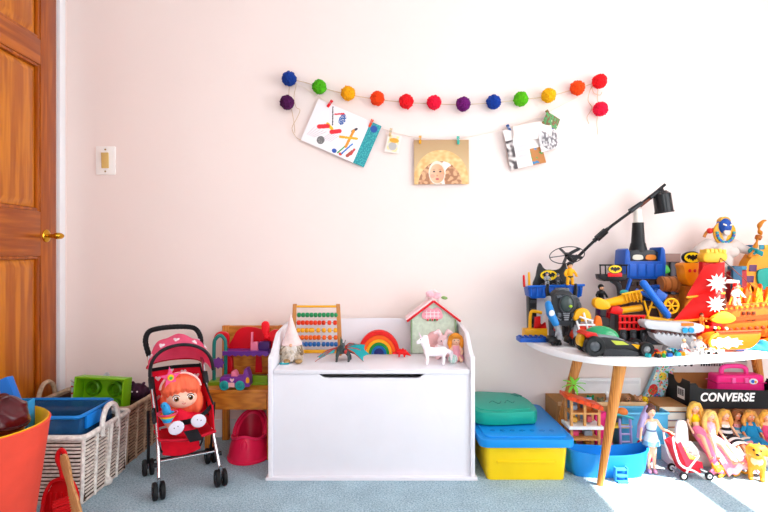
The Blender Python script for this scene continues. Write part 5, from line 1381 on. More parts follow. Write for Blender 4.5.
g = G(); g.tube([P.p3(616, 293.5, -.055), P.p3(637, 289, -.055)], .0045, 6); g.build('lattice_rail', YEL, yc)
g = G(); g.prism(P.poly([(605, 312), (607, 306), (614, 305), (618, 308), (617, 314)]), .035, 'xz', -.05, bev=.004); g.build('red_mount', RED, yc)
g = G(); g.ell(P.p3(621, 292, -.03), (.018, .016, .012)); g.build('teal_hatch', pl('#2f9a9a'), yc)
g = G(); g.prism(P.poly([(612, 345), (613, 312), (622, 312), (624, 345)]), .05, 'xz', -.02, bev=.004); g.build('stand', pl('#55595e', rough=.5), yc)

# ---- blue missile and scaffolding of yellow frames
P = Px(652, 2.20)
ms = thing('blue_missile_launcher', 'blue toy missile on a yellow lattice launcher in the middle of the table', 'toy vehicle', P.loc)
g = G(); g.tube([P.p3(635.5, 280, -.05), P.p3(637, 282, -.05), P.p3(661, 314, -.05), P.p3(662.5, 316, -.05)], [.007, .0155, .0155, .010], 12); g.build('missile', pl('#1c6cc8'), ms)
g = G(); g.box(P.p3(656, 296, -.02), (.05, .03, .05), rot=(0, .6, 0), bev=.006); g.build('fin_block', pl('#1858a8'), ms)
for (a, b) in (((643, 316), (650, 296)), ((650, 296), (657, 316)), ((657, 316), (663, 298)), ((645, 306), (662, 308)), ((640, 300), (645, 318))):
    g = G(); g.tube([P.p3(*a, -.035), P.p3(*b, -.035)], .0042, 6); g.build('launcher_strut', YEL, ms)
g = G(); g.prism(P.poly([(643, 344), (644, 316), (668, 317), (669, 344)]), .04, 'xz', -.02, bev=.005); g.build('base_block', pl('#3a3f46', rough=.5), ms)
g = G(); g.prism(P.poly([(642, 323), (643, 315), (669, 318), (669, 325), (665, 325), (664, 321.5), (660, 321.5), (659, 325), (655, 324.5), (654, 320.5), (650, 320.5), (649, 324)]), .03, 'xz', -.045, bev=.003); g.build('arched_plate', YEL, ms)
hp_ = sub('wheel', ms, P.p3(666, 305, -.04))
g = G(); g.tube([(.030 * math.cos(a), 0, .030 * math.sin(a)) for a in [2 * PI * i / 24 for i in range(24)]], .005, 6, closed=True); g.build('rim', YEL, hp_)
for k in range(3): a = PI * k / 3; g = G(); g.tube([(.030 * math.cos(a), 0, .030 * math.sin(a)), (-.030 * math.cos(a), 0, -.030 * math.sin(a))], .0035, 6); g.build('spoke', YEL, hp_)

# ---- copper drum stack
P = Px(674, 2.36)
cd_ = thing('copper_drum_machine', 'stack of copper toy drums below the orange block', 'toy', P.loc)
for k, (a, b, v, r) in enumerate(((660, 676, 284, 15), (676, 690, 285, 15), (664, 680, 300, 11), (679, 692, 302, 11))):
    dr_ = sub('drum', cd_)
    g = G(); p0 = P.p3(a, v, 0); p1 = P.p3(b - .5, v, 0); R_ = r * P.s / 2
    g.cyl(p0, p1, R_, n=24); g.build('shell', COP, dr_)
    for q in (.12, .5, .88): c = p0.lerp(p1, q); g = G(); g.cyl(c - Vector((.003, 0, 0)), c + Vector((.003, 0, 0)), R_ + .0025, n=24); g.build('hoop', pl('#9a6434', rough=.35), dr_)
g = G(); g.prism(P.poly([(661, 336), (662, 306), (690, 308), (691, 336)]), .05, 'xz', -.02, bev=.006); g.build('base', BRN, cd_)
P = Px(666, 2.46)
bx_ = thing('brown_toy_box', 'brown box on grey pillars with green window behind the copper drums', 'toy house', P.loc)
g = G(); g.prism(P.poly([(658, 262), (658, 253.5), (681, 253.5), (681, 262)]), .06, 'xz', 0, bev=.004); g.build('roof', pl('#8a6f66', rough=.6), bx_)
g = G(); g.prism(P.poly([(659, 335), (659, 262), (681, 262), (681, 335)]), .04, 'xz', .012, bev=.003); g.build('wall', pl('#56525a', rough=.6), bx_)
g = G(); g.prism(sl2(P.poly([(657, 273), (659, 266), (665, 264.5), (669, 269), (668, 273)]), 3), .02, 'xz', -.008, bev=.003); g.build('green_awning', pl('#3cae2c'), bx_)
for u in (660.5, 671, 679.5): g = G(); g.tube([P.p3(u, 335, .006), P.p3(u, 262, .006)], .005, 8); g.build('pillar', pl('#2d2f34'), bx_)

# ---- orange head block with badge
P = Px(690, 2.30)
oh = thing('orange_lookout', 'orange toy lookout block with an oval yellow badge on top', 'toy playset', P.loc)
g = G(); g.prism(P.poly([(682, 334), (684, 286), (698, 286), (699, 334)]), .05, 'xz', -.01, bev=.004); g.build('tower', pl('#a8661c', rough=.5), oh)
g = G(); g.prism(sl2(P.poly([(680, 270), (680, 263), (699, 263), (701, 270), (699, 279), (692, 286), (685, 284), (681, 277)]), 3), .07, 'xz', -.035, bev=.008); g.build('bucket', pl('#f59a10', rough=.35), oh)
for u in (685, 690, 695): g = G(); g.ell(P.p3(u, 270.5, -.037), (.007, .003, .008)); g.build('rivet', pl('#d8281c'), oh)
e = P.p3(688.3, 257.5, -.03); emblem(oh, e.x, e.y, e.z, 9.0 * P.s)
g = G(); g.prism(circ(*P(688.3, 257.5), 9.4 * P.s, 26, 6.2 * P.s), .014, 'xz', -.030, bev=.002); g.build('badge_block', BLK, oh)

# ---- pirate ship: orange hull, red mast and sails
P = Px(728, 2.16)
ps = thing('orange_pirate_ship', 'large orange toy pirate ship with red sails at the sunny end of the table', 'toy ship', P.loc)
HUL = pl('#d0640e', rough=.45); HUD = pl('#a84a0c', rough=.5)
def hull_s(s, t):
    u = 694 + 84 * s
    top = 336 + 3 * math.sin(s * PI) - 12 * max(0, s - .75) * 4 * .4
    w_ = .060 * (math.sin(min(1, s * 1.25 + .08) * PI) ** .5 if s < .75 else 1) + .006
    a = t * PI
    z_top = P(0, top)[1]
    return ((u - 728) * P.s + .012 * math.sin(a) * (1 if s > .9 else 0), -w_ * math.cos(a) * (.75 + .25 * abs(math.cos(a))), z_top * (1 - math.sin(a) ** .8 * .985) + .001)
g = G(); g.sheet(hull_s, 28, 16, .003)
g.sheet(lambda s, t: (hull_s(s, 0)[0], hull_s(s, 0)[1] * (1 - 2 * t), hull_s(s, 0)[2] - .006), 28, 4, .003); g.build('hull', HUL, ps)
for k in range(3):
    g = G(); g.tube([Vector(hull_s(i / 24, .05 + .10 * k)) + Vector((0, -.002, 0)) for i in range(25)], .0028, 6); g.build('hull_strake', HUD, ps)
g = G(); g.prism(P.poly([(715, 336), (715, 312), (720, 311), (722, 304.5), (740, 303.5), (768, 301), (778, 299), (780, 336)]), .085, 'xz', -.02, bev=.003); g.build('stern_castle', HUL, ps)
for i in range(2):
    for j in range(3):
        g = G(); g.box(P.p3(740 + 5 * j, 312.5 + 6 * i, -.0215), (.013, .005, .014), bev=.001); g.build('port_window', pl('#5a2a0a'), ps)
for k in range(12):
    g = G(); g.box(P.p3(717 + 5.2 * k, 309 - .55 * k, -.022), (.011, .006, .008), bev=.001); g.build('gunwale_block', pl('#f09a2a'), ps)
g = G(); g.prism(P.poly([(716, 322), (716, 318), (779, 312), (779, 316)]), .004, 'xz', -.0245); g.build('plank_band', HUD, ps)
for (u0_, w_, z_) in ((697, 14, 330), (706, 10, 326)):
    g = G(); g.box(P.p3(u0_ + w_ / 2, z_, -.015), (w_ * P.s, .05, 10 * P.s), bev=.004); g.build('deck_block', RED, ps)
# mast column
g = G(); g.prism(P.poly([(706, 330), (707, 262), (722, 262), (723, 330)]), .03, 'xz', .03, bev=.004); g.build('mast_panel', pl('#d8241e'), ps)
g = G(); g.tube([P.p3(722, 334, .02), P.p3(722, 256, .02)], .008, 10); g.build('mast', pl('#e8821c'), ps)
g = G(); g.prism(sl2(P.poly([(707, 262), (706, 254), (712, 251), (727, 252), (729, 259), (724, 262)]), 3), .05, 'xz', .01, bev=.006); g.build('crow_nest', pl('#f0b42a'), ps)
for k in range(5): g = G(); g.box(P.p3(709 + 4.2 * k, 250.4 if k % 2 else 251.2, .03), (.014, .05, .016), bev=.003); g.build('nest_merlon', pl('#f3c54a'), ps)
g = G(); g.cyl(P.p3(722, 281, -.02), P.p3(735, 282, -.02), .008, n=12); g.build('yard_arm', pl('#d8d6d4'), ps)
def sail(name, c0, c1, c2, c3, bel, m):
    A, B, C, D_ = [P.p3(*c) for c in (c0, c1, c2, c3)]
    def f(s, t):
        p = A.lerp(B, s).lerp(D_.lerp(C, s), t); return p + Vector((0, -.015 - bel * math.sin(s * PI) * math.sin(t * PI), 0))
    return G().sheet(f, 18, 14, .0025).build(name, m, ps)
RSL = mat('#d81816', rough=.55, var=.08)
s1 = sail('upper_sail', (702, 266), (722, 262), (720, 293), (684, 296), .030, RSL)
s2 = sail('lower_sail', (698, 290), (722, 291), (720, 316), (671, 320), .035, RSL)
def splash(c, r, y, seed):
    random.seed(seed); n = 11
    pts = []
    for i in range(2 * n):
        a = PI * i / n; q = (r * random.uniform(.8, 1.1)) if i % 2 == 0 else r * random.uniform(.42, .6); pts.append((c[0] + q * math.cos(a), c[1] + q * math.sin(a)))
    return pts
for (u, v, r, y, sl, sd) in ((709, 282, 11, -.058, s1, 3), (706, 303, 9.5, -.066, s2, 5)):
    g = G(); g.prism(splash(P(u, v), r * P.s, 0, sd), .003, 'xz', y); g.build('painted_sun_burst', mat('#f6efe8', rough=.6), sl)  # sunlit highlights on the sails, painted as white burst shapes
for (a, b) in (((684, 297), (722, 293)), ((671, 321), (722, 317))):
    g = G(); g.tube([P.p3(*a, -.018), P.p3(*b, -.018)], .0048, 8); g.build('sail_spar', pl('#f0b02a'), ps)
g = G(); g.prism(sl2(P.poly([(704, 318), (716, 310), (728, 316), (724, 321), (712, 322)]), 3), .02, 'xz', -.05, bev=.004); g.build('prow_scoop', pl('#f3c23a'), ps)
g = G(); g.cyl(P.p3(716, 297, -.035), P.p3(716, 307, -.035), .018, n=16); g.build('barrel', pl('#4a2414'), ps)
# flames / ornaments on the stern
for k in range(7):
    u = 737 + 5.6 * k; g = G(); g.prism(sl2(P.poly([(u - 3.5, 302), (u - 3, 293), (u - 1, 287 - 3 * (k % 2)), (u + 1, 292), (u + 2.5, 286 + 2 * (k % 3)), (u + 3.5, 296), (u + 3.5, 302)]), 3), .02, 'xz', .0 + .012 * (k % 2), bev=.003); g.build('flame_crest', pl(('#f08a1c', '#f3b22c', '#ee5a1c')[k % 3], rough=.35), ps)

# ---- long orange rowboat in front with sunlight painted on as a white patch
P = Px(724, 2.03)
ob = thing('orange_toy_boat', 'orange curved toy boat with a large painted white sun patch below the pirate ship', 'toy ship', P.loc)
g = G(); g.prism(sl2(P.poly([(700, 342), (704, 336), (714, 332.5), (740, 331), (757, 331.5), (756, 340), (750, 346), (742, 348.6), (720, 349), (712, 348.5), (708, 345)]), 4), .05, 'xz', -.02, bev=.008); g.build('hull', pl('#d8700e', rough=.4), ob)
g = G(); g.prism(splash(P(722, 341.5), 1.0, 0, 9) and [(P(722 + 18 * math.cos(a) * (1 if i % 2 else .8), 0)[0], P(0, 341.8 - 6.2 * math.sin(a) * (1 if i % 2 else .62))[1]) for i, a in enumerate([2 * PI * q / 22 for q in range(22)])], .003, 'xz', -.0232); g.build('painted_sun_burst', mat('#f8f2ea', rough=.6), ob)
g = G(); g.tube(smoothline([P.p3(714, 333, -.024), P.p3(706, 337, -.03), P.p3(705, 343, -.03), P.p3(711, 349, -.026)], 5), .006, 8); g.build('prow_rib', pl('#f0a82c'), ob)
g = G(); g.tube([P.p3(712, 331.5, -.02), P.p3(757, 330, -.02)], .005, 8); g.build('gunwale', pl('#d8481c'), ob)

# ---- grey jaw boat with saw teeth
P = Px(666, 2.06)
gj = thing('grey_jaw_boat', 'pale grey toy boat with saw-tooth jaw beside the race car', 'toy ship', P.loc)
GJ = pl('#c3c4c8', rough=.4)
g = G(); g.prism(sl2(P.poly([(641, 324), (643, 319.5), (660, 321), (690, 322), (700, 325), (698, 331), (684, 333), (664, 330), (646, 328)]), 4), .06, 'xz', -.03, bev=.008); g.build('upper_jaw', GJ, gj)
teeth = [(652, 331)]
for k in range(8): teeth += [(654 + 4.6 * k, 333.5 + .5 * k), (656.3 + 4.6 * k, 331.2 + .4 * k)]
g = G(); g.prism(P.poly([(650, 332)] + teeth[1:] + [(695, 340), (694, 347), (676, 349.5), (662, 344), (652, 337)]), .05, 'xz', -.025, bev=.002); g.build('lower_jaw', pl('#b4b6bb', rough=.4), gj)
g = G(); g.prism(P.poly([(652, 334), (654, 328), (694, 331), (694, 340)]), .03, 'xz', -.012); g.build('mouth', pl('#6a4a48'), gj)
g = G(); g.prism(P.poly([(664, 350.2), (667, 342), (690, 344), (692, 350.2)]), .04, 'xz', -.02, bev=.003); g.build('keel', GJ, gj)
for u in (680, 686): g = G(); g.cyl(P.p3(u, 329, -.032), P.p3(u, 329, -.038), .011, n=16); g.build('stud_eye', pl('#2a9ac8'), gj)
g = G(); g.box(P.p3(683, 323.5, -.028), (.05, .012, .012), bev=.003); g.build('orange_bar', ORA, gj)

# ---- big muscular figure with gold collar
P = Px(722, 2.47)
mf = thing('muscular_figure', 'big pale grey muscular toy figure with blue mask, gold collar and staff', 'toy figure', P.loc)
SKG = pl('#c9bdb6', rough=.5)
g = G()
g.chain([P.p3(722, 298, 0), P.p3(722, 278, 0), P.p3(721, 262, 0), P.p3(721, 250, 0)], [.040, .040, .050, .052], 16)
for s in (-1, 1): g.ell(P.p3(721 + s * 6, 252, -.036), (.034, .022, .026)); g.ell(P.p3(721 + s * 3, 266, -.036), (.014, .012, .012)); g.ell(P.p3(721 + s * 3, 273, -.034), (.013, .012, .011)); g.ell(P.p3(721 + s * 11, 245, 0), (.030, .030, .026))
g.cap(P.p3(721, 243, 0), P.p3(721, 236, -.01), .028, .024)
g.ell(P.p3(721, 229, -.012), (.030, .032, .040))
g.chain([P.p3(708, 244.5, 0), P.p3(699, 251, .0), P.p3(694, 262, -.006)], [.029, .028, .022], 14); g.chain([P.p3(694, 262, -.006), P.p3(692, 272, -.015), P.p3(697, 284, -.03)], [.022, .024, .016])
g.chain([P.p3(734, 245, 0), P.p3(741, 249, -.012), P.p3(746, 252, -.045)], [.029, .022, .017], 14)
for s in (-1, 1): g.chain([P.p3(722 + s * 6, 298, 0), P.p3(722 + s * 8, 318, -.01), P.p3(722 + s * 9, 334, 0)], [.034, .028, .022], 14); g.ell(P.p3(722 + s * 9, 334.0, -.03), (.022, .05, .012))
h2 = P.p3(697.5, 286, -.034)
for q in range(4): g.cap(h2 + Vector(((q - 1.5) * .010, 0, -.004)), h2 + Vector(((q - 1.5) * .011, -.010, -.024)), .0065, .0055, 8)
g.cap(h2 + Vector((.018, 0, 0)), h2 + Vector((.026, -.012, -.012)), .0065, .0055, 8)
g.blob('body', SKG, mf, .0045, 2)
mk = sub('mask', mf)
g = G(); g.ell(P.p3(721, 226.5, -.020), (.033, .033, .041), n=24, m=16); g.build('hood', pl('#1f4f9c', rough=.35), mk)
g = G(); g.prism(sl2(P.poly([(717.5, 232.5), (719, 230.4), (721, 230), (723, 230.4), (724.5, 232.5), (723, 235.4), (719, 235.4)]), 4), .010, 'xz', -.048, bev=.004); g.build('jaw_plate', pl('#c9bdb6'), mk)
for s in (-1, 1):
    g = G(); g.prism(P.poly([(721 + s * 1.6, 226.6), (721 + s * 4.8, 225.6), (721 + s * 4.8, 224.2), (721 + s * 1.8, 225.2)]), .004, 'xz', -.055); g.build('eye_slot', pl('#e9e2d2'), mk)
g = G(); g.prism(sl2(P.poly([(715.5, 222), (717, 218.5), (721, 217), (725, 218.5), (726.5, 222), (721, 220.5)]), 3), .03, 'xz', -.034, bev=.005); g.build('crest', pl('#c9982a', rough=.35), mk)
cl_ = sub('collar', mf)
g = G(); g.prism([(a, b) for a, b in (lambda c: [(c[0] + 11.0 * P.s * math.cos(q), c[1] + 12.0 * P.s * math.sin(q)) for q in [2 * PI * i / 32 for i in range(32)]])(P(721, 233))], .012, 'xz', -.030, bev=.004); g.build('collar_disc', pl('#d9a01c', rough=.3), cl_)
for k in range(11):
    a = PI + PI * k / 10; c = P(721, 233); g = G(); g.box((c[0] + 8.3 * P.s * math.cos(a), -.034, c[1] + 9.3 * P.s * math.sin(a)), (.012, .008, .012), rot=(0, -a, 0), bev=.002); g.build('collar_stone', pl('#1d5fa8' if k % 2 else '#1e8f96'), cl_)
g = G(); g.ell(P.p3(708.5, 231, -.01), (.014, .014, .014)); g.build('red_tuft', pl('#d8342a'), mf)
g = G(); g.tube(smoothline([P.p3(714, 229, 0), P.p3(707, 232, .0), P.p3(704, 237, .0)], 4), .007, 8); g.build('cord', pl('#b8742a'), mf)
fs_ = sub('hand', mf)
g = G(); h0 = P.p3(745.5, 251, -.05); g.ell(h0, (.022, .020, .018))
for q in range(4): g.chain([h0 + Vector((-.012 + .008 * q, -.012, .012 - .004 * q)), h0 + Vector((-.002 + .008 * q, -.030, .004 - .004 * q)), h0 + Vector((.004 + .007 * q, -.022, -.010 - .004 * q))], [.0065, .006, .005], 8)
g.chain([h0 + Vector((-.016, -.006, -.006)), h0 + Vector((-.010, -.024, -.014))], [.0065, .005], 8)
g.blob('fist', pl('#1f8f98', rough=.4), fs_, .003, 1)
sf = thing('gold_staff', 'curved golden staff with hooked tip held by the muscular figure', 'staff', P.loc)
g = G(); st_ = [P.p3(739.5, 257.5, -.062), P.p3(743, 252, -.066), P.p3(746, 245, -.066), P.p3(748.5, 238, -.064), P.p3(751.5, 235, -.062), P.p3(750, 231, -.060), P.p3(750.5, 226, -.060), P.p3(754, 222, -.060), P.p3(757, 221.5, -.060)]
g.tube(smoothline(st_, 5), [.0075 + .003 * math.sin(i * .9) if i < 30 else .010 * (1 - (i - 30) / 12) + .001 for i in range(41)], 10); g.build('shaft', pl('#c07a18', rough=.3), sf)
g = G(); g.cyl(P.p3(748, 239.5, -.064), P.p3(749.5, 236.5, -.063), .014, n=14); g.build('shaft_ring', pl('#a85f14', rough=.3), sf)

# ---- sloping yellow castle wall at the frame edge
P = Px(760, 2.42)
ca = thing('yellow_castle_wall', 'sloping orange-yellow toy castle wall with purple windows and teal beast', 'toy playset', P.loc)
g = G(); g.prism(P.poly([(736, 336), (738, 292), (748, 262), (756, 250), (790, 248), (790, 336)]), .06, 'xz', -.0, bev=.006); g.build('wall', pl('#f0a024', rough=.45), ca)
for (u, v, r) in ((744.5, 291, 5.2), (749, 279, 4.6), (752.5, 268, 4.0)):
    g = G(); g.prism(P.poly([(u - r, v + 3.4), (u - r + 1, v - 3.2), (u + r, v - 3.2), (u + r - .6, v + 3.4)]), .005, 'xz', -.004, bev=.001); g.build('window_block', pl('#5a2a58'), ca)
g = G(); g.prism(sl2(P.poly([(757, 283), (756, 273), (760, 269), (775, 269), (775, 292), (764, 291)]), 4), .012, 'xz', -.012, bev=.004); g.build('teal_beast', pl('#159a8c', rough=.4), ca)
g = G(); g.prism(sl2(P.poly([(737, 297), (740, 290), (748, 291), (750, 297), (744, 300)]), 3), .02, 'xz', -.02, bev=.004); g.build('pink_foot', pl('#e8a87a'), ca)
for k, c in enumerate(('#1d5f86', '#d8c9a0', '#2f88a0', '#e8b23c')):
    g = G(); g.box(P.p3(753.5 + 5 * k, 247.3, .03), (.022, .04, .024), bev=.003); g.build('merlon', pl(c), ca)
P = Px(737, 2.38)
rbk = thing('dark_red_block', 'dark red and blue toy block stack between the red mast and yellow castle', 'toy brick', P.loc)
g = G(); g.prism(P.poly([(732, 338), (733, 272), (747, 270), (748, 338)]), .05, 'xz', 0, bev=.004); g.build('block', pl('#a81624'), rbk)
g = G(); g.prism(P.poly([(730, 290), (730, 268), (739, 266), (739, 290)]), .02, 'xz', -.022, bev=.003); g.build('blue_panel', pl('#1d5a7c'), rbk)
g = G(); g.box(P.p3(740, 268, .02), (.06, .05, .018), bev=.004); g.build('cap_plate', pl('#3f7f9c'), rbk)

# ---- white-red knight piece on the deck, small bricks, cloth
mini_fig('red_toy_figure', 'little red and white toy figure standing on the pirate ship stern', Px(733, 2.15).loc + Vector((0, -.02, Px(733, 2.15)(0, 305)[1])), 22 * 2.15 / F, pl('#e8e2e0'), RED, pl('#d82a2a'))
P = Px(757, 2.00)
clq = thing('blue_cloth', 'crumpled turquoise cloth at the sunny front edge of the table', 'cloth', Vector((X(754, 2.06), 2.075, TT + .001)))
def cl_s(s, t):
    return (-.050 + .14 * s, -.03 + .06 * t + .02 * math.sin(s * 7), .004 + .030 * math.sin(t * PI) * (.4 + .6 * math.sin(s * 2.4 + .5)) * (1 + .35 * math.sin(s * 19 + t * 5)))
g = G(); g.sheet(cl_s, 30, 14, .004); g.build('cloth', fab('#3fa8c8', var=.2), clq)
g = G(); g.chain([(-.050, -.03, .006), (-.075, -.035, .006), (-.090, -.045, .005)], [.006, .006, .003]); g.build('ribbon_end', fab('#6f86c8'), clq)
random.seed(21)
bc = ['#d82020', '#f0b414', '#1f6fc0', '#2a9a48', '#f2f0ec', '#ee7a1a', '#28a8b0', '#26282c']
bn_ = {'#d82020': 'red', '#f0b414': 'yellow', '#1f6fc0': 'blue', '#2a9a48': 'green', '#f2f0ec': 'white', '#ee7a1a': 'orange', '#28a8b0': 'teal', '#26282c': 'black'}
brickg = G(); brickg.box((0, 0, .006), (.020, .012, .012), bev=.0012)
studg = G(); studg.cyl((0, 0, .012), (0, 0, .0145), .0035, n=10)
spots = []; plan = []
for k in range(58):
    for _ in range(60):
        u = random.uniform(646, 722); d = random.uniform(1.915, 1.985) + max(0, (u - 660)) * .0011
        p = Vector((X(u, d), d, TT))
        if all((p - q).length > .021 for q in spots): break
    else: continue
    spots.append(p)
    plan.append((p, bc[k % 8] if u < 690 else ('#f2f0ec' if k % 2 else bc[k % 8]), random.uniform(0, 3)))
ORD = ['first', 'second', 'third', 'fourth', 'fifth', 'sixth', 'seventh', 'eighth', 'ninth', 'tenth', 'eleventh', 'twelfth', 'thirteenth', 'fourteenth', 'fifteenth', 'sixteenth', 'seventeenth', 'eighteenth', 'nineteenth', 'twentieth']
cnt = {}
for p, c, rz in sorted(plan, key=lambda q: q[0].x / q[0].y):
    cnt[c] = cnt.get(c, 0) + 1
    t = thing('toy_brick', 'tiny loose %s toy brick, %s %s one counting away from the black race car' % (bn_[c], ORD[cnt[c] - 1], bn_[c]), 'toy brick', p + Vector((0, 0, .0003)), rz, group='tiny loose toy bricks on the table')
    brickg.build('block', pl(c), t)
    for q in (-1, 1):
        o = studg.build('stud', pl(c), t); o.location = (q * .005, 0, 0)
# white knights / brick people in front of the boat
for k, (u, d) in enumerate(((684, 2.0), (694, 2.015), (700, 1.99))):
    f = mini_fig('white_toy_figure', ('tiny white toy figure standing nearest the grey jaw boat', 'tiny white toy figure between the jaw boat and orange boat', 'tiny white toy figure at the prow of the orange boat')[k], onT(u, d), .055 + .006 * k, WHT, (ORA, pl('#2f9ac0'), YEL)[k], (pl('#f3d8a0'), WHT, pl('#e8a23a'))[k])
    f['group'] = 'tiny white figures on the table'
# ---------------------------------------------------------------- under the table
def PF_(u, d, z0=0.0): return Px(u, d, z0)
CARD = mat('#b98a5c', rough=.85, var=.08, vscale=14)
def open_box(name, label, cat, loc, w, dp, h, m, mi=None, rz=0, th=.004):
    t = thing(name, label, cat, loc, rz)
    for s in (-1, 1):
        g = G(); g.box((s * (w / 2 - th / 2), 0, h / 2), (th, dp, h)); g.build('side_panel', m, t)
        g = G(); g.box((0, s * (dp / 2 - th / 2), h / 2), (w - 2 * th, th, h)); g.build('front_panel' if s < 0 else 'back_panel', m, t)
    g = G(); g.box((0, 0, th / 2), (w - 2 * th, dp - 2 * th, th)); g.build('bottom_panel', mi or m, t)
    return t
# cardboard carton behind the toy house
cb = open_box('cardboard_carton', 'brown cardboard carton full of toys behind the wooden doll house', 'box', (1.015, 2.470, 0), .42, .17, .225, CARD)
g = G(); g.box((0, -.088, .222), (.41, .008, .018), bev=.002); g.build('folded_flap', mat('#d8b48a', rough=.85), cb)
def critter(name, label, loc, m, k=1.0, ears=True, rz=0):
    t = thing(name, label, 'plush toy', loc, rz)
    g = G(); g.ell((0, 0, .024 * k), (.026 * k, .022 * k, .024 * k)); g.ell((0, -.008 * k, .056 * k), (.021 * k, .020 * k, .019 * k)); g.ell((0, -.026 * k, .051 * k), (.010 * k, .009 * k, .008 * k))
    for s in (-1, 1):
        if ears: g.ell((s * .016 * k, -.004 * k, .074 * k), (.008 * k, .005 * k, .009 * k))
        g.cap((s * .02 * k, -.01 * k, .034 * k), (s * .028 * k, -.024 * k, .024 * k), .008 * k); g.cap((s * .012 * k, -.01 * k, .01 * k), (s * .018 * k, -.034 * k, .009 * k), .010 * k)
    g.blob('body', m, t, .0028 * k, 1)
    for s in (-1, 1): g = G(); g.ell((s * .008 * k, -.0265 * k, .061 * k), .0025 * k); g.build('eye', BLK, t)
    g = G(); g.ell((0, -.0345 * k, .053 * k), (.004 * k, .003 * k, .003 * k)); g.build('nose', BLK, t)
    return t
# toy fill level inside the carton
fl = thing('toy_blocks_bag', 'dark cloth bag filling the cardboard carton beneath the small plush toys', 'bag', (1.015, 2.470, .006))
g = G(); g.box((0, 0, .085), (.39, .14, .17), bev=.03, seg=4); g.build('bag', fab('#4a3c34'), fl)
critter('white_plush', 'small white plush bear peeking over the brown cardboard carton', (X(610, 2.45), 2.45, .176), fab('#e8e4e2'), 1.05)
critter('brown_plush', 'mottled brown plush turtle on top of the cardboard carton', (X(626, 2.45), 2.455, .176), fab('#a87a58', var=.5, vscale=60), .95, ears=False)
critter('tan_plush', 'mottled tan plush cub beside the turtle in the cardboard carton', (X(637, 2.45), 2.445, .176), fab('#b88a66', var=.5, vscale=60), .9)
critter('yellow_plush', 'small yellow plush chick at the end of the cardboard carton', (X(645, 2.45), 2.46, .178), fab('#f0c81c'), .8, ears=False)
critter('green_plush', 'tiny dark green plush frog in the cardboard carton behind the palm', (X(591, 2.45), 2.46, .178), fab('#1f7a4a'), .8)
critter('grey_plush', 'tiny olive grey plush mouse in the cardboard carton behind the house roof', (X(600, 2.45), 2.45, .176), fab('#7a7458'), .75)

# wooden doll house with orange roof
P = Px(582, 2.245, 0)
dh = thing('wooden_doll_house', 'two-storey open wooden doll house with slanted orange roof under the table', 'doll house', P.loc)
WD = wood('#b87432', '#dca05a', (20, 20, 4), rough=.5)
for (u, va, vb) in ((568.5, 463, 396), (581.5, 426, 401), (595.5, 463, 405)):
    for y in (-.035, .035):
        g = G(); a = P.p3(u, va, y); b = P.p3(u, vb, y); g.box((a.x, y, (a.z + b.z) / 2), (.011, .011, b.z - a.z), bev=.001); g.build('post', WD, dh)
for v in (411, 436.5):
    g = G(); g.box(P.p3(582, v, 0), (29 * P.s, .08, .008), bev=.001); g.build('shelf', WD, dh)
g = G(); g.box(P.p3(582, 424.5, 0), (34 * P.s, .10, .014), bev=.002); g.build('deck', mat('#e8e6e4', rough=.5), dh)
g = G(); g.prism(P.poly([(563.5, 396.5), (564, 393), (598.5, 403.5), (599, 408)]), .105, 'xz', -.05, bev=.002); g.build('roof', pl('#e8541c', rough=.5), dh)
for k in range(5):
    g = G(); a = P.p3(565.5 + 7.4 * k, 393.4 + 2.28 * k, -.051); g.box((a.x + .002, -.0515, a.z - .007), (.011, .004, .014), rot=(0, .29, 0)); g.build('roof_tile', pl('#d04414'), dh)
g = G(); g.box(P.p3(582, 449.5, 0), (30 * P.s, .085, .010), bev=.001); g.build('green_floor', pl('#3f9a3a'), dh)
g = G(); g.box((P(582, 0)[0], .038, P(0, 411)[1]), (26 * P.s, .004, 22 * P.s)); g.build('back_wall', mat('#7fa8c8', rough=.6), dh)
g = G(); g.box((P(582, 0)[0], .038, P(0, 437)[1]), (26 * P.s, .004, 22 * P.s)); g.build('back_wall', mat('#c86a80', rough=.6), dh)
for (u, v, w_, h_, c) in ((574, 407.5, 6, 5, '#8a9cb0'), (589, 408, 6, 5, '#d8782c'), (574, 419.5, 6, 5, '#e0b04a'), (589, 419, 5, 6, '#c85a6a'), (575, 433, 7, 5, '#d84a78'), (588, 433, 8, 5, '#9aa4ae'), (574, 446, 7, 5, '#2f7a3a'), (588, 445, 6, 6, '#c8842c')):
    g = G(); c0 = P.p3(u, v, .008); g.box(c0, (w_ * P.s, .03, h_ * P.s), bev=.004); g.box(c0 + Vector((0, .010, h_ * P.s * .45)), (w_ * P.s * .9, .008, h_ * P.s * .8), bev=.003); g.build('furniture', pl(c), dh)
# palm tree
pt = thing('toy_palm', 'lime green toy palm tree standing behind the doll house roof', 'toy palm', (X(573.5, 2.312), 2.312, 0))
P2 = Px(573.5, 2.312, 0)
g = G()
pp = [P2.p3(574 + .8 * math.sin(q * .5), 459 - q * 9.3, 0) for q in range(9)]
pp[0].z = 0.0
g.tube(pp, [.009 - .0004 * q for q in range(9)], 10); g.build('trunk', pl('#8a5a30', rough=.6), pt)
g = G(); g.cyl((0, 0, 0), (0, 0, .006), .03, n=18); g.build('foot', pl('#5a8a2a'), pt)
c = P2.p3(574, 384, 0)
for k in range(8):
    a = 2 * PI * k / 8 + .2
    def lf(s, t, a=a):
        r = .056 * s; w_ = .017 * math.sin(PI * min(1, s * .9 + .08)) * (t - .5) * (1 + .3 * math.sin(s * 30))
        return c + Vector((r * math.cos(a) - w_ * math.sin(a), (r * math.sin(a) + w_ * math.cos(a)) * .3, .7 * r * math.sin(a) + .016 * s - .022 * s * s - abs(t - .5) * .006))
    g = G(); g.sheet(lf, 10, 4, .0018); g.build('frond', pl('#7cc83a', rough=.4), pt)

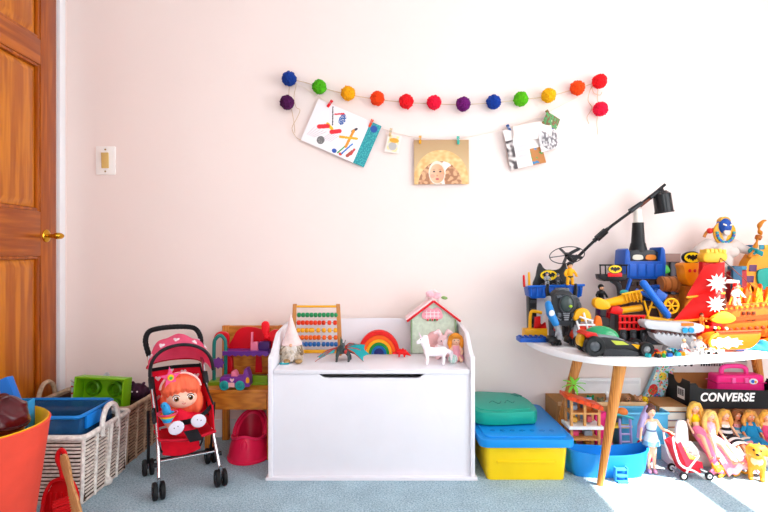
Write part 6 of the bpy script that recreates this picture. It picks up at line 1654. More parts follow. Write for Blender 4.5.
# blue boat-shaped paddling pool with steps
P = Px(607, 2.14, 0)
bt = thing('blue_pool_boat', 'blue plastic boat-shaped toy pool in front of the doll house', 'toy boat', P.loc)
LBp = pl('#2a8fd8', rough=.28)
def bout(k): return sl2([(-.160 * k, .05), (-.168 * k, .0), (-.150 * k, -.036 * k), (-.06, -.052 * k), (.06, -.055 * k), (.14 * k, -.042 * k), (.168 * k, 0), (.165 * k, .05)], 4)
ol = bout(1.0); n = len(ol)
g = G(); vs = []; zs = [(.86, 0.001), (.95, .03), (1.0, .085), (1.03, .092), (1.03, .098), (.97, .096), (.93, .05), (.84, .008)]
for k, z in zs: vs += [(a * k, .012 + (b - .012) * k, z + (.016 * max(0, (abs(a) / .168)) ** 2 if z > .05 else 0)) for a, b in ol]
fs = []
for j in range(len(zs) - 1): fs += [(j * n + i, j * n + (i + 1) % n, (j + 1) * n + (i + 1) % n, (j + 1) * n + i) for i in range(n)]
fs += [tuple(range(n - 1, -1, -1)), tuple(range((len(zs) - 1) * n, len(zs) * n))]
g.add(vs, fs); g.build('hull', LBp, bt)
stp = sub('steps', bt, P.p3(613, 466, -.060))
for k in range(3): g = G(); g.box((0, -.010 - .004 * (2 - k), -.028 + .022 * k), (.042, .020 + .008 * (2 - k), .008), bev=.002); g.build('step', pl('#4aa6e0', rough=.3), stp)
for s in (-1, 1): g = G(); g.box((s * .023, -.010, -.006), (.005, .024, .062), bev=.002); g.build('step_side', pl('#4aa6e0', rough=.3), stp)

# pink play tower with lavender ladder
P = Px(612, 2.285, 0)
pk2 = thing('pink_play_tower', 'pink toy play tower with a lavender ladder and teal rail', 'toy playset', P.loc)
HPk = pl('#e82a80', rough=.35); LPk = pl('#f07ab0', rough=.35)
g = G(); g.prism(P.poly([(596, 459), (595.5, 416), (606, 412), (609, 418), (608, 459)]), .03, 'xz', .0, bev=.004); g.build('tower', HPk, pk2)
g = G(); g.prism(sl2(P.poly([(597, 458), (597, 442), (602, 438), (609, 440), (612, 447), (612, 458)]), 3), .04, 'xz', -.035, bev=.006); g.build('slide', LPk, pk2)
g = G(); g.box(P.p3(618, 426, .01), (26 * P.s, .05, .012), bev=.003); g.build('platform', pl('#e8c84a'), pk2)
for s, u in ((-1, 618.5), (1, 629)):
    g = G(); g.tube([P.p3(u, 461, -.03), P.p3(u, 418, -.01)], .006, 8); g.build('ladder_rail', pl('#a8a0d8'), pk2)
for k in range(5): g = G(); g.tube([P.p3(618.5, 455 - 7.4 * k, -.026 + .003 * k), P.p3(629, 455 - 7.4 * k, -.026 + .003 * k)], .0045, 6); g.build('rung', pl('#b6aee0'), pk2)
g = G(); g.tube(smoothline([P.p3(606, 424, -.012), P.p3(610, 416, -.012), P.p3(620, 414, -.012), P.p3(632, 418, -.012)], 5), .006, 8); g.build('teal_rail', pl('#3fb6b8'), pk2)
g = G(); g.ell(P.p3(622, 412, 0), (.026, .02, .020)); g.build('orange_dome', pl('#e8843a'), pk2)
# light-blue tub behind
lb_ = open_box('light_blue_tub', 'light blue plastic tub behind the purple haired doll', 'tub', (X(640, 2.335), 2.335, 0), .205, .09, .205, pl('#5fb4dc', rough=.3), th=.005)
g = G(); g.tube([(a, b, .206) for a, b in rrect(.215, .10, .014)], .006, 8, closed=True); g.build('rim', pl('#6fc0e4', rough=.3), lb_)

# ---------------- dolls
SKD = mat('#f0c0a0', rough=.45, sss=.05, var=.02); SKT = mat('#c98a64', rough=.45, var=.02)
def cloth_cone(pts_rs, n=20):
    g = G(); vs = []
    for (p, rx, ry) in pts_rs:
        p = Vector(p)
        for i in range(n): a = 2 * PI * i / n; vs.append(p + Vector((rx * math.cos(a), ry * math.sin(a), 0)))
    k = len(pts_rs)
    g.add(vs, [(j * n + i, j * n + (i + 1) % n, (j + 1) * n + (i + 1) % n, (j + 1) * n + i) for j in range(k - 1) for i in range(n)] + [tuple(range(n - 1, -1, -1)), tuple(range((k - 1) * n, k * n))])
    return g
def fashion_doll(label, loc, rz, J, skin, hair, hair_shape, vox=.0026):
    """J: joint dictionary (local): hip, chest, neck, head, el/er elbows, hl/hr hands, kl/kr knees, fl/fr feet"""
    t = thing('fashion_doll', label, 'doll', loc, rz, group='fashion dolls under the table')
    V3 = lambda k: Vector(J[k])
    g = G(); hip, chest, neck, head = V3('hip'), V3('chest'), V3('neck'), V3('head')
    up = (chest - hip).normalized(); sd = Vector((1, 0, 0))
    g.ell(hip, (.020, .016, .016)); g.chain([hip, hip.lerp(chest, .5), chest], [.016, .0125, .016]); g.ell(chest, (.019, .014, .016))
    for s in (-1, 1): g.ell(chest + Vector((s * .008, -.011, -.002)), .0075)
    g.chain([chest, neck], [.012, .0058]); g.cap(neck, head, .0058)
    g.ell(head, (.0175, .0185, .0215), n=18, m=14); g.ell(head + Vector((0, -.006, -.010)), (.0115, .012, .011)); g.ell(head + Vector((0, -.0195, -.003)), (.0022, .003, .003))
    for s, e, h, k, f in ((-1, 'el', 'hl', 'kl', 'fl'), (1, 'er', 'hr', 'kr', 'fr')):
        sh = chest + Vector((s * .021, 0, .010))
        g.chain([chest + Vector((s * .012, 0, .009)), sh, V3(e), V3(h)], [.008, .0072, .0058, .0044])
        hd = V3(h); dr_ = (hd - V3(e)).normalized(); pd = dr_.orthogonal()
        pd = (Vector((1, 0, 0)) - dr_ * dr_.x); pd = pd.normalized() if pd.length > .1 else Vector((0, 0, 1))
        g.ell(hd + dr_ * .004, .0052)
        for q in range(4): a = hd + dr_ * .006 + pd * (q - 1.5) * .0026; g.cap(a, a + dr_ * (.010 - .001 * abs(q - 1.5)) + Vector((0, -.001, -.001)), .0018, .0015, 6)
        a = hd + dr_ * .002; g.cap(a, a + dr_ * .005 + pd * s * -.007, .0018, .0015, 6)
        hp0 = hip + Vector((s * .011, 0, -.004))
        g.chain([hp0, V3(k), V3(f)], [.0145, .0092, .0058])
        ft = V3(f); fd_ = Vector(J.get('toe', (0, -1, -.35))).normalized(); g.cap(ft, ft + fd_ * .018, .0058, .0045)
    g.blob('body', skin, t, vox, 1)
    # face
    hx = Vector(head)
    for s in (-1, 1):
        g = G(); g.ell(hx + Vector((s * .0068, -.0172, .0005)), (.0034, .0016, .0024)); g.build('eye', pl('#f4f0ee'), t)
        g = G(); g.ell(hx + Vector((s * .0068, -.0186, .0005)), (.0016, .0008, .0019)); g.build('iris', pl('#2a4a7a'), t)
        g = G(); g.tube([hx + Vector((s * (.0035 + .0016 * q), -.0182 + .0004 * q, .0050 + .0004 * math.sin(q))) for q in range(5)], .0006, 5); g.build('eyebrow', pl('#7a5030'), t)
    g = G(); g.ell(hx + Vector((0, -.0192, -.0100)), (.0042, .0014, .0016)); g.build('lips', pl('#d8405c'), t)
    # hair
    g = G(); g.ell(hx + Vector((0, .0045, .0055)), (.0215, .0205, .0215))
    for chn, rs in hair_shape: g.chain([hx + Vector(p) for p in chn], rs, 10)
    g.blob('hair', hair, t, .003, 1)
    return t
def HM(c): return mat(c, rough=.42, var=.3, vscale=40, bump=.5, bscale=90, stretch=(3, 3, .5))
def long_hair(l=.07, w=.024, fr=True):
    H = []
    for s in (-1, 1):
        H += [([(s * .014, -.004, .014), (s * w, .0, -.008), (s * (w + .004), -.004, -.5 * l), (s * (w - .002), -.006, -l)], [.010, .010, .010, .005])]
        H += [([(s * .008, .010, .01), (s * .016, .016, -.03), (s * .016, .016, -l)], [.012, .013, .008])]
        if fr: H += [([(0, -.012, .022), (s * .012, -.014, .016), (s * .018, -.010, .0)], [.006, .006, .005])]
    return H
def SIT(lean=.03, spread=0.0, hz=.0, foot=(-.13, -.055), arms=0.0, dx=0):
    return dict(hip=(0, 0, .018 + hz), chest=(dx, lean, .076 + hz), neck=(dx, lean + .002, .098 + hz), head=(dx, lean - .002, .123 + hz),
                el=(dx - .036, lean - .012, .058 + hz), hl=(dx - .034, lean - .05, .034 + hz + arms), er=(dx + .036, lean - .012, .058 + hz), hr=(dx + .034, lean - .05, .034 + hz + arms),
                kl=(-.014 - spread, foot[0] * .52, .022 + hz), kr=(.014 + spread, foot[0] * .52, .022 + hz), fl=(-.014 - spread, foot[0], foot[1] + .02 + hz), fr=(.014 + spread, foot[0], foot[1] + .02 + hz), toe=(0, -.8, .5))
# low white box the dolls sit on
lw = thing('flat_white_box', 'flat white cardboard box the row of dolls is sitting on', 'box', (1.53, 2.265, 0))
g = G(); g.box((0, 0, .032), (.58, .115, .062), bev=.003); g.build('carton', mat('#e6e2e2', rough=.6), lw)
g = G(); g.box((0, 0, .0645), (.586, .121, .006), bev=.002); g.build('box_lid', mat('#dcd6d8', rough=.6), lw)
SZ = .069
# A: blonde in yellow top, pink mermaid tail
def torso_top(t, J, c, frac=(.55, 1.1), r=.021, name='top'):
    hip, ch = Vector(J['hip']), Vector(J['chest']); a = hip.lerp(ch, frac[0]); b = hip.lerp(ch, frac[1])
    g = G(); g.chain([a, b], [r * .82, r]); 
    for s in (-1, 1): g.ell(ch + Vector((s * .008, -.0115, -.002)), .0095)
    return g.blob(name, c, t, .0028, 1)
J = SIT(.03, hz=.038, foot=(-.14, -.06))
dA = fashion_doll('blonde doll in a yellow top with a pink mermaid tail beside the toy pram', (X(698, 2.27), 2.27, SZ), -.12, J, SKD, HM('#e8b858'), long_hair(.075))
torso_top(dA, J, fab('#f4cf1c'), (.8, 1.0), .0195)
g = G(); g.chain([Vector(J['hip']) + Vector((0, 0, .006)), (0, -.07, .036), (0, -.12, .0), (0, -.15, -.035)], [.027, .026, .018, .012]); g.ell((.014, -.158, -.050), (.020, .008, .012), rot=(0, .5, 0)); g.ell((-.014, -.158, -.050), (.020, .008, .012), rot=(0, -.5, 0)); g.blob('mermaid_tail', fab('#ee86ac'), dA, .004, 2)
# B: blonde in long pink gown
J = SIT(.02, hz=.010, foot=(-.14, -.045))
dB = fashion_doll('blonde doll in a long pale pink gown spread over the floor', (X(713, 2.25), 2.25, SZ), .08, J, SKD, HM('#f0c878'), long_hair(.085, .026))
torso_top(dB, J, fab('#f6bcd2'), (.2, 1.05), .0205, 'bodice')
def gown(s, t):
    x = (s - .5) * (.05 + .115 * t) + .035 * t * t; 
    y = .012 - .165 * t; zz = .045 - .075 * t * t + .010 * (1 - t)
    z = zz - abs(s - .5) * 2 * (.012 + .022 * t) + .006 * math.sin(s * 22) * t
    return (x, y, max(z, -SZ + .004 + .004 * math.sin(s * 22)))
g = G(); g.sheet(gown, 36, 14, .004); g.build('skirt', fab('#f3a9c8', var=.12), dB)
g = G(); g.sheet(lambda s, t: tuple(Vector(gown(s, .9 + .1 * t)) + Vector((0, -.004, .005))), 36, 2, .003); g.build('hem', fab('#f8d0de'), dB)
# C: blonde, black and white striped dress
def stripes(parent, J, cols, r0=.022, r1=.030, sl=(0, 1)):
    hip, ch = Vector(J['hip']), Vector(J['chest']); n = len(cols)
    for k, c in enumerate(cols):
        a = ch.lerp(hip, -.12 + 1.15 * k / n); b = ch.lerp(hip, -.12 + 1.15 * (k + 1) / n); ra = r0 + (r1 - r0) * k / n; rb_2 = r0 + (r1 - r0) * (k + 1) / n
        g = cloth_cone([((b.x, b.y, b.z), rb_2, rb_2 * .85), ((a.x, a.y, a.z), ra, ra * .85)]); g.build('dress_band', fab(c), parent)
def skirt_sit(parent, J, cols, w=.034):
    hip = Vector(J['hip']); n = len(cols)
    for k, c in enumerate(cols):
        t0, t1 = k / n, (k + 1) / n
        g = G(); g.sheet(lambda s, t: (hip.x + (w + .008 * (t0 + (t1 - t0) * t)) * math.cos(PI * (1 - s)), -.022 - .062 * (t0 + (t1 - t0) * t), .012 + hip.z * .6 + .024 * math.sin(PI * s) - .012 * (t0 + (t1 - t0) * t)), 16, 3, .003); g.build('skirt_band', fab(c), parent)
J = SIT(.03, hz=.0, foot=(-.12, -.05))
dC = fashion_doll('blonde doll in a black and white striped dress with red belt', (X(729, 2.285), 2.285, SZ), .05, J, SKD, HM('#d8a850'), long_hair(.055))
stripes(dC, J, ['#e8e4e4', '#26242a', '#e8e4e4', '#26242a', '#e8e4e4', '#d8303c']); skirt_sit(dC, J, ['#26242a', '#e8e4e4', '#26242a', '#e8e4e4'])
J = SIT(.035, hz=-.004, foot=(-.11, -.05))
dD = fashion_doll('brown haired doll in a teal and pink striped dress', (X(741.5, 2.295), 2.295, SZ), -.05, J, SKT, HM('#7a4a26'), long_hair(.05))
stripes(dD, J, ['#e8a0a8', '#5a9ab8', '#e8d8c8', '#5a9ab8', '#e89aa4', '#3f86a8']); skirt_sit(dD, J, ['#5a9ab8', '#e8d8c8', '#3f86a8', '#e89aa4'])
J = SIT(.03, hz=.002, foot=(-.11, -.05), spread=.006)
dE = fashion_doll('dark blonde doll in a plain blue dress near the frame edge', (X(753.5, 2.265), 2.265, SZ), -.15, J, SKT, HM('#c89448'), long_hair(.055))
stripes(dE, J, ['#1f86b4'] * 3, .024, .032); skirt_sit(dE, J, ['#1f86b4', '#1a78a4'])
for s in (-1, 1): g = G(); g.chain([Vector(J['chest']) + Vector((s * .016, 0, .010)), Vector(J['el' if s < 0 else 'er'])], [.011, .0095]); g.build('sleeve', fab('#1f86b4'), dE)
J = SIT(.03, hz=.0, foot=(-.11, -.05))
dF = fashion_doll('blonde doll in a rose pink dress at the end of the doll row', (X(770, 2.27), 2.27, SZ), -.2, J, SKD, HM('#e2a848'), long_hair(.05))
stripes(dF, J, ['#e85a88'] * 3, .024, .032); skirt_sit(dF, J, ['#e85a88', '#d84878'])
# standing doll with lavender hair
J = dict(hip=(0, 0, .150), chest=(.002, .002, .206), neck=(.001, .001, .230), head=(-.002, -.004, .256), el=(-.036, .006, .185), hl=(-.046, -.010, .150), er=(.038, -.014, .188), hr=(.062, -.036, .180),
         kl=(-.010, -.002, .078), kr=(.012, -.002, .078), fl=(-.008, .004, .014), fr=(.014, .004, .014), toe=(.1, -.8, -.35))
dS = fashion_doll('doll with long lavender hair and white-blue dress standing by the pool', (X(651, 2.150), 2.150, .003), -.1, J, SKD, HM('#5a3a34'), [([(0, -.012, .022), (-.012, -.012, .016), (-.018, -.006, 0)], [.006, .007, .006]), ([(0, .012, .02), (.012, .014, .012)], [.012, .012])])
g = G(); g.chain([Vector(J['head']) + Vector((-.014, .004, .012)), Vector(J['head']) + Vector((-.024, .008, -.02)), (-.034, .014, .190), (-.046, .016, .140)], [.012, .014, .015, .006]); g.chain([Vector(J['head']) + Vector((.006, .016, .0)), (.0, .024, .2), (-.024, .026, .150)], [.014, .015, .008]); g.blob('lavender_hair', HM('#b8a0cc'), dS, .003, 1)
g = cloth_cone([((0, 0, .120), .034, .028), ((0, 0, .150), .027, .022), ((.001, 0, .178), .0175, .0155), ((.002, 0, .200), .023, .020), ((.002, .001, .214), .019, .015)]); g.build('dress', fab('#cfe0ee'), dS)
g = cloth_cone([((0, 0, .116), .0355, .0295), ((0, 0, .134), .032, .026)]); g.build('dress_hem', fab('#7fb4dc'), dS)
g = cloth_cone([((.001, 0, .172), .019, .0168), ((.001, 0, .180), .0185, .0165)]); g.build('sash', fab('#6a7a9a'), dS)
for s, fx in ((-1, -.008), (1, .014)): g = G(); g.ell((fx, -.006, .006), (.008, .016, .009)); g.build('shoe', pl('#f0a8c0'), dS)
hk = thing('pink_toy_bag', 'hot pink wedge shaped toy bag lying by the standing doll', 'toy bag', (X(641, 2.205), 2.215, 0))
P = Px(641, 2.215, 0)
g = G(); g.prism(sl2(P.poly([(630, 452), (636, 446), (648, 444), (652, 452), (650, 461.5), (640, 464), (634, 459)]), 4), .04, 'xz', -.02, bev=.008); g.build('bag', pl('#e82a6a', rough=.35), hk)
g = G(); g.tube(smoothline([P.p3(638, 447, 0), P.p3(640, 441, 0), P.p3(646, 441, 0), P.p3(647, 446, 0)], 4), .004, 6); g.build('strap', pl('#c81a54'), hk)
for q in (-1, 1): g = G(); g.box((q * .03, 0, .006), (.02, .034, .012), bev=.003); g.build('foot', pl('#c81a54'), hk)

# toy pram
P = Px(684, 2.12, 0)
tp = thing('toy_pram', 'tiny red and white doll pram carrying a yellow kitten', 'toy pram', P.loc)
for y in (-.035, .035):
    g = G(); g.tube(smoothline([P.p3(668, 434, y), P.p3(670, 446, y), P.p3(676, 462, y), P.p3(690, 468, y), P.p3(702, 477, y)], 4), .0042, 8); g.build('frame_tube', WHT, tp)
    g = G(); g.tube([P.p3(678, 476, y), P.p3(683, 466, y), P.p3(694, 452, y)], .004, 8); g.build('frame_strut', WHT, tp)
    for (u, v) in ((677.5, 473.8), (702.5, 473.8)):
        w_ = sub('wheel', tp, (P(u, 0)[0], y * 1.25, .0175))
        g = G(); g.lathe([(.010, -.005), (.0155, -.005), (.0172, 0), (.0155, .005), (.010, .005)], rot=(PI / 2, 0, 0), close=True, n=24); g.build('tyre', mat('#1c1c20', rough=.5), w_)
        g = G(); g.cyl((0, -.004, 0), (0, .004, 0), .0105, n=18); g.build('hub', pl('#e8e6e8'), w_)
for u in (677.5, 702.5): g = G(); g.cyl((P(u, 0)[0], -.05, .0175), (P(u, 0)[0], .05, .0175), .0028, n=8); g.build('axle', GRY, tp)
g = G(); g.tube([P.p3(668, 434, -.035), P.p3(667, 432, -.02), P.p3(667, 432, .02), P.p3(668, 434, .035)], .005, 8); g.build('push_handle', RED, tp)
g = G(); g.prism(P.poly([(668, 442), (673, 440), (682, 462), (694, 464), (697, 470), (680, 469.5)]), .066, 'xz', -.033, bev=.004); g.build('seat', pl('#d8142c', rough=.5), tp)
for y in (-.033, .033): g = G(); g.prism(P.poly([(672, 441), (676, 439), (685, 456), (697, 459), (698, 465), (682, 464)]), .004, 'xz', y - .002); g.build('side_cloth', fab('#e8324a'), tp)
kt = thing('yellow_kitten', 'yellow and white toy kitten lying in the tiny doll pram', 'toy cat', P.loc + Vector((P(687, 0)[0], 0, P(0, 461.5)[1])))
g = G(); g.chain([(-.012, 0, .026), (.020, 0, .012)], [.015, .014]); g.ell((-.020, -.004, .042), (.014, .014, .013)); g.ell((-.022, -.017, .039), (.007, .005, .005))
for s in (-1, 1): g.cap((-.022 + s * .008, 0, .052), (-.022 + s * .010, 0, .060), .005, .0015); g.cap((s * .008, -.010, .016), (.004 + s * .010, -.024, .016), .006)
g.cap((.03, 0, .012), (.045, -.01, .022), .005, .003)
g.blob('body', fab('#f0c858'), kt, .0022, 1)
for s in (-1, 1): g = G(); g.ell((-.021 + s * .005, -.0175, .045), .0018); g.build('eye', BLK, kt)

# colourful picture box leaning, books
P = Px(657, 2.42, 0)
pb_ = thing('picture_box', 'flat toy box printed with bright coloured shapes leaning behind the dolls', 'box', (1.245, 2.532, .0), rot=(0, .40, 0))
def pbf(s, t):
    n = noise.noise(Vector((s * 5, t * 20, 2))); n2 = noise.noise(Vector((s * 8, t * 34, 7)))
    if n2 > .30: return '#2f9a4a'
    if n2 < -.33: return '#e86a2c'
    if inell(s, t, (.68, .52), .32, .12): return '#2a6ac8'
    if inell(s, t, (.28, .66), .28, .07): return '#d8282c'
    if inell(s, t, (.5, .86), .24, .05): return '#e8c42c'
    if inell(s, t, (.25, .42), .16, .05): return '#8ac84a'
    if n > .25: return '#e88aa8'
    if n < -.28: return '#f3e6b8'
    return '#a8d4e4'
g = G(); g.box((0, .012, .20), (.085, .022, .40), bev=.002); g.build('carton', mat('#9cc4d4', rough=.5), pb_)
o = printed('front_print', .082, .396, 44, 150, pbf, pb_); o.location = (0, .0, .20)
bkc = [('#c8a070', '#e8dcc8'), ('#3a6a4a', '#e8e0d0'), ('#8a5a34', '#e8dcc8'), ('#d8b07a', '#efe6d8'), ('#b86a5a', '#e8dcc8'), ('#6a8a9a', '#eae4d8'), ('#a87848', '#e8dcc8')]
nm = ['tan', 'green', 'brown', 'sand coloured', 'dusty red', 'grey blue', 'caramel']
zb = 0.0
for k, (c, pgc) in enumerate(bkc):
    th_ = .026 + .006 * (k % 3)
    t = thing('picture_book', '%s hardback book in the stack behind the toy pram, %s from the floor' % (nm[k], ('first', 'second', 'third', 'fourth', 'fifth', 'sixth', 'seventh')[k]), 'book', (1.325 + .004 * math.sin(k * 2.3), 2.430 + .003 * math.sin(k), zb), .03 * math.sin(k * 1.9), group='stack of picture books')
    g = G(); g.box((0, 0, .0015), (.13, .16, .003)); g.build('cover', mat(c, rough=.5), t)
    g = G(); g.box((0, 0, th_ - .0016), (.13, .16, .003)); g.build('cover', mat(c, rough=.5), t)
    g = G(); g.box((.003, 0, th_ / 2), (.120, .152, th_ - .0062)); g.build('page_block', mat(pgc, rough=.8), t)
    g = G(); g.box((-.0635, 0, th_ / 2), (.003, .16, th_)); g.build('spine', mat(c, rough=.5), t)
    zb += th_ + .0004
# carton under the shoe box
ub = thing('plain_carton', 'plain brown carton under the black shoe box behind the dolls', 'box', (1.605, 2.455, 0))
g = G(); g.box((0, 0, .104), (.40, .19, .207), bev=.002); g.build('carton', mat('#a8744c', rough=.85), ub)
g = G(); g.box((0, 0, .2078), (.40, .04, .0006)); g.build('tape', mat('#c8a074', rough=.4), ub)
# black shoe box
SB = mat('#17171a', rough=.55, var=.05); SBI = mat('#b07a48', rough=.85)
sx = thing('black_shoe_box', 'open black shoe box with white lettering holding a pink case', 'shoe box', (1.605, 2.45, .2085))
bw_, bd_, bh_ = .402, .200, .125
g = G(); g.prism([(-bw_ / 2, 0), (bw_ / 2, 0), (bw_ / 2, .082), (-bw_ / 2 + .060, .092), (-bw_ / 2 + .040, .100), (-bw_ / 2 + .028, .117), (-bw_ / 2, .117)], .004, 'xz', -bd_ / 2); g.build('front_panel', SB, sx)
g = G(); g.box((0, bd_ / 2 - .002, bh_ / 2 - .004), (bw_, .004, bh_ - .008)); g.build('back_panel', SB, sx)
notch = [(-bd_ / 2 + .004, 0), (bd_ / 2 - .004, 0), (bd_ / 2 - .004, bh_), (.045, bh_)] + [(.030 * math.cos(a) * 1.2, bh_ - .030 * math.sin(a)) for a in [PI * i / 8 for i in range(9)]] + [(-.045, bh_), (-bd_ / 2 + .004, bh_)]
for s in (-1, 1):
    g = G(); g.prism(notch, .004, 'yz', s * (bw_ / 2 - .002) - .002); g.build('end_panel', SB, sx)
g = G(); g.box((0, 0, .003), (bw_ - .01, bd_ - .01, .004)); g.build('bottom_panel', SBI, sx)
g = G(); g.box((0, bd_ / 2 - .0065, bh_ / 2), (bw_ - .012, .003, bh_ - .004)); g.box((-bw_ / 2 + .0062, 0, bh_ / 2 - .020), (.003, bd_ - .014, bh_ - .045)); g.build('inner_card', SBI, sx)
lbl = sub('barcode_label', sx, (-bw_ / 2 - .0006, -.030, .055))
g = G(); g.box((0, 0, 0), (.001, .058, .052)); g.build('label_paper', mat('#e8e6e4', rough=.5), lbl)
for k in range(9): g = G(); g.box((-.0008, -.023 + .0056 * k, .004), (.0006, .0016 + .0012 * (k % 3), .030)); g.build('bar', mat('#1a1a1a', rough=.6), lbl)
cu = bpy.data.curves.new('lettering', 'FONT'); cu.body = 'CONVERSE'; cu.size = .058; cu.extrude = .0008; cu.align_x = 'CENTER'; cu.align_y = 'CENTER'; cu.shear = .18; cu.space_character = 1.06; cu.offset = .0016
tmp = bpy.data.objects.new('lettering_source', cu); COL.objects.link(tmp)
bpy.context.view_layer.update()
me = bpy.data.meshes.new_from_object(tmp.evaluated_get(bpy.context.evaluated_depsgraph_get()))
COL.objects.unlink(tmp); bpy.data.objects.remove(tmp)
lt = bpy.data.objects.new('white_lettering', me); COL.objects.link(lt); me.materials.append(mat('#f4f2f2', rough=.5)); lt.parent = sx
wid = max(v.co.x for v in me.vertices) - min(v.co.x for v in me.vertices)
lt.rotation_euler = (PI / 2, 0, 0); lt.location = (-.032, -bd_ / 2 - .0012, .052); lt.scale = (.250 / wid, .92, 1)
# pink case in the shoe box
P = Px(736, 2.44, .2150)
pc = thing('pink_case', 'hot pink plastic toy case with moulded handle standing in the shoe box', 'toy case', P.loc)
HP2 = pl('#ec2a86', rough=.35)
g = G(); g.box((-.003, 0, .068), (.235, .085, .136), bev=.014, seg=3, taper=(.94, .9)); g.build('shell', HP2, pc)
g = G(); g.box((-.003, 0, .100), (.236, .088, .005), bev=.002); g.build('seam', pl('#c81a6c'), pc)
g = G(); g.tube(smoothline([(-.07, 0, .13), (-.068, 0, .158), (-.045, 0, .170), (.02, 0, .170), (.045, 0, .158), (.047, 0, .13)], 6), .011, 10); g.build('handle', pl('#f0489a', rough=.35), pc)
for s in (-1, 1): g = G(); g.box((s * .03 - .01, -.0425, .112), (.018, .008, .024), bev=.003); g.build('latch', pl('#f06aac'), pc)
g = G(); g.prism(circ(.052, .108, .020, 24, .013), .003, 'xz', -.0445); g.build('badge', pl('#e8e4ee'), pc)
g = G(); g.prism(circ(.048, .108, .008, 16), .002, 'xz', -.0458); g.build('badge_mark', pl('#3a6ac8'), pc)
g = G(); g.prism(circ(.060, .106, .006, 16), .002, 'xz', -.0460); g.build('badge_dot', pl('#e8a83a'), pc)
# white box against the wall
wbx = thing('white_flat_box', 'flat white printed box standing against the wall behind the shoe box', 'box', (1.625, 2.566, 0))
g = G(); g.box((0, 0, .196), (.38, .016, .392), bev=.002); g.build('carton', mat('#e8e4e4', rough=.5), wbx)
for k in range(3): g = G(); g.prism(circ(-.15 + .03 * k, .365, .007, 14), .001, 'xz', -.0098); g.build('printed_dot', mat('#3a3a40', rough=.6), wbx)
for k in range(14): g = G(); g.box((-.04 + .013 * k, -.0096, .366), (.007 + .003 * (k % 2), .001, .012)); g.build('printed_glyph', mat('#55555c', rough=.6), wbx)
g = G(); g.box((0, -.0096, .386), (.37, .001, .004)); g.build('printed_line', mat('#55555c', rough=.6), wbx)
# white doll chair
wc = thing('white_doll_chair', 'white moulded plastic doll seat beside the mermaid doll', 'toy chair', (X(685, 2.205), 2.205, 0))
g = G(); g.prism(sl2([(-.026, .055), (-.028, .14), (-.020, .185), (0, .195), (.020, .185), (.028, .14), (.026, .055)], 4), .012, 'xz', .022, bev=.004); g.build('backrest', WHT, wc)
g = G(); g.box((0, -.005, .055), (.066, .062, .012), bev=.004); g.build('seat', WHT, wc)
for a in (-1, 1):
    for b in (-1, 1): g = G(); g.cyl((a * .026, b * .024 - .004, 0), (a * .024, b * .022 - .004, .052), .006, .007, 10); g.build('leg', WHT, wc)
    g = G(); g.prism(sl2([(-.036, .055), (-.036, .085), (-.01, .10), (.024, .105), (.026, .055)], 3), .007, 'yz', a * .033 - .0035, bev=.002); g.build('armrest', WHT, wc)
# golden dog
dg2 = thing('golden_dog', 'golden yellow toy puppy standing on the carpet in the sun', 'toy dog', (X(757, 2.09), 2.095, 0), rz=-.55)
g = G(); k = .98
def D3(x, y, z): return (x * k, y * k * (.62 if y > 0 else .9), z * k)
g.chain([D3(.0, -.012, .075), D3(.0, .03, .070), D3(0, .07, .072)], [.034 * k, .030 * k, .031 * k]); g.chain([D3(0, -.02, .09), D3(0, -.032, .118)], [.024 * k, .022 * k]); g.ell(D3(0, -.040, .128), (.029 * k, .027 * k, .026 * k)); g.ell(D3(0, -.064, .119), (.015 * k, .016 * k, .012 * k))
for s in (-1, 1):
    g.chain([D3(s * .018, -.018, .06), D3(s * .020, -.020, .032), D3(s * .020, -.020, .010)], [.014 * k, .010 * k, .0105 * k]); g.ell(D3(s * .020, -.028, .007), (.011 * k, .016 * k, .0075 * k))
    g.chain([D3(s * .018, .070, .062), D3(s * .021, .058, .042), D3(s * .021, .078, .026), D3(s * .021, .072, .009)], [.020 * k, .013 * k, .009 * k, .009 * k]); g.ell(D3(s * .021, .064, .007), (.011 * k, .016 * k, .0075 * k))
    g.chain([D3(s * .022, -.036, .146), D3(s * .032, -.038, .132), D3(s * .033, -.040, .112)], [.008 * k, .010 * k, .006 * k])
g.chain([D3(0, .098, .085), D3(.01, .115, .105), D3(.016, .115, .125)], [.010 * k, .009 * k, .005 * k])
g.blob('body', mat('#e9a838', rough=.55, var=.12, vscale=20), dg2, .0045, 2)
for s in (-1, 1): g = G(); g.ell(D3(s * .012, -.0635, .135), .0042); g.build('eye', pl('#1a1210', rough=.15), dg2)
g = G(); g.ell(D3(0, -.080, .122), (.007, .005, .005)); g.build('nose', pl('#2a1814'), dg2)
g = G(); g.ell(D3(0, -.036, .082), (.022 * k, .012 * k, .026 * k)); g.build('chest_patch', fab('#f4e0b4'), dg2)
# yellow cat lying in the sun
yl = thing('yellow_cat', 'yellow toy lion cub lying flat on the sunny carpet before the gown', 'toy animal', (X(727, 2.135), 2.130, 0), rz=.05)
g = G(); g.chain([(-.034, 0, .020), (.0, .004, .021), (.038, .004, .017)], [.019, .020, .016]); g.ell((-.054, -.008, .030), (.019, .018, .017)); g.ell((-.064, -.018, .026), (.009, .008, .007))
for s in (-1, 1): g.cap((-.054 + s * .012, .0, .044), (-.053 + s * .014, .0, .050), .006, .004); g.cap((-.03, s * .014 - .004, .010), (-.058, s * .016 - .014, .006), .007, .006); g.cap((.034, s * .012, .010), (.014, s * .020, .006), .009, .006)
g.chain([(.05, .004, .014), (.072, -.004, .007), (.090, .0, .006)], [.006, .005, .004]); g.ell((.094, .001, .007), (.009, .006, .006))
g.blob('body', mat('#f0b23a', rough=.5, var=.1), yl, .0032, 2)
for s in (-1, 1): g = G(); g.ell((-.060 + s * .007, -.0225, .034), .0022); g.build('eye', BLK, yl)
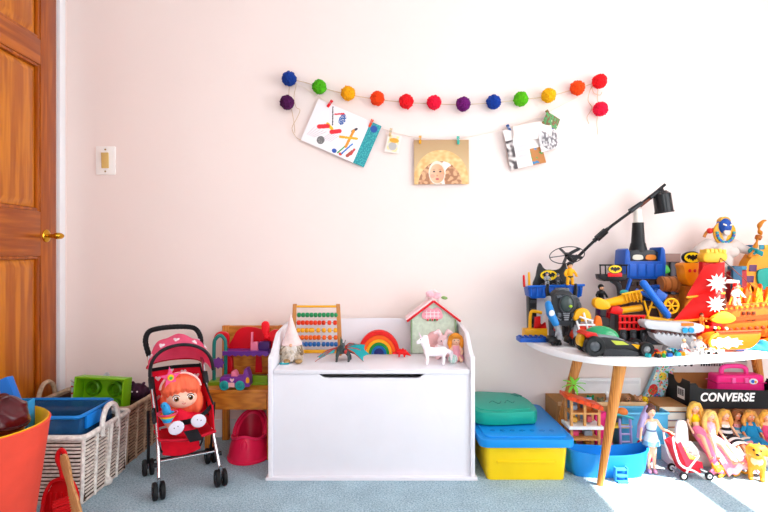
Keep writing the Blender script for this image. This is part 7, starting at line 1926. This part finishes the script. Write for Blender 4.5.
g = G(); g.ell((-.066, -.026, .028), (.003, .002, .0022)); g.build('nose', pl('#5a2a1a'), yl)
# white folded board behind the palm
wv = thing('white_board', 'white folded plastic board leaning on the wall behind the carton', 'board', (X(605, 2.555), 2.563, 0))
g = G(); g.box((0, 0, .15), (.36, .014, .30), bev=.004); g.build('board', mat('#ecebed', rough=.5), wv)
g = G(); g.box((0, -.009, .282), (.34, .006, .016), bev=.002); g.build('ledge', mat('#e2e2e6', rough=.5), wv)
# ---------------------------------------------------------------- more small toys on the table
def mini_car(name, label, loc, rz, c1, c2, k=1.0):
    t = thing(name, label, 'toy car', loc, rz, group='small toy cars on the table')
    g = G(); g.prism([(-.024 * k, .006 * k), (-.024 * k, .014 * k), (-.012 * k, .016 * k), (-.006 * k, .025 * k), (.010 * k, .025 * k), (.016 * k, .016 * k), (.026 * k, .013 * k), (.026 * k, .006 * k)], .026 * k, 'xz', -.013 * k, bev=.002 * k); g.build('body', c1, t)
    g = G(); g.prism([(-.004 * k, .017 * k), (-.002 * k, .0235 * k), (.008 * k, .0235 * k), (.012 * k, .017 * k)], .0275 * k, 'xz', -.01375 * k); g.build('window_band', pl('#2a3440', rough=.15), t)
    g = G(); g.box((-.018 * k, 0, .020 * k), (.008 * k, .026 * k, .004 * k), bev=.001); g.build('spoiler', c2, t)
    for a in (-.014, .015):
        for s in (-1, 1): g = G(); g.cyl((a * k, s * .010 * k, .0065 * k), (a * k, s * .0155 * k, .0065 * k), .0065 * k, n=16); g.build('wheel', BLK, t)
    return t
mini_car('toy_car', 'small red toy car beside the nose of the black race car', onT(655, 1.965) , -.5, pl('#d81c1c'), YEL, .9)
mini_car('toy_car', 'small teal toy car in front of the grey jaw boat', onT(672, 1.985), .25, pl('#1f9ab0'), WHT, .9)
mini_car('toy_car', 'small white and orange toy car before the orange boat', onT(711, 1.985), -.2, pl('#ece8e4'), ORA, .9)
mini_fig('grey_toy_figure', 'little grey toy figure at the middle of the black tower balcony', Px(547, 2.325).loc + Vector((0, 0, Px(547, 2.325)(0, 285.4)[1])), .060, GRY, DGY, pl('#2a3a5a'))
mini_fig('dark_toy_figure', 'little dark toy figure near the shield panel on the black tower balcony', Px(558, 2.322).loc + Vector((0, 0, Px(558, 2.322)(0, 285.2)[1])), .052, DGY, GRY, pl('#5a6a78'))
mini_fig('orange_toy_figure', 'little orange toy figure on the deck blocks under the red sails', Px(700, 2.13).loc + Vector((0, -.012, Px(700, 2.16)(0, 325)[1])), .055, pl('#ee8a2a'), RED, pl('#7a3a1a'))
# rigging, banner strips and jewels on the pirate ship
P = Px(728, 2.16)
for k in range(6):
    g = G(); a = P.p3(724 + 9 * k, 304 - .6 * k, -.03); b = P.p3(727 + 9 * k, 296 - .5 * k, -.03)
    g.tube([a, b], .004, 6); g.build('rail_post', pl('#f0a83a'), ps)
for k in range(9):
    g = G(); c = P.p3(719 + 6.4 * k, 329.5 - .5 * k, -.030); g.lathe([(0, .0), (.009, 0), (.009, .006), (.005, .008), (0, .008)], c=c, rot=(PI / 2, 0, 0), n=14); g.build('gun_port', pl('#8a3a0c'), ps)
for (a, b) in (((722, 258), (768, 300)), ((722, 258), (700, 330)), ((722, 270), (760, 300))):
    g = G(); g.tube([P.p3(*a, .01), P.p3(*b, .0)], .0018, 5); g.build('rigging_line', pl('#5a2a12'), ps)
for k in range(6):
    g = G(); g.box(P.p3(700 + 3.8 * k, 325.5 + .3 * k, -.046), (.012, .010, .010), rot=(0, .2 * k, 0), bev=.002); g.build('deck_stud', pl(('#f3c23a', '#d8241e', '#ece8e4')[k % 3]), ps)
# clutter hung on the blue crown playset: side arms, hoses, ladder
P = Px(645, 2.40)
for k in range(5):
    g = G(); g.box(P.p3(633 + 6 * k, 283.5, -.006), (.020, .012, .022), bev=.003); g.build('battlement', pl('#3a2c28', rough=.5), cr)
for k, (a, b, c) in enumerate((((627, 280), (622, 292), '#1a62c0'), ((664, 280), (668, 290), '#1a62c0'), ((634, 290), (652, 300), '#2a6ac8'), ((655, 286), (664, 296), '#174f9c'))):
    g = G(); g.cap(P.p3(*a, -.03), P.p3(*b, -.04), .009, .007); g.build('side_arm', pl(c), cr)
g = G(); g.prism(P.poly([(643, 300), (648, 285), (659, 284), (664, 292), (658, 301)]), .02, 'xz', -.030, bev=.004); g.build('blue_fin', pl('#164f9e'), cr)
